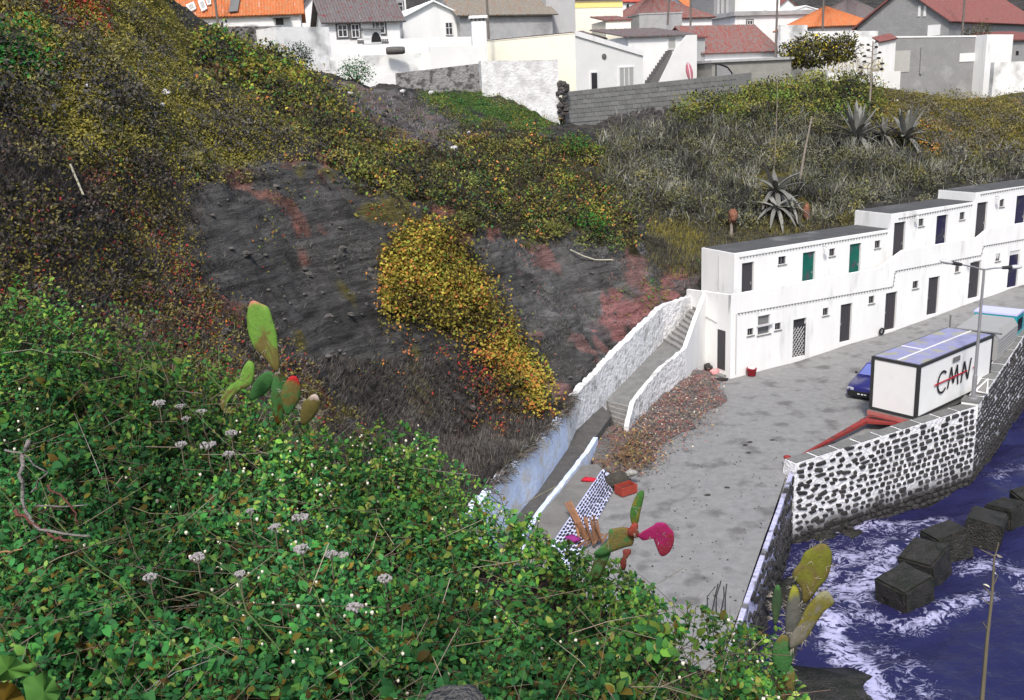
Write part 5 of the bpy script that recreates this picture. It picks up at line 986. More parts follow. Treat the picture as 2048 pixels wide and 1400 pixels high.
# ================================================================ vegetation
M_leaf = mat('leaves', None, .75, .15, 8, 0, spec=.12, attr=True, trans=.22); M_dry = mat('dry grass', None, .9, .1, 8, 0, spec=.1, attr=True, trans=.1)
def rnd(n, k=3): return RNG.normal(size=(n, k))
def nrmz(a): return a/(np.linalg.norm(a, axis=1, keepdims=True)+1e-9)
VK = 1.25   # hillside tones
def patchy(P, cols, w=None, sc=.55, mix=.55):      # colours that gather in light and dark clumps
    c = np.array([C(*x, VK)[:3] for x in cols]); w = np.array(w or [1]*len(cols), float); o = np.argsort(c.sum(1)); c, w = c[o], w[o]/w.sum(); v = fbm(P, sc, 3, 55)+mix*RNG.normal(size=len(P)); r = np.argsort(np.argsort(v))/max(1, len(v)-1)
    return np.clip(c[np.clip(np.searchsorted(np.cumsum(w), r), 0, len(c)-1)]*(1+.14*RNG.normal(size=(len(P), 1))), .002, 1)
def palette(n, cols, w=None, jit=.16):
    c = np.array([C(*x, VK)[:3] for x in cols]); w = np.array(w or [1]*len(cols), float); i = RNG.choice(len(cols), n, p=w/w.sum()); return np.clip(c[i]*(1+jit*rnd(n, 1))*(1+.06*rnd(n)), .002, 1)
SHP = {'diamond': (np.array([(0, 0, 0), (.5, .5, .12), (.5, -.5, .12), (1, 0, -.05)]), np.array([(0, 2, 1), (2, 3, 1)])),
       'oval': (np.array([(0, 0, 0), (.32, .46, .1), (.32, -.46, .1), (.72, .38, .08), (.72, -.38, .08), (1, 0, -.08)]), np.array([(0, 2, 1), (2, 3, 1), (2, 4, 3), (4, 5, 3)])),
       'blade': (np.array([(0, .5, 0), (0, -.5, 0), (.55, .4, .07), (.55, -.4, .07), (1, 0, -.12)]), np.array([(0, 1, 2), (1, 3, 2), (3, 4, 2)]))}
def leaves(name, P, A, N, ln, wd, col, m, parent=None, shape='diamond'):
    S, T = SHP[shape]; n = len(P); A = nrmz(A); B = nrmz(np.cross(N, A)); N = np.cross(A, B); ln = np.broadcast_to(ln, n)[:, None, None]; wd = np.broadcast_to(wd, n)[:, None, None]
    V = P[:, None]+A[:, None]*S[None, :, 0:1]*ln+B[:, None]*S[None, :, 1:2]*wd+N[:, None]*S[None, :, 2:3]*ln
    k = len(S); Fc = (T[None]+(np.arange(n)*k)[:, None, None]).reshape(-1, 3)
    return mesh_obj(name, V.reshape(-1, 3), Fc, m, parent, False, np.repeat(col, k, 0))
def sample(poly, n, soft=10):
    a = np.array(poly); lo, hi = a.min(0), a.max(0); x = RNG.uniform(lo[0], hi[0], n*3); y = RNG.uniform(lo[1], hi[1], n*3); k = inpoly(x+soft*rnd(n*3, 1)[:, 0], y+soft*rnd(n*3, 1)[:, 0], poly); return x[k][:n], y[k][:n]
def gnormal(P, e=.5):
    gx_ = (ground(P[:, 0]+e, P[:, 1])-ground(P[:, 0]-e, P[:, 1]))/(2*e); gy_ = (ground(P[:, 0], P[:, 1]+e)-ground(P[:, 0], P[:, 1]-e))/(2*e); gx_ = np.clip(gx_, -2.5, 2.5); gy_ = np.clip(gy_, -2.5, 2.5); return nrmz(np.c_[-gx_, -gy_, np.ones(len(P))])
def on_hill(poly, n, soft=10, clump=None, th=0.0, seed=0):
    x, y = sample(poly, n, soft); P, ok = hit(x, y)
    if clump is not None: P = P[vnoise(P, clump, seed)+.5*vnoise(P, clump*2.3, seed+1)+.25*RNG.normal(size=len(P)) > th]
    return P
def leafy(name, P, h, ln, cols, w, label, parent=None, up=.5, shape='diamond', ar=.6, cat='foliage', m=None):
    n = len(P); N = gnormal(P); P = P+N*(RNG.uniform(0, 1, (n, 1))**1.3*h); A = nrmz(rnd(n)+N*.2); NN = nrmz(N*.7+ZV*up+.55*rnd(n)+np.array([0, -.25, 0])); l = ln*RNG.uniform(.55, 1.35, n)
    o = leaves(name, P, A, NN, l, l*ar, np.clip(patchy(P, cols, w)*1.2, 0, .8), m or M_leaf, parent, shape)
    if parent is None: tag(o, label, cat, None, 'stuff')
    return o
def grassy(name, P, ln, wd, cols, w, label, lean=.35, down=0, cat='grass'):
    n = len(P); N = gnormal(P); A = nrmz(ZV*(1-down)+N*.7+lean*rnd(n)-ZV*down); l = ln*RNG.uniform(.4, 1.4, n); o = leaves(name, P-N*.03, A, nrmz(rnd(n)+N*.8+np.array([0, -.5, 0])), l, wd*RNG.uniform(.6, 1.4, n), patchy(P, cols, w)*1.4, M_dry, None, 'blade'); return tag(o, label, cat, None, 'stuff')
def mounds(name, poly, nb, rad, per, ln, cols, w, label, soft=18, ar=.5, flat=.75, cat='shrubs', mix=.35, keep=None):
    """many small shrubs grown together: leaves over domes, each dome with its own tone"""
    C0 = on_hill(poly, nb, soft)
    if keep is not None: C0 = keep(C0)
    nb = len(C0); r = rad*RNG.uniform(.45, 1.3, nb); n = np.maximum(20, (per*(r/rad)**2)).astype(int); i = np.repeat(np.arange(nb), n); m_ = len(i)
    d = nrmz(rnd(m_)+np.array([0, -.35, .45])); q = r[i][:, None]*d*RNG.uniform(.55, 1.08, (m_, 1))*np.array([1, 1, flat])*(1+.3*vnoise(d*1.7+C0[i]*3, 1, 2))[:, None]; P = C0[i]+q+ZV*(r[i]*.15)[:, None]
    tone = patchy(C0, cols, w, .3, .9)[i]; own = palette(m_, cols, w); col = tone*(1-mix)+own*mix; col *= (1+.18*rnd(m_, 1)); l = ln*RNG.uniform(.5, 1.4, m_)
    o = leaves(name, P, nrmz(rnd(m_)+d*.6+ZV*.3), nrmz(d+.5*rnd(m_)+ZV*.35), l, l*ar, np.clip(col*1.28, .002, .8), M_leaf, None, 'diamond'); return tag(o, label, cat, None, 'stuff')
OL, DK, GR, YG, YE, OR, RD_, GY = (106, 100, 46), (52, 50, 50), (54, 108, 50), (112, 140, 48), (172, 156, 50), (196, 122, 58), (140, 54, 50), (98, 96, 92)
leafy('ground_cover', on_hill(Z_OLIVE, 46000, 24, .5, -.5, 1), .16, .11, [(124, 118, 56), (132, 124, 62), (108, 102, 52), (80, 78, 66), (64, 110, 56), (150, 140, 68)], [7, 4, 3, 2, .3, .3], 'olive green creeping ground cover on the upper slope', up=1.0)
leafy('dark_scrub', on_hill(Z_OLIVE, 22000, 24, .38, .3, 7), .4, .13, [DK, (66, 64, 66), (80, 78, 72), (44, 44, 46)], None, 'dark grey dry scrub clumps dotted over the olive slope')
leafy('green_creeper', on_hill([(-40, 40), (60, 50), (120, 100), (110, 140), (60, 180), (-40, 160)], 2600, 14, .6, -.1, 3), .3, .17, [GR, (40, 90, 44), OL, DK], [4, 3, 2, 1], 'fresh green creeper patch high on the left slope')
grassy('dry_grass', on_hill(Z_DARK, 30000, 24), .26, .022, [DK, (70, 66, 64), (84, 80, 76), (58, 54, 50), (110, 104, 98)], [4, 4, 2, 3, .6], 'dark tangled dry grass on the steep left slope', .45)
leafy('olive_tufts', on_hill(Z_DARK, 26000, 24, .33, .22, 5), .2, .1, [OL, (94, 88, 42), (120, 112, 54), RD_, DK], [6, 4, 2, .7, 2], 'olive tufts scattered through the dark grass')
leafy('red_sorrel', on_hill(Z_DARK+[], 14000, 20, .4, .5, 15), .14, .1, [RD_, (120, 50, 48), (160, 66, 58)], None, 'patches of dark red sorrel on the left slope')
leafy('red_sorrel', on_hill([(-40, -40), (220, -40), (215, 70), (100, 60), (-40, 10)], 3200, 12, .5, -.1, 15), .2, .15, [RD_, (120, 50, 48), OR, OL], [4, 3, 1, 2], 'large dark red sorrel patch at the top of the slope')
grassy('rock_grass', on_hill(Z_ROCK+[], 9000, 20, .5, .2, 3), .2, .022, [(72, 70, 68), (90, 88, 84), DK], None, 'thin grey grass on the bare rock face', .5)
leafy('rock_tufts', on_hill(Z_ROCK, 9000, 20, .4, .68, 9), .16, .1, [OL, YG, OR, DK, RD_], [5, 2, 1.5, 2, 1], 'small olive and orange tufts clinging to the rock face')
VC = [OL, (78, 84, 40), (104, 124, 52), (150, 138, 62), (166, 106, 62), DK, (92, 66, 48), (56, 96, 52), (60, 58, 46), (40, 40, 38)]; VW = [5, 4, 1.6, 1.0, .7, 4, 1.4, 1.3, 4, 3]
leafy('hillside_vines', on_hill(Z_VINE, 24000, 24, .45, -.4, 11), .75, .19, VC, VW, 'tangled green, yellow and orange vines draped over the cliff brow')
leafy('sunlit_vines', on_hill([(365, 70), (430, 60), (560, 85), (610, 130), (640, 200), (560, 210), (420, 150)], 6500, 22, .5, -.35, 13), .65, .2, [(110, 134, 52), OL, (150, 142, 60), GR, DK, (150, 100, 60)], [3, 5, 1.3, 1.5, 3, .5], 'yellow-green leafy bank under the garden wall')  # leaf colours mix yellow-green, olive and dark
grassy('dark_understory', on_hill(Z_VINE, 9000, 24), .35, .03, [DK, (48, 46, 44), (72, 68, 62)], None, 'dark stems under the vines', .8)
grassy('scree_grass', on_hill(Z_SCREE, 4500, 22, .5, -.3, 3), .2, .025, [(112, 108, 108), (92, 88, 88), (132, 128, 128), (100, 80, 76), (84, 84, 52)], None, 'pale dry grass on the stony slope', .5)
leafy('green_grass', on_hill(Z_GRASS, 7500, 24, .45, -.35, 4), .22, .12, [(52, 92, 48), OL, (100, 120, 56), (72, 100, 50), (84, 82, 76)], [4, 4, 1, 3, 2], 'bright green grass below the plastered wall')
x = thing('creeping_vine', 'dense yellow and orange vine hanging down the rock face in one curtain', 'vine', hit1(900, 600))
P = on_hill(Z_YEL, 17000, 17, .7, -.75, 5); leafy('foliage', P, .7, .155, [(154, 142, 62), (136, 124, 52), OL, (110, 100, 40), (166, 112, 58), (104, 124, 50), (140, 84, 50), (66, 54, 30), (44, 40, 30)], [2.6, 4, 6, 4, 1.4, 1.4, 1, 3, 3], None, x)
P = on_hill([(930, 690), (1000, 640), (1105, 800), (1070, 840), (1010, 790)], 3000, 16, .6, -.1, 4); leafy('autumn_foliage', P, .6, .155, [(170, 108, 60), (166, 130, 62), RD_, (150, 136, 58), OL, DK], [3, 3, 2, 2, 3, 2], None, x)
leafy('red_tufts', on_hill([(800, 660), (960, 700), (1060, 830), (1000, 880), (860, 780)], 3500, 24, .6, .3, 6), .3, .13, [RD_, (160, 100, 60), OL, (90, 60, 40)], [2, 1.5, 2, 3], 'red and orange creepers below the yellow vine')
grassy('slope_grass', on_hill([(620, 720), (900, 720), (1110, 820), (1060, 880), (960, 985), (760, 880)], 17000, 16), .34, .025, [DK, (64, 60, 58), (78, 74, 70), (96, 92, 88)], [3, 4, 3, 1], 'dark dry grass covering the foot of the cliff', .4)
leafy('pink_bank_herbs', on_hill(Z_PINK, 2200, 14, .5, .35, 5), .2, .12, [OL, GR, (90, 90, 40)], None, 'green herbs on the pink earth above the ramp')
grassy('pink_bank_grass', on_hill(Z_ROCK2, 8000, 16, .5, .1, 8), .2, .02, [(90, 88, 86), (110, 106, 104), (72, 70, 68), (150, 100, 96)], [4, 3, 3, .7], 'thin grass on the grey earth face above the ramp', .5)
# cane thicket: long upright blades
AGP = [(1708, 262), (1806, 265), (1760, 270), (1548, 375), (1548, 430), (1590, 425)]
def clear_of_agaves(P, r=34):
    x, y = proj(P); k = np.ones(len(P), bool)
    for a, b in AGP: k &= (x-a)**2+((y-b)*1.2)**2 > r*r
    return P[k]
P = clear_of_agaves(on_hill(Z_CANE, 21000, 20, .3, -.35, 21)); n = len(P); A = nrmz(ZV*1.0+.5*rnd(n)); l = RNG.uniform(.3, 1.0, n)
tag(leaves('cane_thicket', P+ZV*RNG.uniform(0, .6, (n, 1)), A, nrmz(rnd(n)+np.array([0, -.6, .3])), l, RNG.uniform(.025, .06, n), patchy(P, [(92, 92, 86), (112, 112, 102), (70, 72, 66), (52, 52, 50), (132, 130, 120), (84, 86, 56), (40, 40, 40)], [4, 3, 4, 4, 1, 2, 2])*1.25, M_dry, None, 'blade'), 'grey-green cane thicket covering the bank behind the boathouse', 'cane', None, 'stuff')
leafy('thicket_leaves', clear_of_agaves(on_hill(Z_CANE, 22000, 20, .35, .0, 23), 36), 1.0, .17, [(98, 94, 52), (140, 128, 66), (84, 86, 56), DK, (70, 74, 48), (92, 92, 86), (40, 40, 38)], [3, .7, 4, 4, 4, 4, 2], 'olive and yellow leaves mixed into the cane thicket', ar=.4)
mounds('cane_bushes', Z_CANE, 330, .75, 150, .17, [(96, 96, 74), (88, 92, 56), (116, 112, 66), (110, 110, 102), (70, 72, 62), (54, 54, 48), (130, 120, 66)], [4, 4, 3, 4, 4, 3, 1], 'grey-green bushes packed into the thicket behind the boathouse', keep=lambda P: clear_of_agaves(P, 40))
mounds('mound_bushes', Z_MOUND, 130, .95, 210, .2, [(98, 104, 52), (118, 120, 58), (84, 92, 48), (140, 134, 66), (66, 70, 46), (52, 52, 42), (96, 128, 56)], [4, 3, 4, 1.5, 3, 2, 1.5], 'rounded olive and yellow-green bushes below the concrete shed')
mounds('right_bushes', Z_RIGHT, 130, .8, 130, .16, [(110, 104, 54), (98, 94, 84), (84, 82, 84), (120, 110, 60), (70, 68, 66)], [4, 3, 3, 2, 2], 'olive and grey bushes on the far right bank')
mounds('brow_bushes', Z_VINE, 330, .6, 120, .15, [(96, 94, 50), (78, 84, 46), (108, 118, 56), (140, 126, 66), (60, 58, 48), (54, 52, 46), (120, 84, 58), (64, 98, 56)], [4, 4, 2, 1.2, 4, 3, 1, 1.2], 'bushy vine clumps along the cliff brow')
mounds('slope_bushes', Z_OLIVE, 210, .5, 110, .13, [(84, 82, 78), (68, 66, 66), (104, 100, 62), (56, 54, 54), (122, 116, 60)], [3, 4, 3, 3, 2], 'small grey and olive bushes on the upper left slope')
mounds('dark_bushes', Z_DARK, 260, .42, 90, .11, [(78, 74, 70), (62, 60, 58), (104, 98, 58), (54, 50, 48), (112, 66, 60)], [4, 4, 3, 3, .8], 'small dark bushes on the steep left slope')
leafy('mound_shrubs', on_hill(Z_MOUND, 15000, 18, .4, -.5, 25), 1.2, .24, [OL, (84, 90, 44), (104, 122, 52), (150, 138, 64), (60, 98, 52), DK, (60, 54, 42), (40, 40, 36)], [5, 5, 2, 1, 1.2, 4, 3, 3], 'thick green and yellow shrubs on the bank below the concrete shed', up=.9, ar=.55)
leafy('right_scrub', on_hill(Z_RIGHT, 17000, 22, .3, -.5, 27), .25, .17, [OL, (112, 104, 52), (92, 86, 46), (72, 70, 62)], [6, 4, 3, 2], 'olive ground cover on the far right bank')
leafy('grey_scrub', on_hill(Z_RIGHT, 12000, 20, .25, .2, 29), .8, .17, [(84, 82, 84), (66, 64, 66), (104, 100, 100), OR, DK], [4, 4, 2, .4, 2], 'grey twiggy scrub mounds on the far right bank', ar=.25)
leafy('orange_scrub', on_hill([(1780, 240), (2060, 250), (2060, 320), (1900, 300)], 5000, 20, .3, .55, 31), .4, .17, [(184, 122, 58), (160, 104, 60), OL, (150, 130, 60)], None, 'orange flowering scrub on the far right bank')
grassy('bank_grass', on_hill(Z_BEHIND, 9000, 20), .35, .03, [(92, 88, 62), (74, 72, 64), (60, 58, 54), (112, 104, 50)], None, 'olive-grey grass directly behind the boathouse roof', .35)
_low = [(-60, 640), (400, 700), (760, 880), (960, 1000), (960, 1180), (400, 1080), (-60, 950)]
grassy('lower_slope_grass', on_hill(_low, 14000, 16), .34, .028, [DK, (70, 66, 62), (84, 80, 74), (100, 94, 70)], None, 'dry grass on the lower slope behind the foreground shrub', .45)
leafy('lower_slope_tufts', on_hill(_low, 7000, 16, .45, .1, 41), .25, .12, [OL, (84, 80, 60), DK, (110, 70, 60)], [4, 3, 3, 1], 'olive tufts on the lower slope behind the foreground shrub')
# overhanging grass on the blue-tinted wall top
pts = offset(WBP, -.3); n = 1300; i = RNG.integers(4, 8, n); f = RNG.uniform(0, 1, (n, 1)); a = np.array(pts)[i]; b = np.array(pts)[i+1]; hts = np.array([w[3] for w in WB])
P = a+(b-a)*f; P[:, 2] = P[:, 2]+hts[i]*(1-f[:, 0])+hts[i+1]*f[:, 0]+.03; P = P+np.c_[RNG.uniform(-.15, .28, n), RNG.uniform(-.15, .0, n), np.zeros(n)]; A = nrmz(np.c_[.6+.4*rnd(n, 1), -.4+.4*rnd(n, 1), .15+.5*rnd(n, 1)])
tag(leaves('hanging_grass', P, A, nrmz(rnd(n)+ZV), RNG.uniform(.25, .65, n), .03, palette(n, [(70, 66, 62), (88, 84, 78), (112, 106, 98)]), M_dry, None, 'blade'), 'dry grass hanging over the top of the blue wall', 'grass', None, 'stuff')
# leaf litter and brush on the earth bank
BPX = [(p[0], p[1]) for p in bank_px]; x, y = sample(BPX, 4600, 16); zz = np.interp(y, [735, 930], [.55, .03]); P = np.array([onz(a, b, c+.08) for a, b, c in zip(x, y, zz)]); n = len(P)
tag(leaves('leaf_litter', P, nrmz(rnd(n)*[1, 1, .3]), nrmz(ZV+.4*rnd(n)), RNG.uniform(.06, .16, n), .06, palette(n, [(140, 92, 86), (112, 90, 84), (156, 128, 92), (96, 92, 88), (126, 66, 60), (186, 178, 162), (120, 116, 110)], [3, 4, 2, 5, .8, .8, 4]), M_dry, None, 'oval'), 'red-brown leaf litter on the bank beside the ramp', 'litter', None, 'stuff')
c = onz(1255, 905, .3); bp = thing('brush_pile', 'heap of dry yellow-brown brushwood dumped on the earth bank', 'brush pile', c); mb = MB(); r = random.Random(21)
for k in range(190):
    a = onz(r.gauss(1250, 32), r.gauss(895, 26), r.uniform(.08, .5)); d = unit([r.gauss(0, 1), r.gauss(0, 1), r.gauss(.1, .5)])*r.uniform(.3, .8); mb.tube([a-d/2, a+v3(0, 0, r.uniform(-.05, .1)), a+d/2], [.018, .014, .006], 4)
mb.make('twigs', mat('dry twig', C(130, 104, 76), .9, .35, 3), bp, kind='stuff')
n = 900; P = np.array([onz(r.gauss(1250, 32), r.gauss(898, 26), r.uniform(.05, .45)) for _ in range(n)]); leaves('dead_leaves', P, rnd(n), nrmz(ZV+.6*rnd(n)), RNG.uniform(.08, .18, n), .07, palette(n, [(148, 128, 78), (96, 92, 60), (124, 88, 66), (110, 96, 76), DK], [3, 2, 2, 3, 3]), M_dry, bp, 'oval')
# ---------------------------------------------------------------- bushes
def bush(px, py, rx, rz, cols, w, label, n=1100, ls=.15, ar=.5, D=None):
    p = hit1(px, py) if D is None else atd(px, py, D); b = p-ZV*.2; T = thing('bush', label, 'bush', b, 'bushes on the far bank'); mb = MB()
    for k in range(5): a = k*1.26; mb.tube([b, b+v3(math.cos(a)*rx*.3, math.sin(a)*rx*.3, rz*.5), b+v3(math.cos(a)*rx*.6, math.sin(a)*rx*.6, rz*1.2)], [.05, .035, .012], 5)
    mb.make('stem', mat('bush stem', C(84, 72, 60), .9, .2), T)
    d = nrmz(rnd(n)); rad = RNG.uniform(.45, 1.08, (n, 1))*(1+.25*vnoise(d*2+px, 1.3, 3))[:, None]; P = b+d*rad*np.array([rx, rx*.8, rz])+ZV*rz*.75; k = P[:, 2] > b[2]; P, d = P[k], d[k]; n = len(P)
    l = ls*RNG.uniform(.6, 1.3, n); leaves('foliage', P, nrmz(rnd(n)+d*.5), nrmz(d+.6*rnd(n)+ZV*.3), l, l*ar, palette(n, cols, w), M_leaf, T, 'diamond')
bush(712, 162, 1.3, 1.0, [(40, 96, 48), (56, 110, 50), DK], [3, 2, 1], 'round green bush at the foot of the white terrace wall'); bush(598, 112, 1.0, 1.0, [(60, 64, 60), DK, (40, 80, 44)], None, 'dark bushy tuft against the tall white yard wall')
bush(1306, 212, 1.2, .8, [(50, 70, 46), DK, (60, 64, 56)], None, 'dark green bush on the rubble under the block wall'); bush(1178, 470, 1.2, 1.1, [(50, 110, 46), (70, 116, 48), OL], [3, 2, 2], 'bright green clump hanging over the grey rock by the ramp')
bush(1722, 190, 1.5, 1.3, [(62, 62, 44), DK, (84, 82, 50)], None, 'dense dark bush beside the tall flowering stalk'); bush(1838, 160, 2.4, 1.2, [(88, 86, 84), (66, 64, 64), OL], [3, 3, 1], 'wide grey twiggy bush under the cement yard wall', 700, .3, .2); bush(1965, 165, 1.6, 1.7, [(66, 64, 60), DK, OL], None, 'dark grey bush beside the stained white wall', 520, .3, .25)
bush(1440, 190, 1.9, 1.1, [YG, (92, 140, 44), GR, OL], [4, 3, 2, 2], 'lime green bush below the block wall', 620, .26); bush(1150, 300, 1.2, .8, [(60, 120, 56), OL, DK], [3, 2, 1], 'small fresh green bush on the slope under the plastered wall')
bush(1620, 130, 3.0, 1.7, [OL, (84, 88, 44), DK, YE, (60, 60, 50)], [4, 3, 4, 1, 3], 'big leafy bush behind the concrete shed and before the white yard wall', 3200, .34, .5, 94.5); bush(1685, 120, 1.6, 1.5, [(80, 80, 44), DK, OL], None, 'smaller dark bush against the plain white yard wall', 1300, .34, .45, 95)
bush(1965, 70, 1.0, .9, [(70, 76, 50), DK, (96, 96, 66)], None, 'little shrub showing above the white coping before the barn', 300, .22, .4, 97.5); bush(1938, 72, .7, .6, [(70, 76, 50), DK], None, 'low shrub tuft above the coping next to the barn pole', 200, .2, .4, 97.4)
bush(2010, 330, 2.0, .9, [(92, 90, 92), (70, 68, 70), DK], None, 'pale grey bush at the right end above the boathouse roofs', 600, .3, .25); bush(1180, 318, 1.3, .8, [OL, YG, DK], None, 'olive bush at the left end of the cane thicket')
# dry maize
def maize(px, py, h_):
    p = atd(px, py, 93); T = thing('maize_plant', 'dry yellow maize plant before the plain white yard wall', 'maize', p-ZV*.3, 'dry maize in the yard'); MB().tube([p-ZV*.3, p+ZV*h_], [.035, .015], 5).make('stalk', mat('straw', C(176, 160, 96), .9, .2), T)
    n = 9; z = RNG.uniform(.2, .95, n); a = RNG.uniform(0, 6.28, n); P = p+ZV*(z*h_)[:, None]; A = np.c_[np.cos(a), np.sin(a), RNG.uniform(-.4, .7, n)]; leaves('leaf', P, A, np.c_[np.zeros(n), np.zeros(n), np.ones(n)]+.2*rnd(n), RNG.uniform(.5, .9, n), .1, palette(n, [(190, 170, 90), (150, 140, 70), (206, 186, 110), (120, 110, 60)]), M_dry, T, 'blade')
for k in range(11): maize(1664+k*10+random.uniform(-3, 3), 152, random.uniform(1.1, 1.9))
# agaves: every leaf a piece
def agave_mesh(seed, droop):
    r = random.Random(seed); mb = MB(); n = 9
    for i in range(n+1):
        t = i/n; w_ = .062*(math.sin(math.pi*min(1, t*.85+.13))**.8)*(1 if t < .97 else .3); z = .10*t-droop*t*t
        for k, (y, dz) in enumerate(((-1, .03), (0, -.012), (1, .03))): mb.v.append(v3(t*(1-.2*droop*t), y*w_, z+dz*(1-t)))
    for i in range(n):
        for k in range(2): mb.f.append((i*3+k, (i+1)*3+k, (i+1)*3+k+1, i*3+k+1))
    me = bpy.data.meshes.new('leaf'); me.from_pydata([tuple(v) for v in mb.v], [], mb.f); me.update(); me.polygons.foreach_set('use_smooth', np.ones(len(me.polygons), bool)); me.materials.append(mat('agave leaf', C(128, 128, 122), .7, .2, 3, rnd=.3)); return me
AG = [agave_mesh(1, .02), agave_mesh(2, .3), agave_mesh(3, .75)]
def agave(px, py, L_, n, label, lift=.2, el=(.05, 1.35), aim=None):
    p = hit1(px, py)+ZV*(lift+.2)+v3(0, -.4, 0); T = thing('agave', label, 'agave', p, 'agaves on the bank'); MB().blob(p, (.22, .22, .3), 8, 5, .1).make('heart', mat('agave heart', C(120, 122, 112), .7, .1), T)
    for k in range(n):
        e_ = el[0]+(el[1]-el[0])*((k+.5)/n); a = k*2.4; o = bpy.data.objects.new('leaf', AG[0] if e_ > .85 else AG[1] if e_ > .35 else AG[2]); COL.objects.link(o); o.parent = T; s_ = L_*random.uniform(.8, 1.1); o.scale = (s_, s_*1.15, s_); o.rotation_euler = (0, -e_, a)
agave(1708, 288, 2.7, 34, 'large grey agave with upright leaves left of its twin'); agave(1806, 290, 2.6, 32, 'large grey agave with upright leaves nearest the orange scrub'); agave(1762, 284, 1.7, 20, 'smaller agave wedged between two large ones')
agave(1548, 398, 2.4, 34, 'agave with drooping withered leaves above the star-shaped one', .3, (-.9, .9)); agave(1548, 432, 2.0, 22, 'star-shaped agave just behind the boathouse roof', .3, (-.3, .7)); agave(1580, 425, 1.3, 14, 'withered little agave beside the star-shaped one', .1, (-.3, 1.0))
def stalk(pts, label, rad, bract=True, top=0):
    b = hit1(*pts[0]); P = [b-ZV*.2]+[atd(x, y, b[1]) for x, y in pts[1:]]; T = thing('agave_stalk', label, 'flower stalk', b, 'agave flower stalks'); MB().tube(P, list(np.linspace(rad, rad*.45, len(P))), 7).make('stem', mat('stalk bark', C(150, 140, 128), .9, .25, 3), T)
    if bract:
        e_ = P[-1]; 
        for k in range(12):
            z = k/12; c = e_-ZV*(2.4*(1-z)); sd = 1 if k % 2 else -1; L_ = .75*(1-z)+.15; MB().tube([c, c+v3(sd*L_, .2*sd*(-1)**(k//2), .12)], .025, 4).make('branchlet', mat('stalk bark', None), T); MB().blob(c+v3(sd*L_, .2*sd*(-1)**(k//2), .16), (.15, .15, .09), 7, 4, .3, k).make('seed_head', mat('seed head', C(74, 66, 60), .9, .2), T)
stalk([(1738, 235), (1742, 160), (1746, 82)], 'tall agave flower stalk with dark seed heads before the white yard walls', .09); stalk([(1597, 372), (1608, 310), (1624, 232)], 'leaning bleached agave stalk in the cane thicket', .1, False); stalk([(1548, 345), (1553, 250), (1556, 135)], 'slender brown agave stalk rising past the concrete shed', .035, False)
for k in range(3): pass
stalk([(1462, 470), (1463, 452), (1466, 425)], 'short dead trunk with a rusty top behind the boathouse roof', .13, False); p = hit1(1462, 470); p = atd(1466, 432, p[1]); MB().blob(p, (.24, .22, .4), 12, 8, .45, 3).make('withered_plant', mat('rusty orange', C(150, 104, 84), .95, .4, 6, .6, 10), None, True, 'rusty orange withered plant on top of the short dead trunk', None, 'plant')
p = hit1(1613, 440); MB().blob(p+ZV*.3, (.22, .2, .6), 12, 9, .45, 5).make('withered_plant', mat('rusty orange', None), None, True, 'rusty orange withered plant at the edge of the boathouse roof', None, 'plant')
# rubble under the block wall: stones one by one
SR = thing('rubble_heap', 'dark loose rubble along the foot of the block wall', 'rubble', hit1(1250, 225)); M_rs = mat('rubble stone', C(84, 80, 80), .95, .3, 4, .5, 9, rnd=.4); sme = []
for i in range(4):
    mb = MB().blob((0, 0, 0), 1, 7, 5, .25, i); me = bpy.data.meshes.new('stone'); me.from_pydata([tuple(v) for v in mb.v], [], mb.f); me.materials.append(M_rs); sme.append(me)
x, y = sample([(1128, 218), (1300, 205), (1490, 178), (1400, 205), (1300, 232), (1150, 248), (1118, 240)], 230, 3); P, ok = hit(x, y); r0 = wloc(SR)
for p in P: o = bpy.data.objects.new('stone', random.choice(sme)); COL.objects.link(o); o.parent = SR; o.location = p-r0+ZV*.08; s_ = random.uniform(.14, .34); o.scale = (s_*1.3, s_, s_*.75); o.rotation_euler = (random.uniform(0, 3), random.uniform(0, 3), random.uniform(0, 3))
cr_ = thing('rubble_corner', 'crumbling dark stone edge of the plastered wall', 'rubble', hit1(1125, 235))
for k in range(40): p = atd(random.uniform(1117, 1134), random.uniform(165, 236), 76.9); o = bpy.data.objects.new('stone', random.choice(sme)); COL.objects.link(o); o.parent = cr_; o.location = p-wloc(cr_); s_ = random.uniform(.15, .28); o.scale = (s_, s_, s_*.8); o.rotation_euler = (random.uniform(0, 3), 0, random.uniform(0, 3))
# pale stones on the scree, stick, cable on the cliff
for k, (x, y, s_) in enumerate(((908, 300, .25), (938, 268, .16), (862, 188, .2), (700, 190, .18), (805, 185, .2), (330, 190, .22), (322, 216, .16), (102, 222, .2), (1792, 205, .22), (176, 178, .12))): p = hit1(x, y); MB().blob(p+ZV*.1, (s_, s_*.7, s_*.6), 7, 5, .25, k).make('pale_stone', mat('pale stone', C(214, 212, 212), .9, .1), None, False, ['long white stone on the scree', 'white stone near the top of the scree', 'white stone below the rubble wall', 'small white stone under the green bush', 'white stone at the foot of the terrace wall', 'white litter in the middle of the olive slope', 'small white litter just below another on the olive slope', 'white stone by a red sorrel patch', 'white rag on the far right bank', 'tiny white stone high on the olive slope'][k], None, 'stone')
a, b = hit1(155, 362), hit1(178, 402); MB().tube([a+v3(0, -.3, .5), b+v3(0, -.3, .2)], .03, 5).make('stick', mat('bleached wood', C(206, 202, 180), .9, .15), None, False, 'bleached stick leaning on the dark left slope', None, 'stick')
P = [hit1(x, y)+v3(0, -.25, .05) for x, y in ((1140, 500), (1165, 512), (1190, 520), (1225, 520))]; MB().tube(P, .035, 5).make('dead_branch', mat('bleached wood', None), None, False, 'pale dead branch across the grey rock above the ramp', None, 'branch')
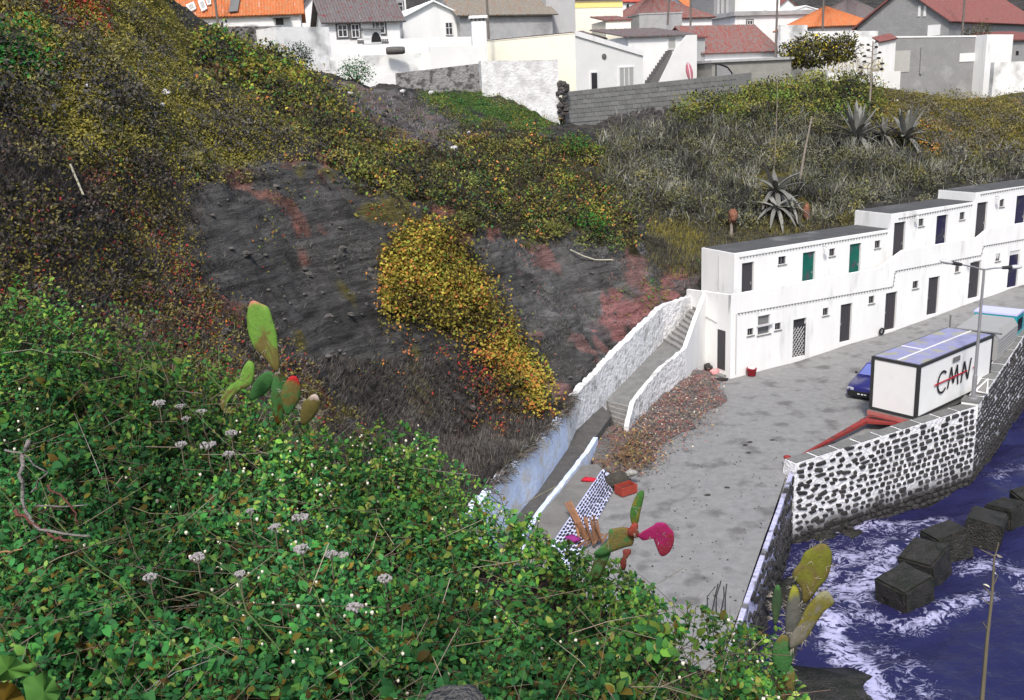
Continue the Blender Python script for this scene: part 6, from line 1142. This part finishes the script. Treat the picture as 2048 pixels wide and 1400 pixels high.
# loose stones lying on the rock ledges
P = on_hill(ROCKY, 380, 10); mb = MB(); r = random.Random(77)
for k, p in enumerate(P): s_ = r.uniform(.025, .08)*(2.2 if r.random() < .05 else 1); mb.blob(p+ZV*s_*.2, (s_*1.2, s_, s_*.7), 6, 4, .35, k)
mb.make('loose_stones', mat('tuff stone', C(104, 101, 98), .95, .4, 4, .5, 10), None, False, 'loose grey stones lying on the ledges of the rock face', 'stuff', 'stones')
# ================================================================ foreground bank and shrub, a few metres from the lens
CAN = np.array([(0, 1400, 1.75), (700, 1400, 1.8), (1500, 1400, 2.0), (0, 1000, 2.5), (700, 1120, 2.5), (1300, 1260, 2.5), (0, 570, 3.9), (200, 630, 3.8), (500, 800, 3.7), (700, 870, 3.6), (1000, 1010, 3.4), (1250, 1150, 3.1), (1580, 1330, 2.6), (-400, 1400, 1.9), (-400, 500, 4.2), (400, 1800, 1.3), (1500, 1800, 1.5), (1800, 1500, 2.3)], float)
_cx = CAN[:, :2]/400; _k = _tps(_cx, _cx)+np.eye(len(CAN))*.05; _p = np.c_[np.ones(len(CAN)), _cx]; _w = np.linalg.solve(np.block([[_k, _p], [_p.T, np.zeros((3, 3))]]), np.r_[CAN[:, 2], np.zeros(3)])
def can(px, py): q = np.c_[px, py]/400.; return np.clip(_tps(q, _cx)@_w[:len(CAN)]+np.c_[np.ones(len(q)), q]@_w[len(CAN):], 1.2, 4.6)
EDGE = [(-400, 540), (0, 575), (60, 590), (110, 600), (190, 625), (240, 670), (300, 705), (370, 700), (440, 735), (480, 790), (560, 810), (650, 865), (760, 860), (830, 870), (880, 905), (950, 965), (1000, 1020), (1060, 1040), (1120, 1095), (1180, 1112), (1250, 1135), (1330, 1203), (1420, 1225), (1500, 1265), (1560, 1310), (1585, 1420), (1800, 1560)]
ex, ey = np.array(EDGE).T
def rays(px, py): return FWD[None]+((np.asarray(px)-1024)/F)[:, None]*RGT[None]+((700-np.asarray(py))/F)[:, None]*UPV[None]
def pat(px, py, D): R = rays(px, py); return CAM+R/R[:, 1:2]*np.asarray(D)[:, None]
cols_ = np.linspace(-400, 1700, 90); V = []; NR = 34
for j in range(NR):
    v = j/(NR-1); yb = np.interp(cols_, ex, ey)+28; py = yb+(1950-yb)*v**1.2; P = pat(cols_, py, can(cols_, py)+.28); P[:, 2] -= .16; P += (np.array([0, .06, .1])*fbm(P, 3, 3, 70)[:, None]); V.append(P)
f1 = V[0]+np.array([0, .15, -.5]); f2 = V[0]+np.array([.2, .6, -3]); f3 = V[0]+np.array([.4, 2.2, -9]); f4 = V[0]+np.array([.6, 4, -18]); V = [f4, f3, f2, f1]+V; nr = len(V); nc = len(cols_)
Fc = np.array([(j*nc+i, j*nc+i+1, (j+1)*nc+i+1, (j+1)*nc+i) for j in range(nr-1) for i in range(nc-1)])
nb = mesh_obj('near_bank', np.concatenate(V), Fc[:, ::-1], mat('dark bank soil', C(58, 50, 44), .95, .4, 9, .6, 25), None, True); nb['kind'] = 'structure'
POLY = EDGE[1:-1]+[(1590, 1560), (-60, 1560), (-60, 560)]
SH = thing('shrub', 'mass of green oval-leaved shrub with tiny white buds filling the foreground bank', 'shrub', pat([600.], [1500.], np.array([2.0]))[0]-ZV*.2)
NS = 6400; x, y = sample(POLY, NS, 8); kk = vnoise(np.c_[x, y, y*0], .011, 5)+.6*vnoise(np.c_[x, y, y*0], .027, 8)+.2*rnd(len(x), 1)[:, 0] > np.interp(y+.25*(x-700), [700, 1100, 1400], [-.8, -.5, -.3])-.25*np.clip((x-650)/300, 0, 1); x, y = x[kk], y[kk]
kx = RNG.uniform(0, 1560, 130); x = np.r_[x, kx]; y = np.r_[y, np.interp(kx, ex, ey)-RNG.uniform(0, 1, 130)*np.interp(kx, [0, 700, 1000, 1560], [50, 40, 12, 4])]; n = len(x); dep = can(x, y)+RNG.uniform(-.05, .26, n); TIP = pat(x, y, dep)
D_ = nrmz(np.c_[.5*rnd(n, 1)+.12, .5*rnd(n, 1)-.2, 1+.3*rnd(n, 1)]); LEN = RNG.uniform(.10, .34, n)
edge = (y-np.interp(x, ex, ey)) < 55; LEN[edge] *= 1.3
BASE = TIP-D_*LEN[:, None]; mid = (TIP+BASE)/2+.02*rnd(n)
# stems as thin three-sided tubes
def thin(name, segs, r0, m, parent, colr):
    V = []; k = 0
    A, B, C_ = segs; ang = np.array([0, 2.1, 4.2]); n = len(A); t = nrmz(C_-A); a = nrmz(np.cross(t, np.tile([.3, .9, .1], (n, 1)))); b = np.cross(t, a); out = []
    for P, rr in ((A, 1.0), (B, .8), (C_, .45)):
        for q in ang: out.append(P+r0*rr*(math.cos(q)*a+math.sin(q)*b))
    V = np.stack(out, 1); T = np.array([(i*3+j, i*3+(j+1) % 3, (i+1)*3+(j+1) % 3, (i+1)*3+j) for i in (0, 1) for j in range(3)]); Fc = (T[None]+(np.arange(n)*9)[:, None, None]).reshape(-1, 4); return mesh_obj(name, V.reshape(-1, 3), Fc, m, parent, False, np.repeat(colr, 9, 0))
thin('stem', (BASE, mid, TIP), .0022, M_dry, SH, palette(n, [(70, 90, 50), (96, 84, 70), (60, 70, 44)]))
K_ = 13; tt = np.linspace(.12, 1.0, K_); LP_ = []; LA = []; LN = []; LL = []; LC = []
szn = RNG.choice([.018, .024, .030, .038], n, p=[.3, .38, .24, .08]); tone = np.clip(.95+.5*fbm(np.c_[x, y, y*0], .007, 3, 12), .5, 1.4)[:, None]  # tone: natural leaf variation plus shadow masses painted into the leaf colour
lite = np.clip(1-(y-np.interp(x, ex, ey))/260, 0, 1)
for k, t in enumerate(tt):
    P = BASE*(1-t)+TIP*t+(mid-(TIP+BASE)/2)*(4*t*(1-t)); a = k*2.2+RNG.uniform(0, 6.28, n); u = nrmz(np.cross(D_, np.tile([.2, 1, .1], (n, 1)))); w_ = np.cross(D_, u); out = np.cos(a)[:, None]*u+np.sin(a)[:, None]*w_
    LP_.append(P); A = nrmz(out+D_*(.45+.3*rnd(n, 1))); LA.append(A); LN.append(nrmz(ZV+.35*np.array([0, -1, 0])+.45*rnd(n)+.2*D_)); LL.append(szn*RNG.uniform(.75, 1.25, n)*(1-.3*(t > .9)))
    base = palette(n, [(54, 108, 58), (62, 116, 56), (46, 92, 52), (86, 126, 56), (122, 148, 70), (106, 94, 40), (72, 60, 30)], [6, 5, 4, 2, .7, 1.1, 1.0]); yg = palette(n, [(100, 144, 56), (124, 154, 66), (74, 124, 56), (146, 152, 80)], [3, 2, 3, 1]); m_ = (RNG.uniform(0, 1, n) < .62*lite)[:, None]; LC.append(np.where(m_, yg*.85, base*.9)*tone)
LP_, LA, LN, LL, LC = (np.concatenate(q) for q in (LP_, LA, LN, LL, LC))
fo = leaves('foliage', LP_, LA, LN, LL, LL*.62, LC, M_leaf, SH, 'oval'); fo['kind'] = 'stuff'
# white buds: small cups at leaf axils
sel = RNG.choice(len(LP_), 3200, replace=False); sel = sel[vnoise(LP_[sel], 2.4, 6)+.6*vnoise(LP_[sel], 7, 7) > .12]
BP = LP_[sel]+LA[sel]*.012+np.array([0, -.012, .012]); mb_v = []; ring_n = 6; prof = [(.0012, 0), (.0042, .0025), (.0048, .007), (.0036, .0105), (.001, .0112)]
pv = np.array([(r_*math.cos(2*math.pi*j/ring_n), r_*math.sin(2*math.pi*j/ring_n), h_) for r_, h_ in prof for j in range(ring_n)]); pf_ = np.array([(i*ring_n+j, i*ring_n+(j+1) % ring_n, (i+1)*ring_n+(j+1) % ring_n, (i+1)*ring_n+j) for i in range(len(prof)-1) for j in range(ring_n)])
n = len(BP); V = BP[:, None]+pv[None]*RNG.uniform(.7, 1.15, (n, 1, 1)); Fc = (pf_[None]+(np.arange(n)*len(pv))[:, None, None]).reshape(-1, 4)
fl = mesh_obj('bud', V.reshape(-1, 3), Fc, mat('white bud', C(236, 228, 206), .6, .05), SH, True); fl['kind'] = 'stuff'
xq, yq = sample(POLY, 420, 8); dq = can(xq, yq)+RNG.uniform(0, .2, len(xq)); a = pat(xq, yq, dq); d = nrmz(np.c_[rnd(len(xq), 2), .3+.5*rnd(len(xq), 1)])*RNG.uniform(.08, .22, (len(xq), 1)); tw = thin('dead_twig', (a-d, a+.01*rnd(len(xq)), a+d), .0016, M_dry, SH, palette(len(xq), [(140, 128, 112), (110, 98, 84), (84, 74, 62)])); tw['kind'] = 'stuff'
# long bare and leafy shoots that cross the mass
M_sho = mat('shoot', C(86, 104, 60), .8, .25, 20)
for (x0, y0, x1, y1, d0, d1) in ((150, 1110, 420, 1345, 2.2, 1.9), (420, 1110, 560, 1300, 2.3, 2.0), (560, 1120, 740, 1340, 2.3, 2.0), (20, 900, 190, 1130, 2.7, 2.3), (0, 980, 60, 1100, 2.5, 2.4), (1340, 1290, 1450, 1390, 2.4, 2.3), (330, 1170, 560, 1250, 2.2, 2.1), (250, 700, 330, 760, 3.6, 3.3), (380, 700, 455, 790, 3.5, 3.2), (470, 640, 440, 740, 3.5, 3.3)):
    a, b = pat([x0], [y0], np.array([d0]))[0], pat([x1], [y1], np.array([d1]))[0]; w1, w2 = a+(b-a)*.33+v3(.02, -.01, .02), a+(b-a)*.68+v3(-.015, -.02, .03); MB().tube([a, w1, w2, b], [.001, .0015, .0018, .002], 5).make('long_shoot', M_sho, SH)
# dried flower heads
M_um = mat('dried flower', C(164, 158, 158), .9, .2, 40); M_ust = mat('dry stem', C(118, 110, 90), .9, .2, 10)
for k, (px, py, s_) in enumerate(((318, 806, 1.0), (360, 812, .7), (403, 822, .7), (372, 836, .6), (462, 866, 1.0), (362, 888, .8), (415, 890, 1.2), (457, 908, .9), (600, 1036, 1.25), (550, 1054, .9), (604, 1098, 1.2), (662, 1108, .9), (686, 1110, .8), (395, 1115, 1.1), (300, 1156, 1.0), (480, 1148, .8), (770, 1158, 1.1), (710, 1216, 1.2), (500, 1022, .6))):
    D = float(can([px], [py])[0])-.06; c = pat([px], [py], np.array([D]))[0]; T = thing('dried_flower_head', 'flat-topped greyish white dried flower head standing among the green shrub leaves', 'flower head', c-ZV*.2, 'dried flower heads in the shrub')
    MB().tube([c-ZV*.2+v3(.02, .03, 0), c-ZV*.08, c-ZV*.006], [.003, .0025, .002], 5).make('stem', M_ust, T); mb = MB(); r = random.Random(k); R_ = .021*s_*D/2.6
    for q in range(46): a = r.uniform(0, 6.28); rd = R_*math.sqrt(r.random()); mb.blob(c+v3(rd*math.cos(a), rd*math.sin(a), .006*s_-.25*rd*rd/R_+r.uniform(-.002, .002)), r.uniform(.0022, .0042)*s_, 5, 3, .3, q)
    for q in range(7): a = q*.9; mb.tube([c-ZV*.02, c+v3(R_*.7*math.cos(a), R_*.7*math.sin(a), 0)], .0008, 3)
    mb.make('umbel', M_um, T)
# bare branches in the lower left
BR = thing('bare_branches', 'exposed grey and reddish bare branches inside the shrub', 'branches', pat([60.], [1100.], np.array([2.6]))[0]); mg, mr = mat('grey branch', C(132, 126, 122), .9, .3, 20, .3, 60), mat('reddish branch', C(112, 70, 60), .85, .35, 30, .3, 80)
def branch(pts, r0, r1, m, D):
    P0 = [pat([a], [b], np.array([D-.02*i]))[0] for i, (a, b) in enumerate(pts)]; P = []
    for i in range(len(P0)-1):
        for f in (0, .25, .5, .75): P.append(P0[i]*(1-f)+P0[i+1]*f+(.004*np.array([random.gauss(0, 1) for _ in range(3)]) if f else 0))
    P.append(P0[-1]); MB().tube(P, list(np.linspace(r0*.55, r1*.5, len(P))), 7).make('branch', m, BR, True)
branch([(58, 880), (38, 950), (50, 1020), (80, 1060), (180, 1072)], .011, .006, mg, 2.35); branch([(30, 1020), (60, 1045), (100, 1070), (145, 1082)], .010, .007, mr, 2.32); branch([(95, 970), (140, 1010), (155, 1050)], .006, .005, mr, 2.35); branch([(70, 1012), (175, 1010)], .005, .003, mg, 2.36); branch([(10, 900), (40, 905), (95, 945)], .006, .004, mg, 2.4); branch([(0, 1105), (45, 1098)], .006, .004, mat('tan branch', C(150, 120, 84), .9, .2, 20), 2.3); branch([(62, 985), (96, 945)], .005, .003, mg, 2.3); branch([(285, 1385), (350, 1345), (420, 1320)], .003, .002, mg, 1.85); branch([(360, 1380), (400, 1335), (420, 1310)], .003, .002, mg, 1.85); branch([(305, 1246), (390, 1260)], .003, .002, mg, 2.05)
# ---------------------------------------------------------------- prickly pears
def cactus_mat(): return mat('cactus skin', None, .75, .22, 70, .1, 160, spec=.15, attr=True)
M_sp = mat('cactus spine', C(172, 164, 150), .6, .1)
def pad(T, base, tip, D0, D1, wid, cb, ct, cm, th=.16, spines=10, pw=1.25, seed=0, face=0.0):
    """obovate flat pad from a base pixel to a tip pixel; wid in photo pixels"""
    a, b = pat([base[0]], [base[1]], np.array([D0]))[0], pat([tip[0]], [tip[1]], np.array([D1]))[0]; L_ = np.linalg.norm(b-a); X = (b-a)/L_; W = wid*((D0+D1)/2)/F; view = unit((a+b)/2-CAM); Y = unit(np.cross(X, view)); Y = unit(Y*math.cos(face)+np.cross(X, Y)*math.sin(face)); Z = np.cross(X, Y)
    nu, nv = 14, 16; V = []; col = []; r = random.Random(seed); lp, lt_, lm = np.array(cb), np.array(ct), np.array(cm)
    for i in range(nu+1):
        t = i/nu; tt_ = .02+.96*t; w_ = W/2*max(.12 if t < .5 else 0.0, (math.sin(math.pi*tt_**pw))**.55)*(1+.05*r.uniform(-1, 1))
        for j in range(nv): q = 2*math.pi*j/nv; V.append(a+X*L_*t+Y*w_*math.cos(q)+Z*th*w_*math.sin(q)*(1.0)); 
    V = np.array(V); nz = fbm(V, 55, 3, seed); tcol = np.repeat(np.linspace(0, 1, nu+1), nv)
    k1 = np.clip((tcol+.45*nz-.34)/.12, 0, 1)[:, None]; k2 = np.clip((tcol+.06*nz-.86)/.06, 0, 1)[:, None]; c_ = lp*(1-k1)+lm*k1; c_ = c_*(1-k2)+lt_*k2
    Fc = [(i*nv+j, i*nv+(j+1) % nv, (i+1)*nv+(j+1) % nv, (i+1)*nv+j) for i in range(nu) for j in range(nv)]+[tuple(range(nv))[::-1], tuple(range(nu*nv, (nu+1)*nv))]
    o = mesh_obj('pad', V, Fc, cactus_mat(), T, True, c_)
    mb = MB()
    for k in range(spines):
        t = r.uniform(.1, .98); w_ = W/2*(math.sin(math.pi*(.02+.96*t)**pw))**.55; sd = r.choice((-1, 1)) if r.random() < .75 else r.uniform(-.7, .7); p = a+X*L_*t+Y*w_*sd*.98-Z*th*w_*.2*(1 if abs(sd) == 1 else 4)
        for q in range(r.randint(1, 4)): d = unit(Y*sd*1.0+X*r.uniform(-.8, .8)-Z*r.uniform(-.5, .7)+.2*np.array([r.gauss(0, 1) for _ in range(3)])); mb.tube([p, p+d*r.uniform(.010, .024)*(D0/3)], [.0008, .0003], 4)
    if spines: mb.make('spines', M_sp, o, kind='stuff')
    return o
def pad_shape(T, outline, D, cb, cm, ct, spines=16, seed=0, th=.011, bend=.0, axis=None):
    """flat fleshy pad with a traced outline: domed on both faces, rounded rim, spine clusters on areoles"""
    O = np.array(outline, float); n0 = len(O); t = np.arange(0, n0, 1/4.); i = np.floor(t).astype(int); f = (t-i)[:, None]
    p0, p1, p2, p3 = O[(i-1) % n0], O[i % n0], O[(i+1) % n0], O[(i+2) % n0]
    R = .5*((2*p1)+(-p0+p2)*f+(2*p0-5*p1+4*p2-p3)*f*f+(-p0+3*p1-3*p2+p3)*f**3); c = R.mean(0); m = len(R); rr = random.Random(seed); V = []; uv = []
    prof = [(1.0, 0), (.97, .45), (.86, .8), (.6, .97), (.3, 1.0)]; ext = np.abs(R-c).max()
    def put(q, z): 
        P = pat([q[0]], [q[1]], np.array([D]))[0]; return P+unit(P-CAM)*(z+bend*((q[0]-c[0])/ext)**2)
    for sg in (-1, 1):
        for k, h in (prof if sg < 0 else prof[1:]):
            for q in R: V.append(put(c+(q-c)*k, sg*th*h)); uv.append(c+(q-c)*k)
    V += [put(c, -th), put(c, th)]; uv += [c, c]; V = np.array(V); uv = np.array(uv); kf = len(prof); Fc = []
    for r_ in range(kf-1): Fc += [(r_*m+j, r_*m+(j+1) % m, (r_+1)*m+(j+1) % m, (r_+1)*m+j) for j in range(m)]
    Fc += [((kf-1)*m+j, (kf-1)*m+(j+1) % m, len(V)-2) for j in range(m)]
    bk = kf*m; Fc += [((j+1) % m, j, bk+j, bk+(j+1) % m) for j in range(m)]
    for r_ in range(kf-2): Fc += [(bk+r_*m+(j+1) % m, bk+r_*m+j, bk+(r_+1)*m+j, bk+(r_+1)*m+(j+1) % m) for j in range(m)]
    Fc += [(bk+(kf-2)*m+(j+1) % m, bk+(kf-2)*m+j, len(V)-1) for j in range(m)]
    ax = np.array(axis if axis else (0, -1.), float); ax /= np.linalg.norm(ax); g = (uv-c)@ax; g = (g-g.min())/(g.max()-g.min()); nz = fbm(V, 45, 3, seed)
    k1 = np.clip((g+.5*nz-.34)/.14, 0, 1)[:, None]; k2 = np.clip((g+.12*nz-.88)/.08, 0, 1)[:, None]; col = np.array(cb)*(1-k1)+np.array(cm)*k1; col = col*(1-k2)+np.array(ct)*k2
    o = mesh_obj('pad', V, Fc, cactus_mat(), T, True, col); mb = MB()
    for k in range(spines):
        j = rr.randrange(m); fr = 1.0 if rr.random() < .6 else rr.uniform(.2, .85); q = c+(R[j]-c)*fr; P = put(q, -th*(.1 if fr == 1 else .95)); out = unit(put(R[j], 0)-put(c, 0))
        for w_ in range(rr.randint(2, 4)): d = unit(out*(1 if fr == 1 else .3)-unit(P-CAM)*rr.uniform(0, 1)+.45*np.array([rr.gauss(0, 1) for _ in range(3)])); mb.tube([P, P+d*rr.uniform(.009, .024)], [.0007, .0003], 4)
    if spines: mb.make('spines', M_sp, o, kind='stuff')
    mb = MB()
    for k in range(14): q = c+(R[rr.randrange(m)]-c)*rr.uniform(.15, .88); mb.blob(put(q, -th*.98), .0016, 5, 3, .2, k)
    mb.make('areoles', M_ust, o, kind='stuff')
    return o
cg, co, cp_, cy, cd_, cmag = C(108, 148, 62)[:3], C(110, 100, 56)[:3], C(196, 110, 106)[:3], C(150, 150, 40)[:3], C(66, 112, 62)[:3], C(168, 30, 110)[:3]
T = thing('prickly_pear', 'prickly pear with one tall green pad tipped pink, above the shrub beside the dark slope', 'cactus', pat([560.], [830.], np.array([3.5]))[0]-ZV*.25, 'prickly pears on the near bank')
pad_shape(T, [(494, 629), (499, 606), (508, 601), (520, 606), (537, 615), (545, 638), (553, 665), (557, 697), (560, 731), (554, 744), (545, 738), (529, 716), (508, 695), (496, 663)], 3.47, co, cg, cp_, 22, 1); pad_shape(T, [(509, 729), (507, 760), (498, 772), (480, 781), (465, 795), (450, 811), (443, 822), (442, 795), (458, 773), (478, 758), (484, 740), (496, 722)], 3.42, co, cg, cg, 12, 2); pad(T, (556, 850), (560, 740), 3.52, 3.5, 34, C(84, 60, 16)[:3], co, cd_, .3, 6, seed=3); pad(T, (575, 830), (588, 752), 3.48, 3.46, 40, cd_, C(170, 36, 40)[:3], co, .3, 14, seed=4); pad(T, (605, 850), (632, 790), 3.45, 3.4, 34, co, C(190, 170, 160)[:3], co, .3, 16, seed=5); pad(T, (500, 800), (545, 745), 3.55, 3.5, 34, cd_, cd_, cd_, .3, 6, seed=6)
T = thing('prickly_pear', 'spiny prickly pear with two olive pads leaning out over the surf', 'cactus', pat([1570.], [1330.], np.array([2.6]))[0]-ZV*.25, 'prickly pears on the near bank')
pad_shape(T, [(1620, 1097), (1640, 1087), (1655, 1090), (1664, 1107), (1662, 1132), (1655, 1155), (1637, 1177), (1622, 1197), (1607, 1206), (1601, 1176), (1586, 1157), (1586, 1142), (1600, 1124), (1608, 1106)], 2.6, co, C(112, 114, 44)[:3], co, 22, 11); pad_shape(T, [(1668, 1200), (1656, 1182), (1640, 1185), (1620, 1205), (1607, 1225), (1597, 1247), (1581, 1272), (1580, 1297), (1597, 1291), (1615, 1275), (1630, 1250), (1650, 1222), (1666, 1210)], 2.57, C(120, 116, 106)[:3], C(114, 108, 50)[:3], C(140, 138, 110)[:3], 16, 12, axis=(.6, -1)); pad(T, (1582, 1330), (1590, 1170), 2.64, 2.62, 36, C(110, 110, 104)[:3], C(150, 150, 60)[:3], C(104, 104, 98)[:3], .4, 26, seed=13); pad(T, (1560, 1360), (1568, 1270), 2.6, 2.6, 46, cd_, co, cd_, .3, 18, seed=14); pad(T, (1550, 1250), (1556, 1170), 2.66, 2.66, 22, C(70, 90, 60)[:3], cd_, C(60, 80, 56)[:3], .4, 22, seed=15); pad(T, (1560, 1420), (1580, 1330), 2.6, 2.6, 40, C(70, 60, 40)[:3], cd_, co, .3, 16, seed=16)
T = thing('prickly_pear', 'prickly pear with a wilted magenta pad and olive pads against the grey quay', 'cactus', pat([1230.], [1150.], np.array([3.0]))[0]-ZV*.25, 'prickly pears on the near bank')
pad_shape(T, [(1273, 990), (1280, 982), (1288, 983), (1287, 998), (1281, 1024), (1276, 1046), (1265, 1050), (1260, 1030), (1264, 1010)], 3.06, C(122, 112, 44)[:3], C(66, 112, 50)[:3], C(60, 104, 48)[:3], 5, 21)
pad_shape(T, [(1200, 1098), (1214, 1094), (1222, 1104), (1212, 1130), (1196, 1160), (1180, 1160), (1186, 1126)], 3.04, C(70, 70, 40)[:3], cd_, cd_, 4, 27); pad_shape(T, [(1218, 1060), (1232, 1056), (1247, 1054), (1265, 1059), (1268, 1074), (1265, 1090), (1249, 1095), (1227, 1103), (1203, 1112), (1186, 1108), (1203, 1092), (1216, 1079)], 3.02, cd_, co, C(130, 66, 50)[:3], 8, 22, axis=(1, -.4))
pad_shape(T, [(1277, 1068), (1306, 1051), (1314, 1045), (1330, 1046), (1340, 1056), (1347, 1065), (1348, 1082), (1342, 1100), (1331, 1111), (1320, 1110), (1311, 1089), (1306, 1077), (1297, 1074), (1289, 1081), (1280, 1077)], 2.98, C(136, 44, 60)[:3], C(146, 34, 84)[:3], C(150, 34, 96)[:3], 8, 23, .006, -.03, (0, -1))
pad_shape(T, [(1258, 1058), (1266, 1046), (1276, 1048), (1276, 1060), (1279, 1072), (1270, 1076), (1256, 1070)], 3.0, C(124, 58, 48)[:3], C(146, 62, 52)[:3], C(150, 70, 56)[:3], 2, 25); pad_shape(T, [(1246, 1100), (1260, 1098), (1262, 1106), (1254, 1118), (1252, 1134), (1244, 1140), (1240, 1124), (1246, 1112)], 3.0, C(112, 50, 46)[:3], C(120, 54, 48)[:3], C(120, 60, 52)[:3], 2, 26)
# dry flower stem over the water, rock and broad-leaved plant at the bottom
T = thing('dry_stem', 'tall thin dry plant stem rising in front of the water', 'plant stem', pat([1960.], [1560.], np.array([2.4]))[0]); P = [pat([a], [b], np.array([2.4]))[0] for a, b in ((1958, 1560), (1964, 1400), (1974, 1280), (1984, 1190), (1989, 1110))]
MB().tube(P, [.0065, .006, .005, .004, .0025], 6).make('stem', M_ust, T); mb = MB()
for (a, b, c, d) in ((1981, 1190, 1966, 1170), (1983, 1180, 1996, 1150), (1980, 1210, 1962, 1195), (1988, 1112, 1960, 1098), (1988, 1120, 1998, 1085), (1976, 1260, 1966, 1245)): mb.tube([pat([a], [b], np.array([2.4]))[0], pat([c], [d], np.array([2.4]))[0]], [.002, .0012], 4)
mb.make('twigs', M_ust, T, kind='stuff')
P = np.array([pat([a], [b], np.array([2.4]))[0] for a, b in ((1962, 1096), (1998, 1086), (1966, 1168), (1996, 1150), (1992, 1108))]); dl_ = leaves('dry_leaves', P, rnd(5), nrmz(rnd(5)), .02, .008, palette(5, [(170, 168, 150)]), M_dry, T, 'oval'); dl_['kind'] = 'stuff'
c = pat([915.], [1425.], np.array([1.72]))[0]; MB().blob(c, (.075, .07, .05), 12, 8, .12, 3).make('grey_stone', mat('grey field stone', C(116, 114, 112), .9, .25, 30, .5, 60), None, True, 'smooth grey stone half buried at the foot of the shrub', None, 'stone')
T = thing('broad_leaved_plant', 'low plant with large crinkled green leaves at the corner of the bank', 'plant', pat([40.], [1480.], np.array([1.75]))[0])
def big_leaf(pts, D, colr, sd):
    c = np.mean(pts, 0); V = [pat([c[0]], [c[1]], np.array([D-.015]))[0]]; r = random.Random(sd); n = len(pts)*3
    for i in range(n): f = i/3; k = int(f); t = f-k; a = np.array(pts[k])*(1-t)+np.array(pts[(k+1) % len(pts)])*t+np.array([r.uniform(-3, 3), r.uniform(-3, 3)]); V.append(pat([a[0]], [a[1]], np.array([D+.02*math.sin(i*1.7)]))[0])
    mesh_obj('leaf', V, [(0, 1+i, 1+(i+1) % n) for i in range(n)], M_leaf, T, True, np.tile(np.array(colr[:3]), (len(V), 1))*(1+.15*rnd(len(V), 1)))
big_leaf([(-30, 1310), (20, 1310), (62, 1335), (60, 1350), (10, 1362), (-30, 1365)], 1.66, C(84, 128, 56), 1); big_leaf([(42, 1360), (85, 1345), (110, 1362), (122, 1390), (110, 1420), (60, 1430)], 1.64, C(78, 122, 56), 2); big_leaf([(-30, 1370), (30, 1365), (48, 1400), (20, 1440), (-30, 1440)], 1.68, C(100, 80, 24), 3)
# shore rocks under the bank; the broad slab is added for dark reflecting water
for k, (x, y, s_) in enumerate(((1600, 1390, (2.4, 1.5, .22)), (1560, 1200, (1.0, 1.6, .5)), (1640, 1075, (.7, .5, .3)), (1700, 1072, (.6, .4, .25)))): c = onz(x, y, WZ); MB().blob(c, s_, 16, 9, .3, k).make('shore_rock', M_blk, None, True, ['broad dark rock awash beneath the cactus', 'dark rock at the foot of the bluish quay wall', 'small dark rock breaking the foam under the stone wall', 'low dark rock just along from another under the stone wall'][k], None, 'rock')
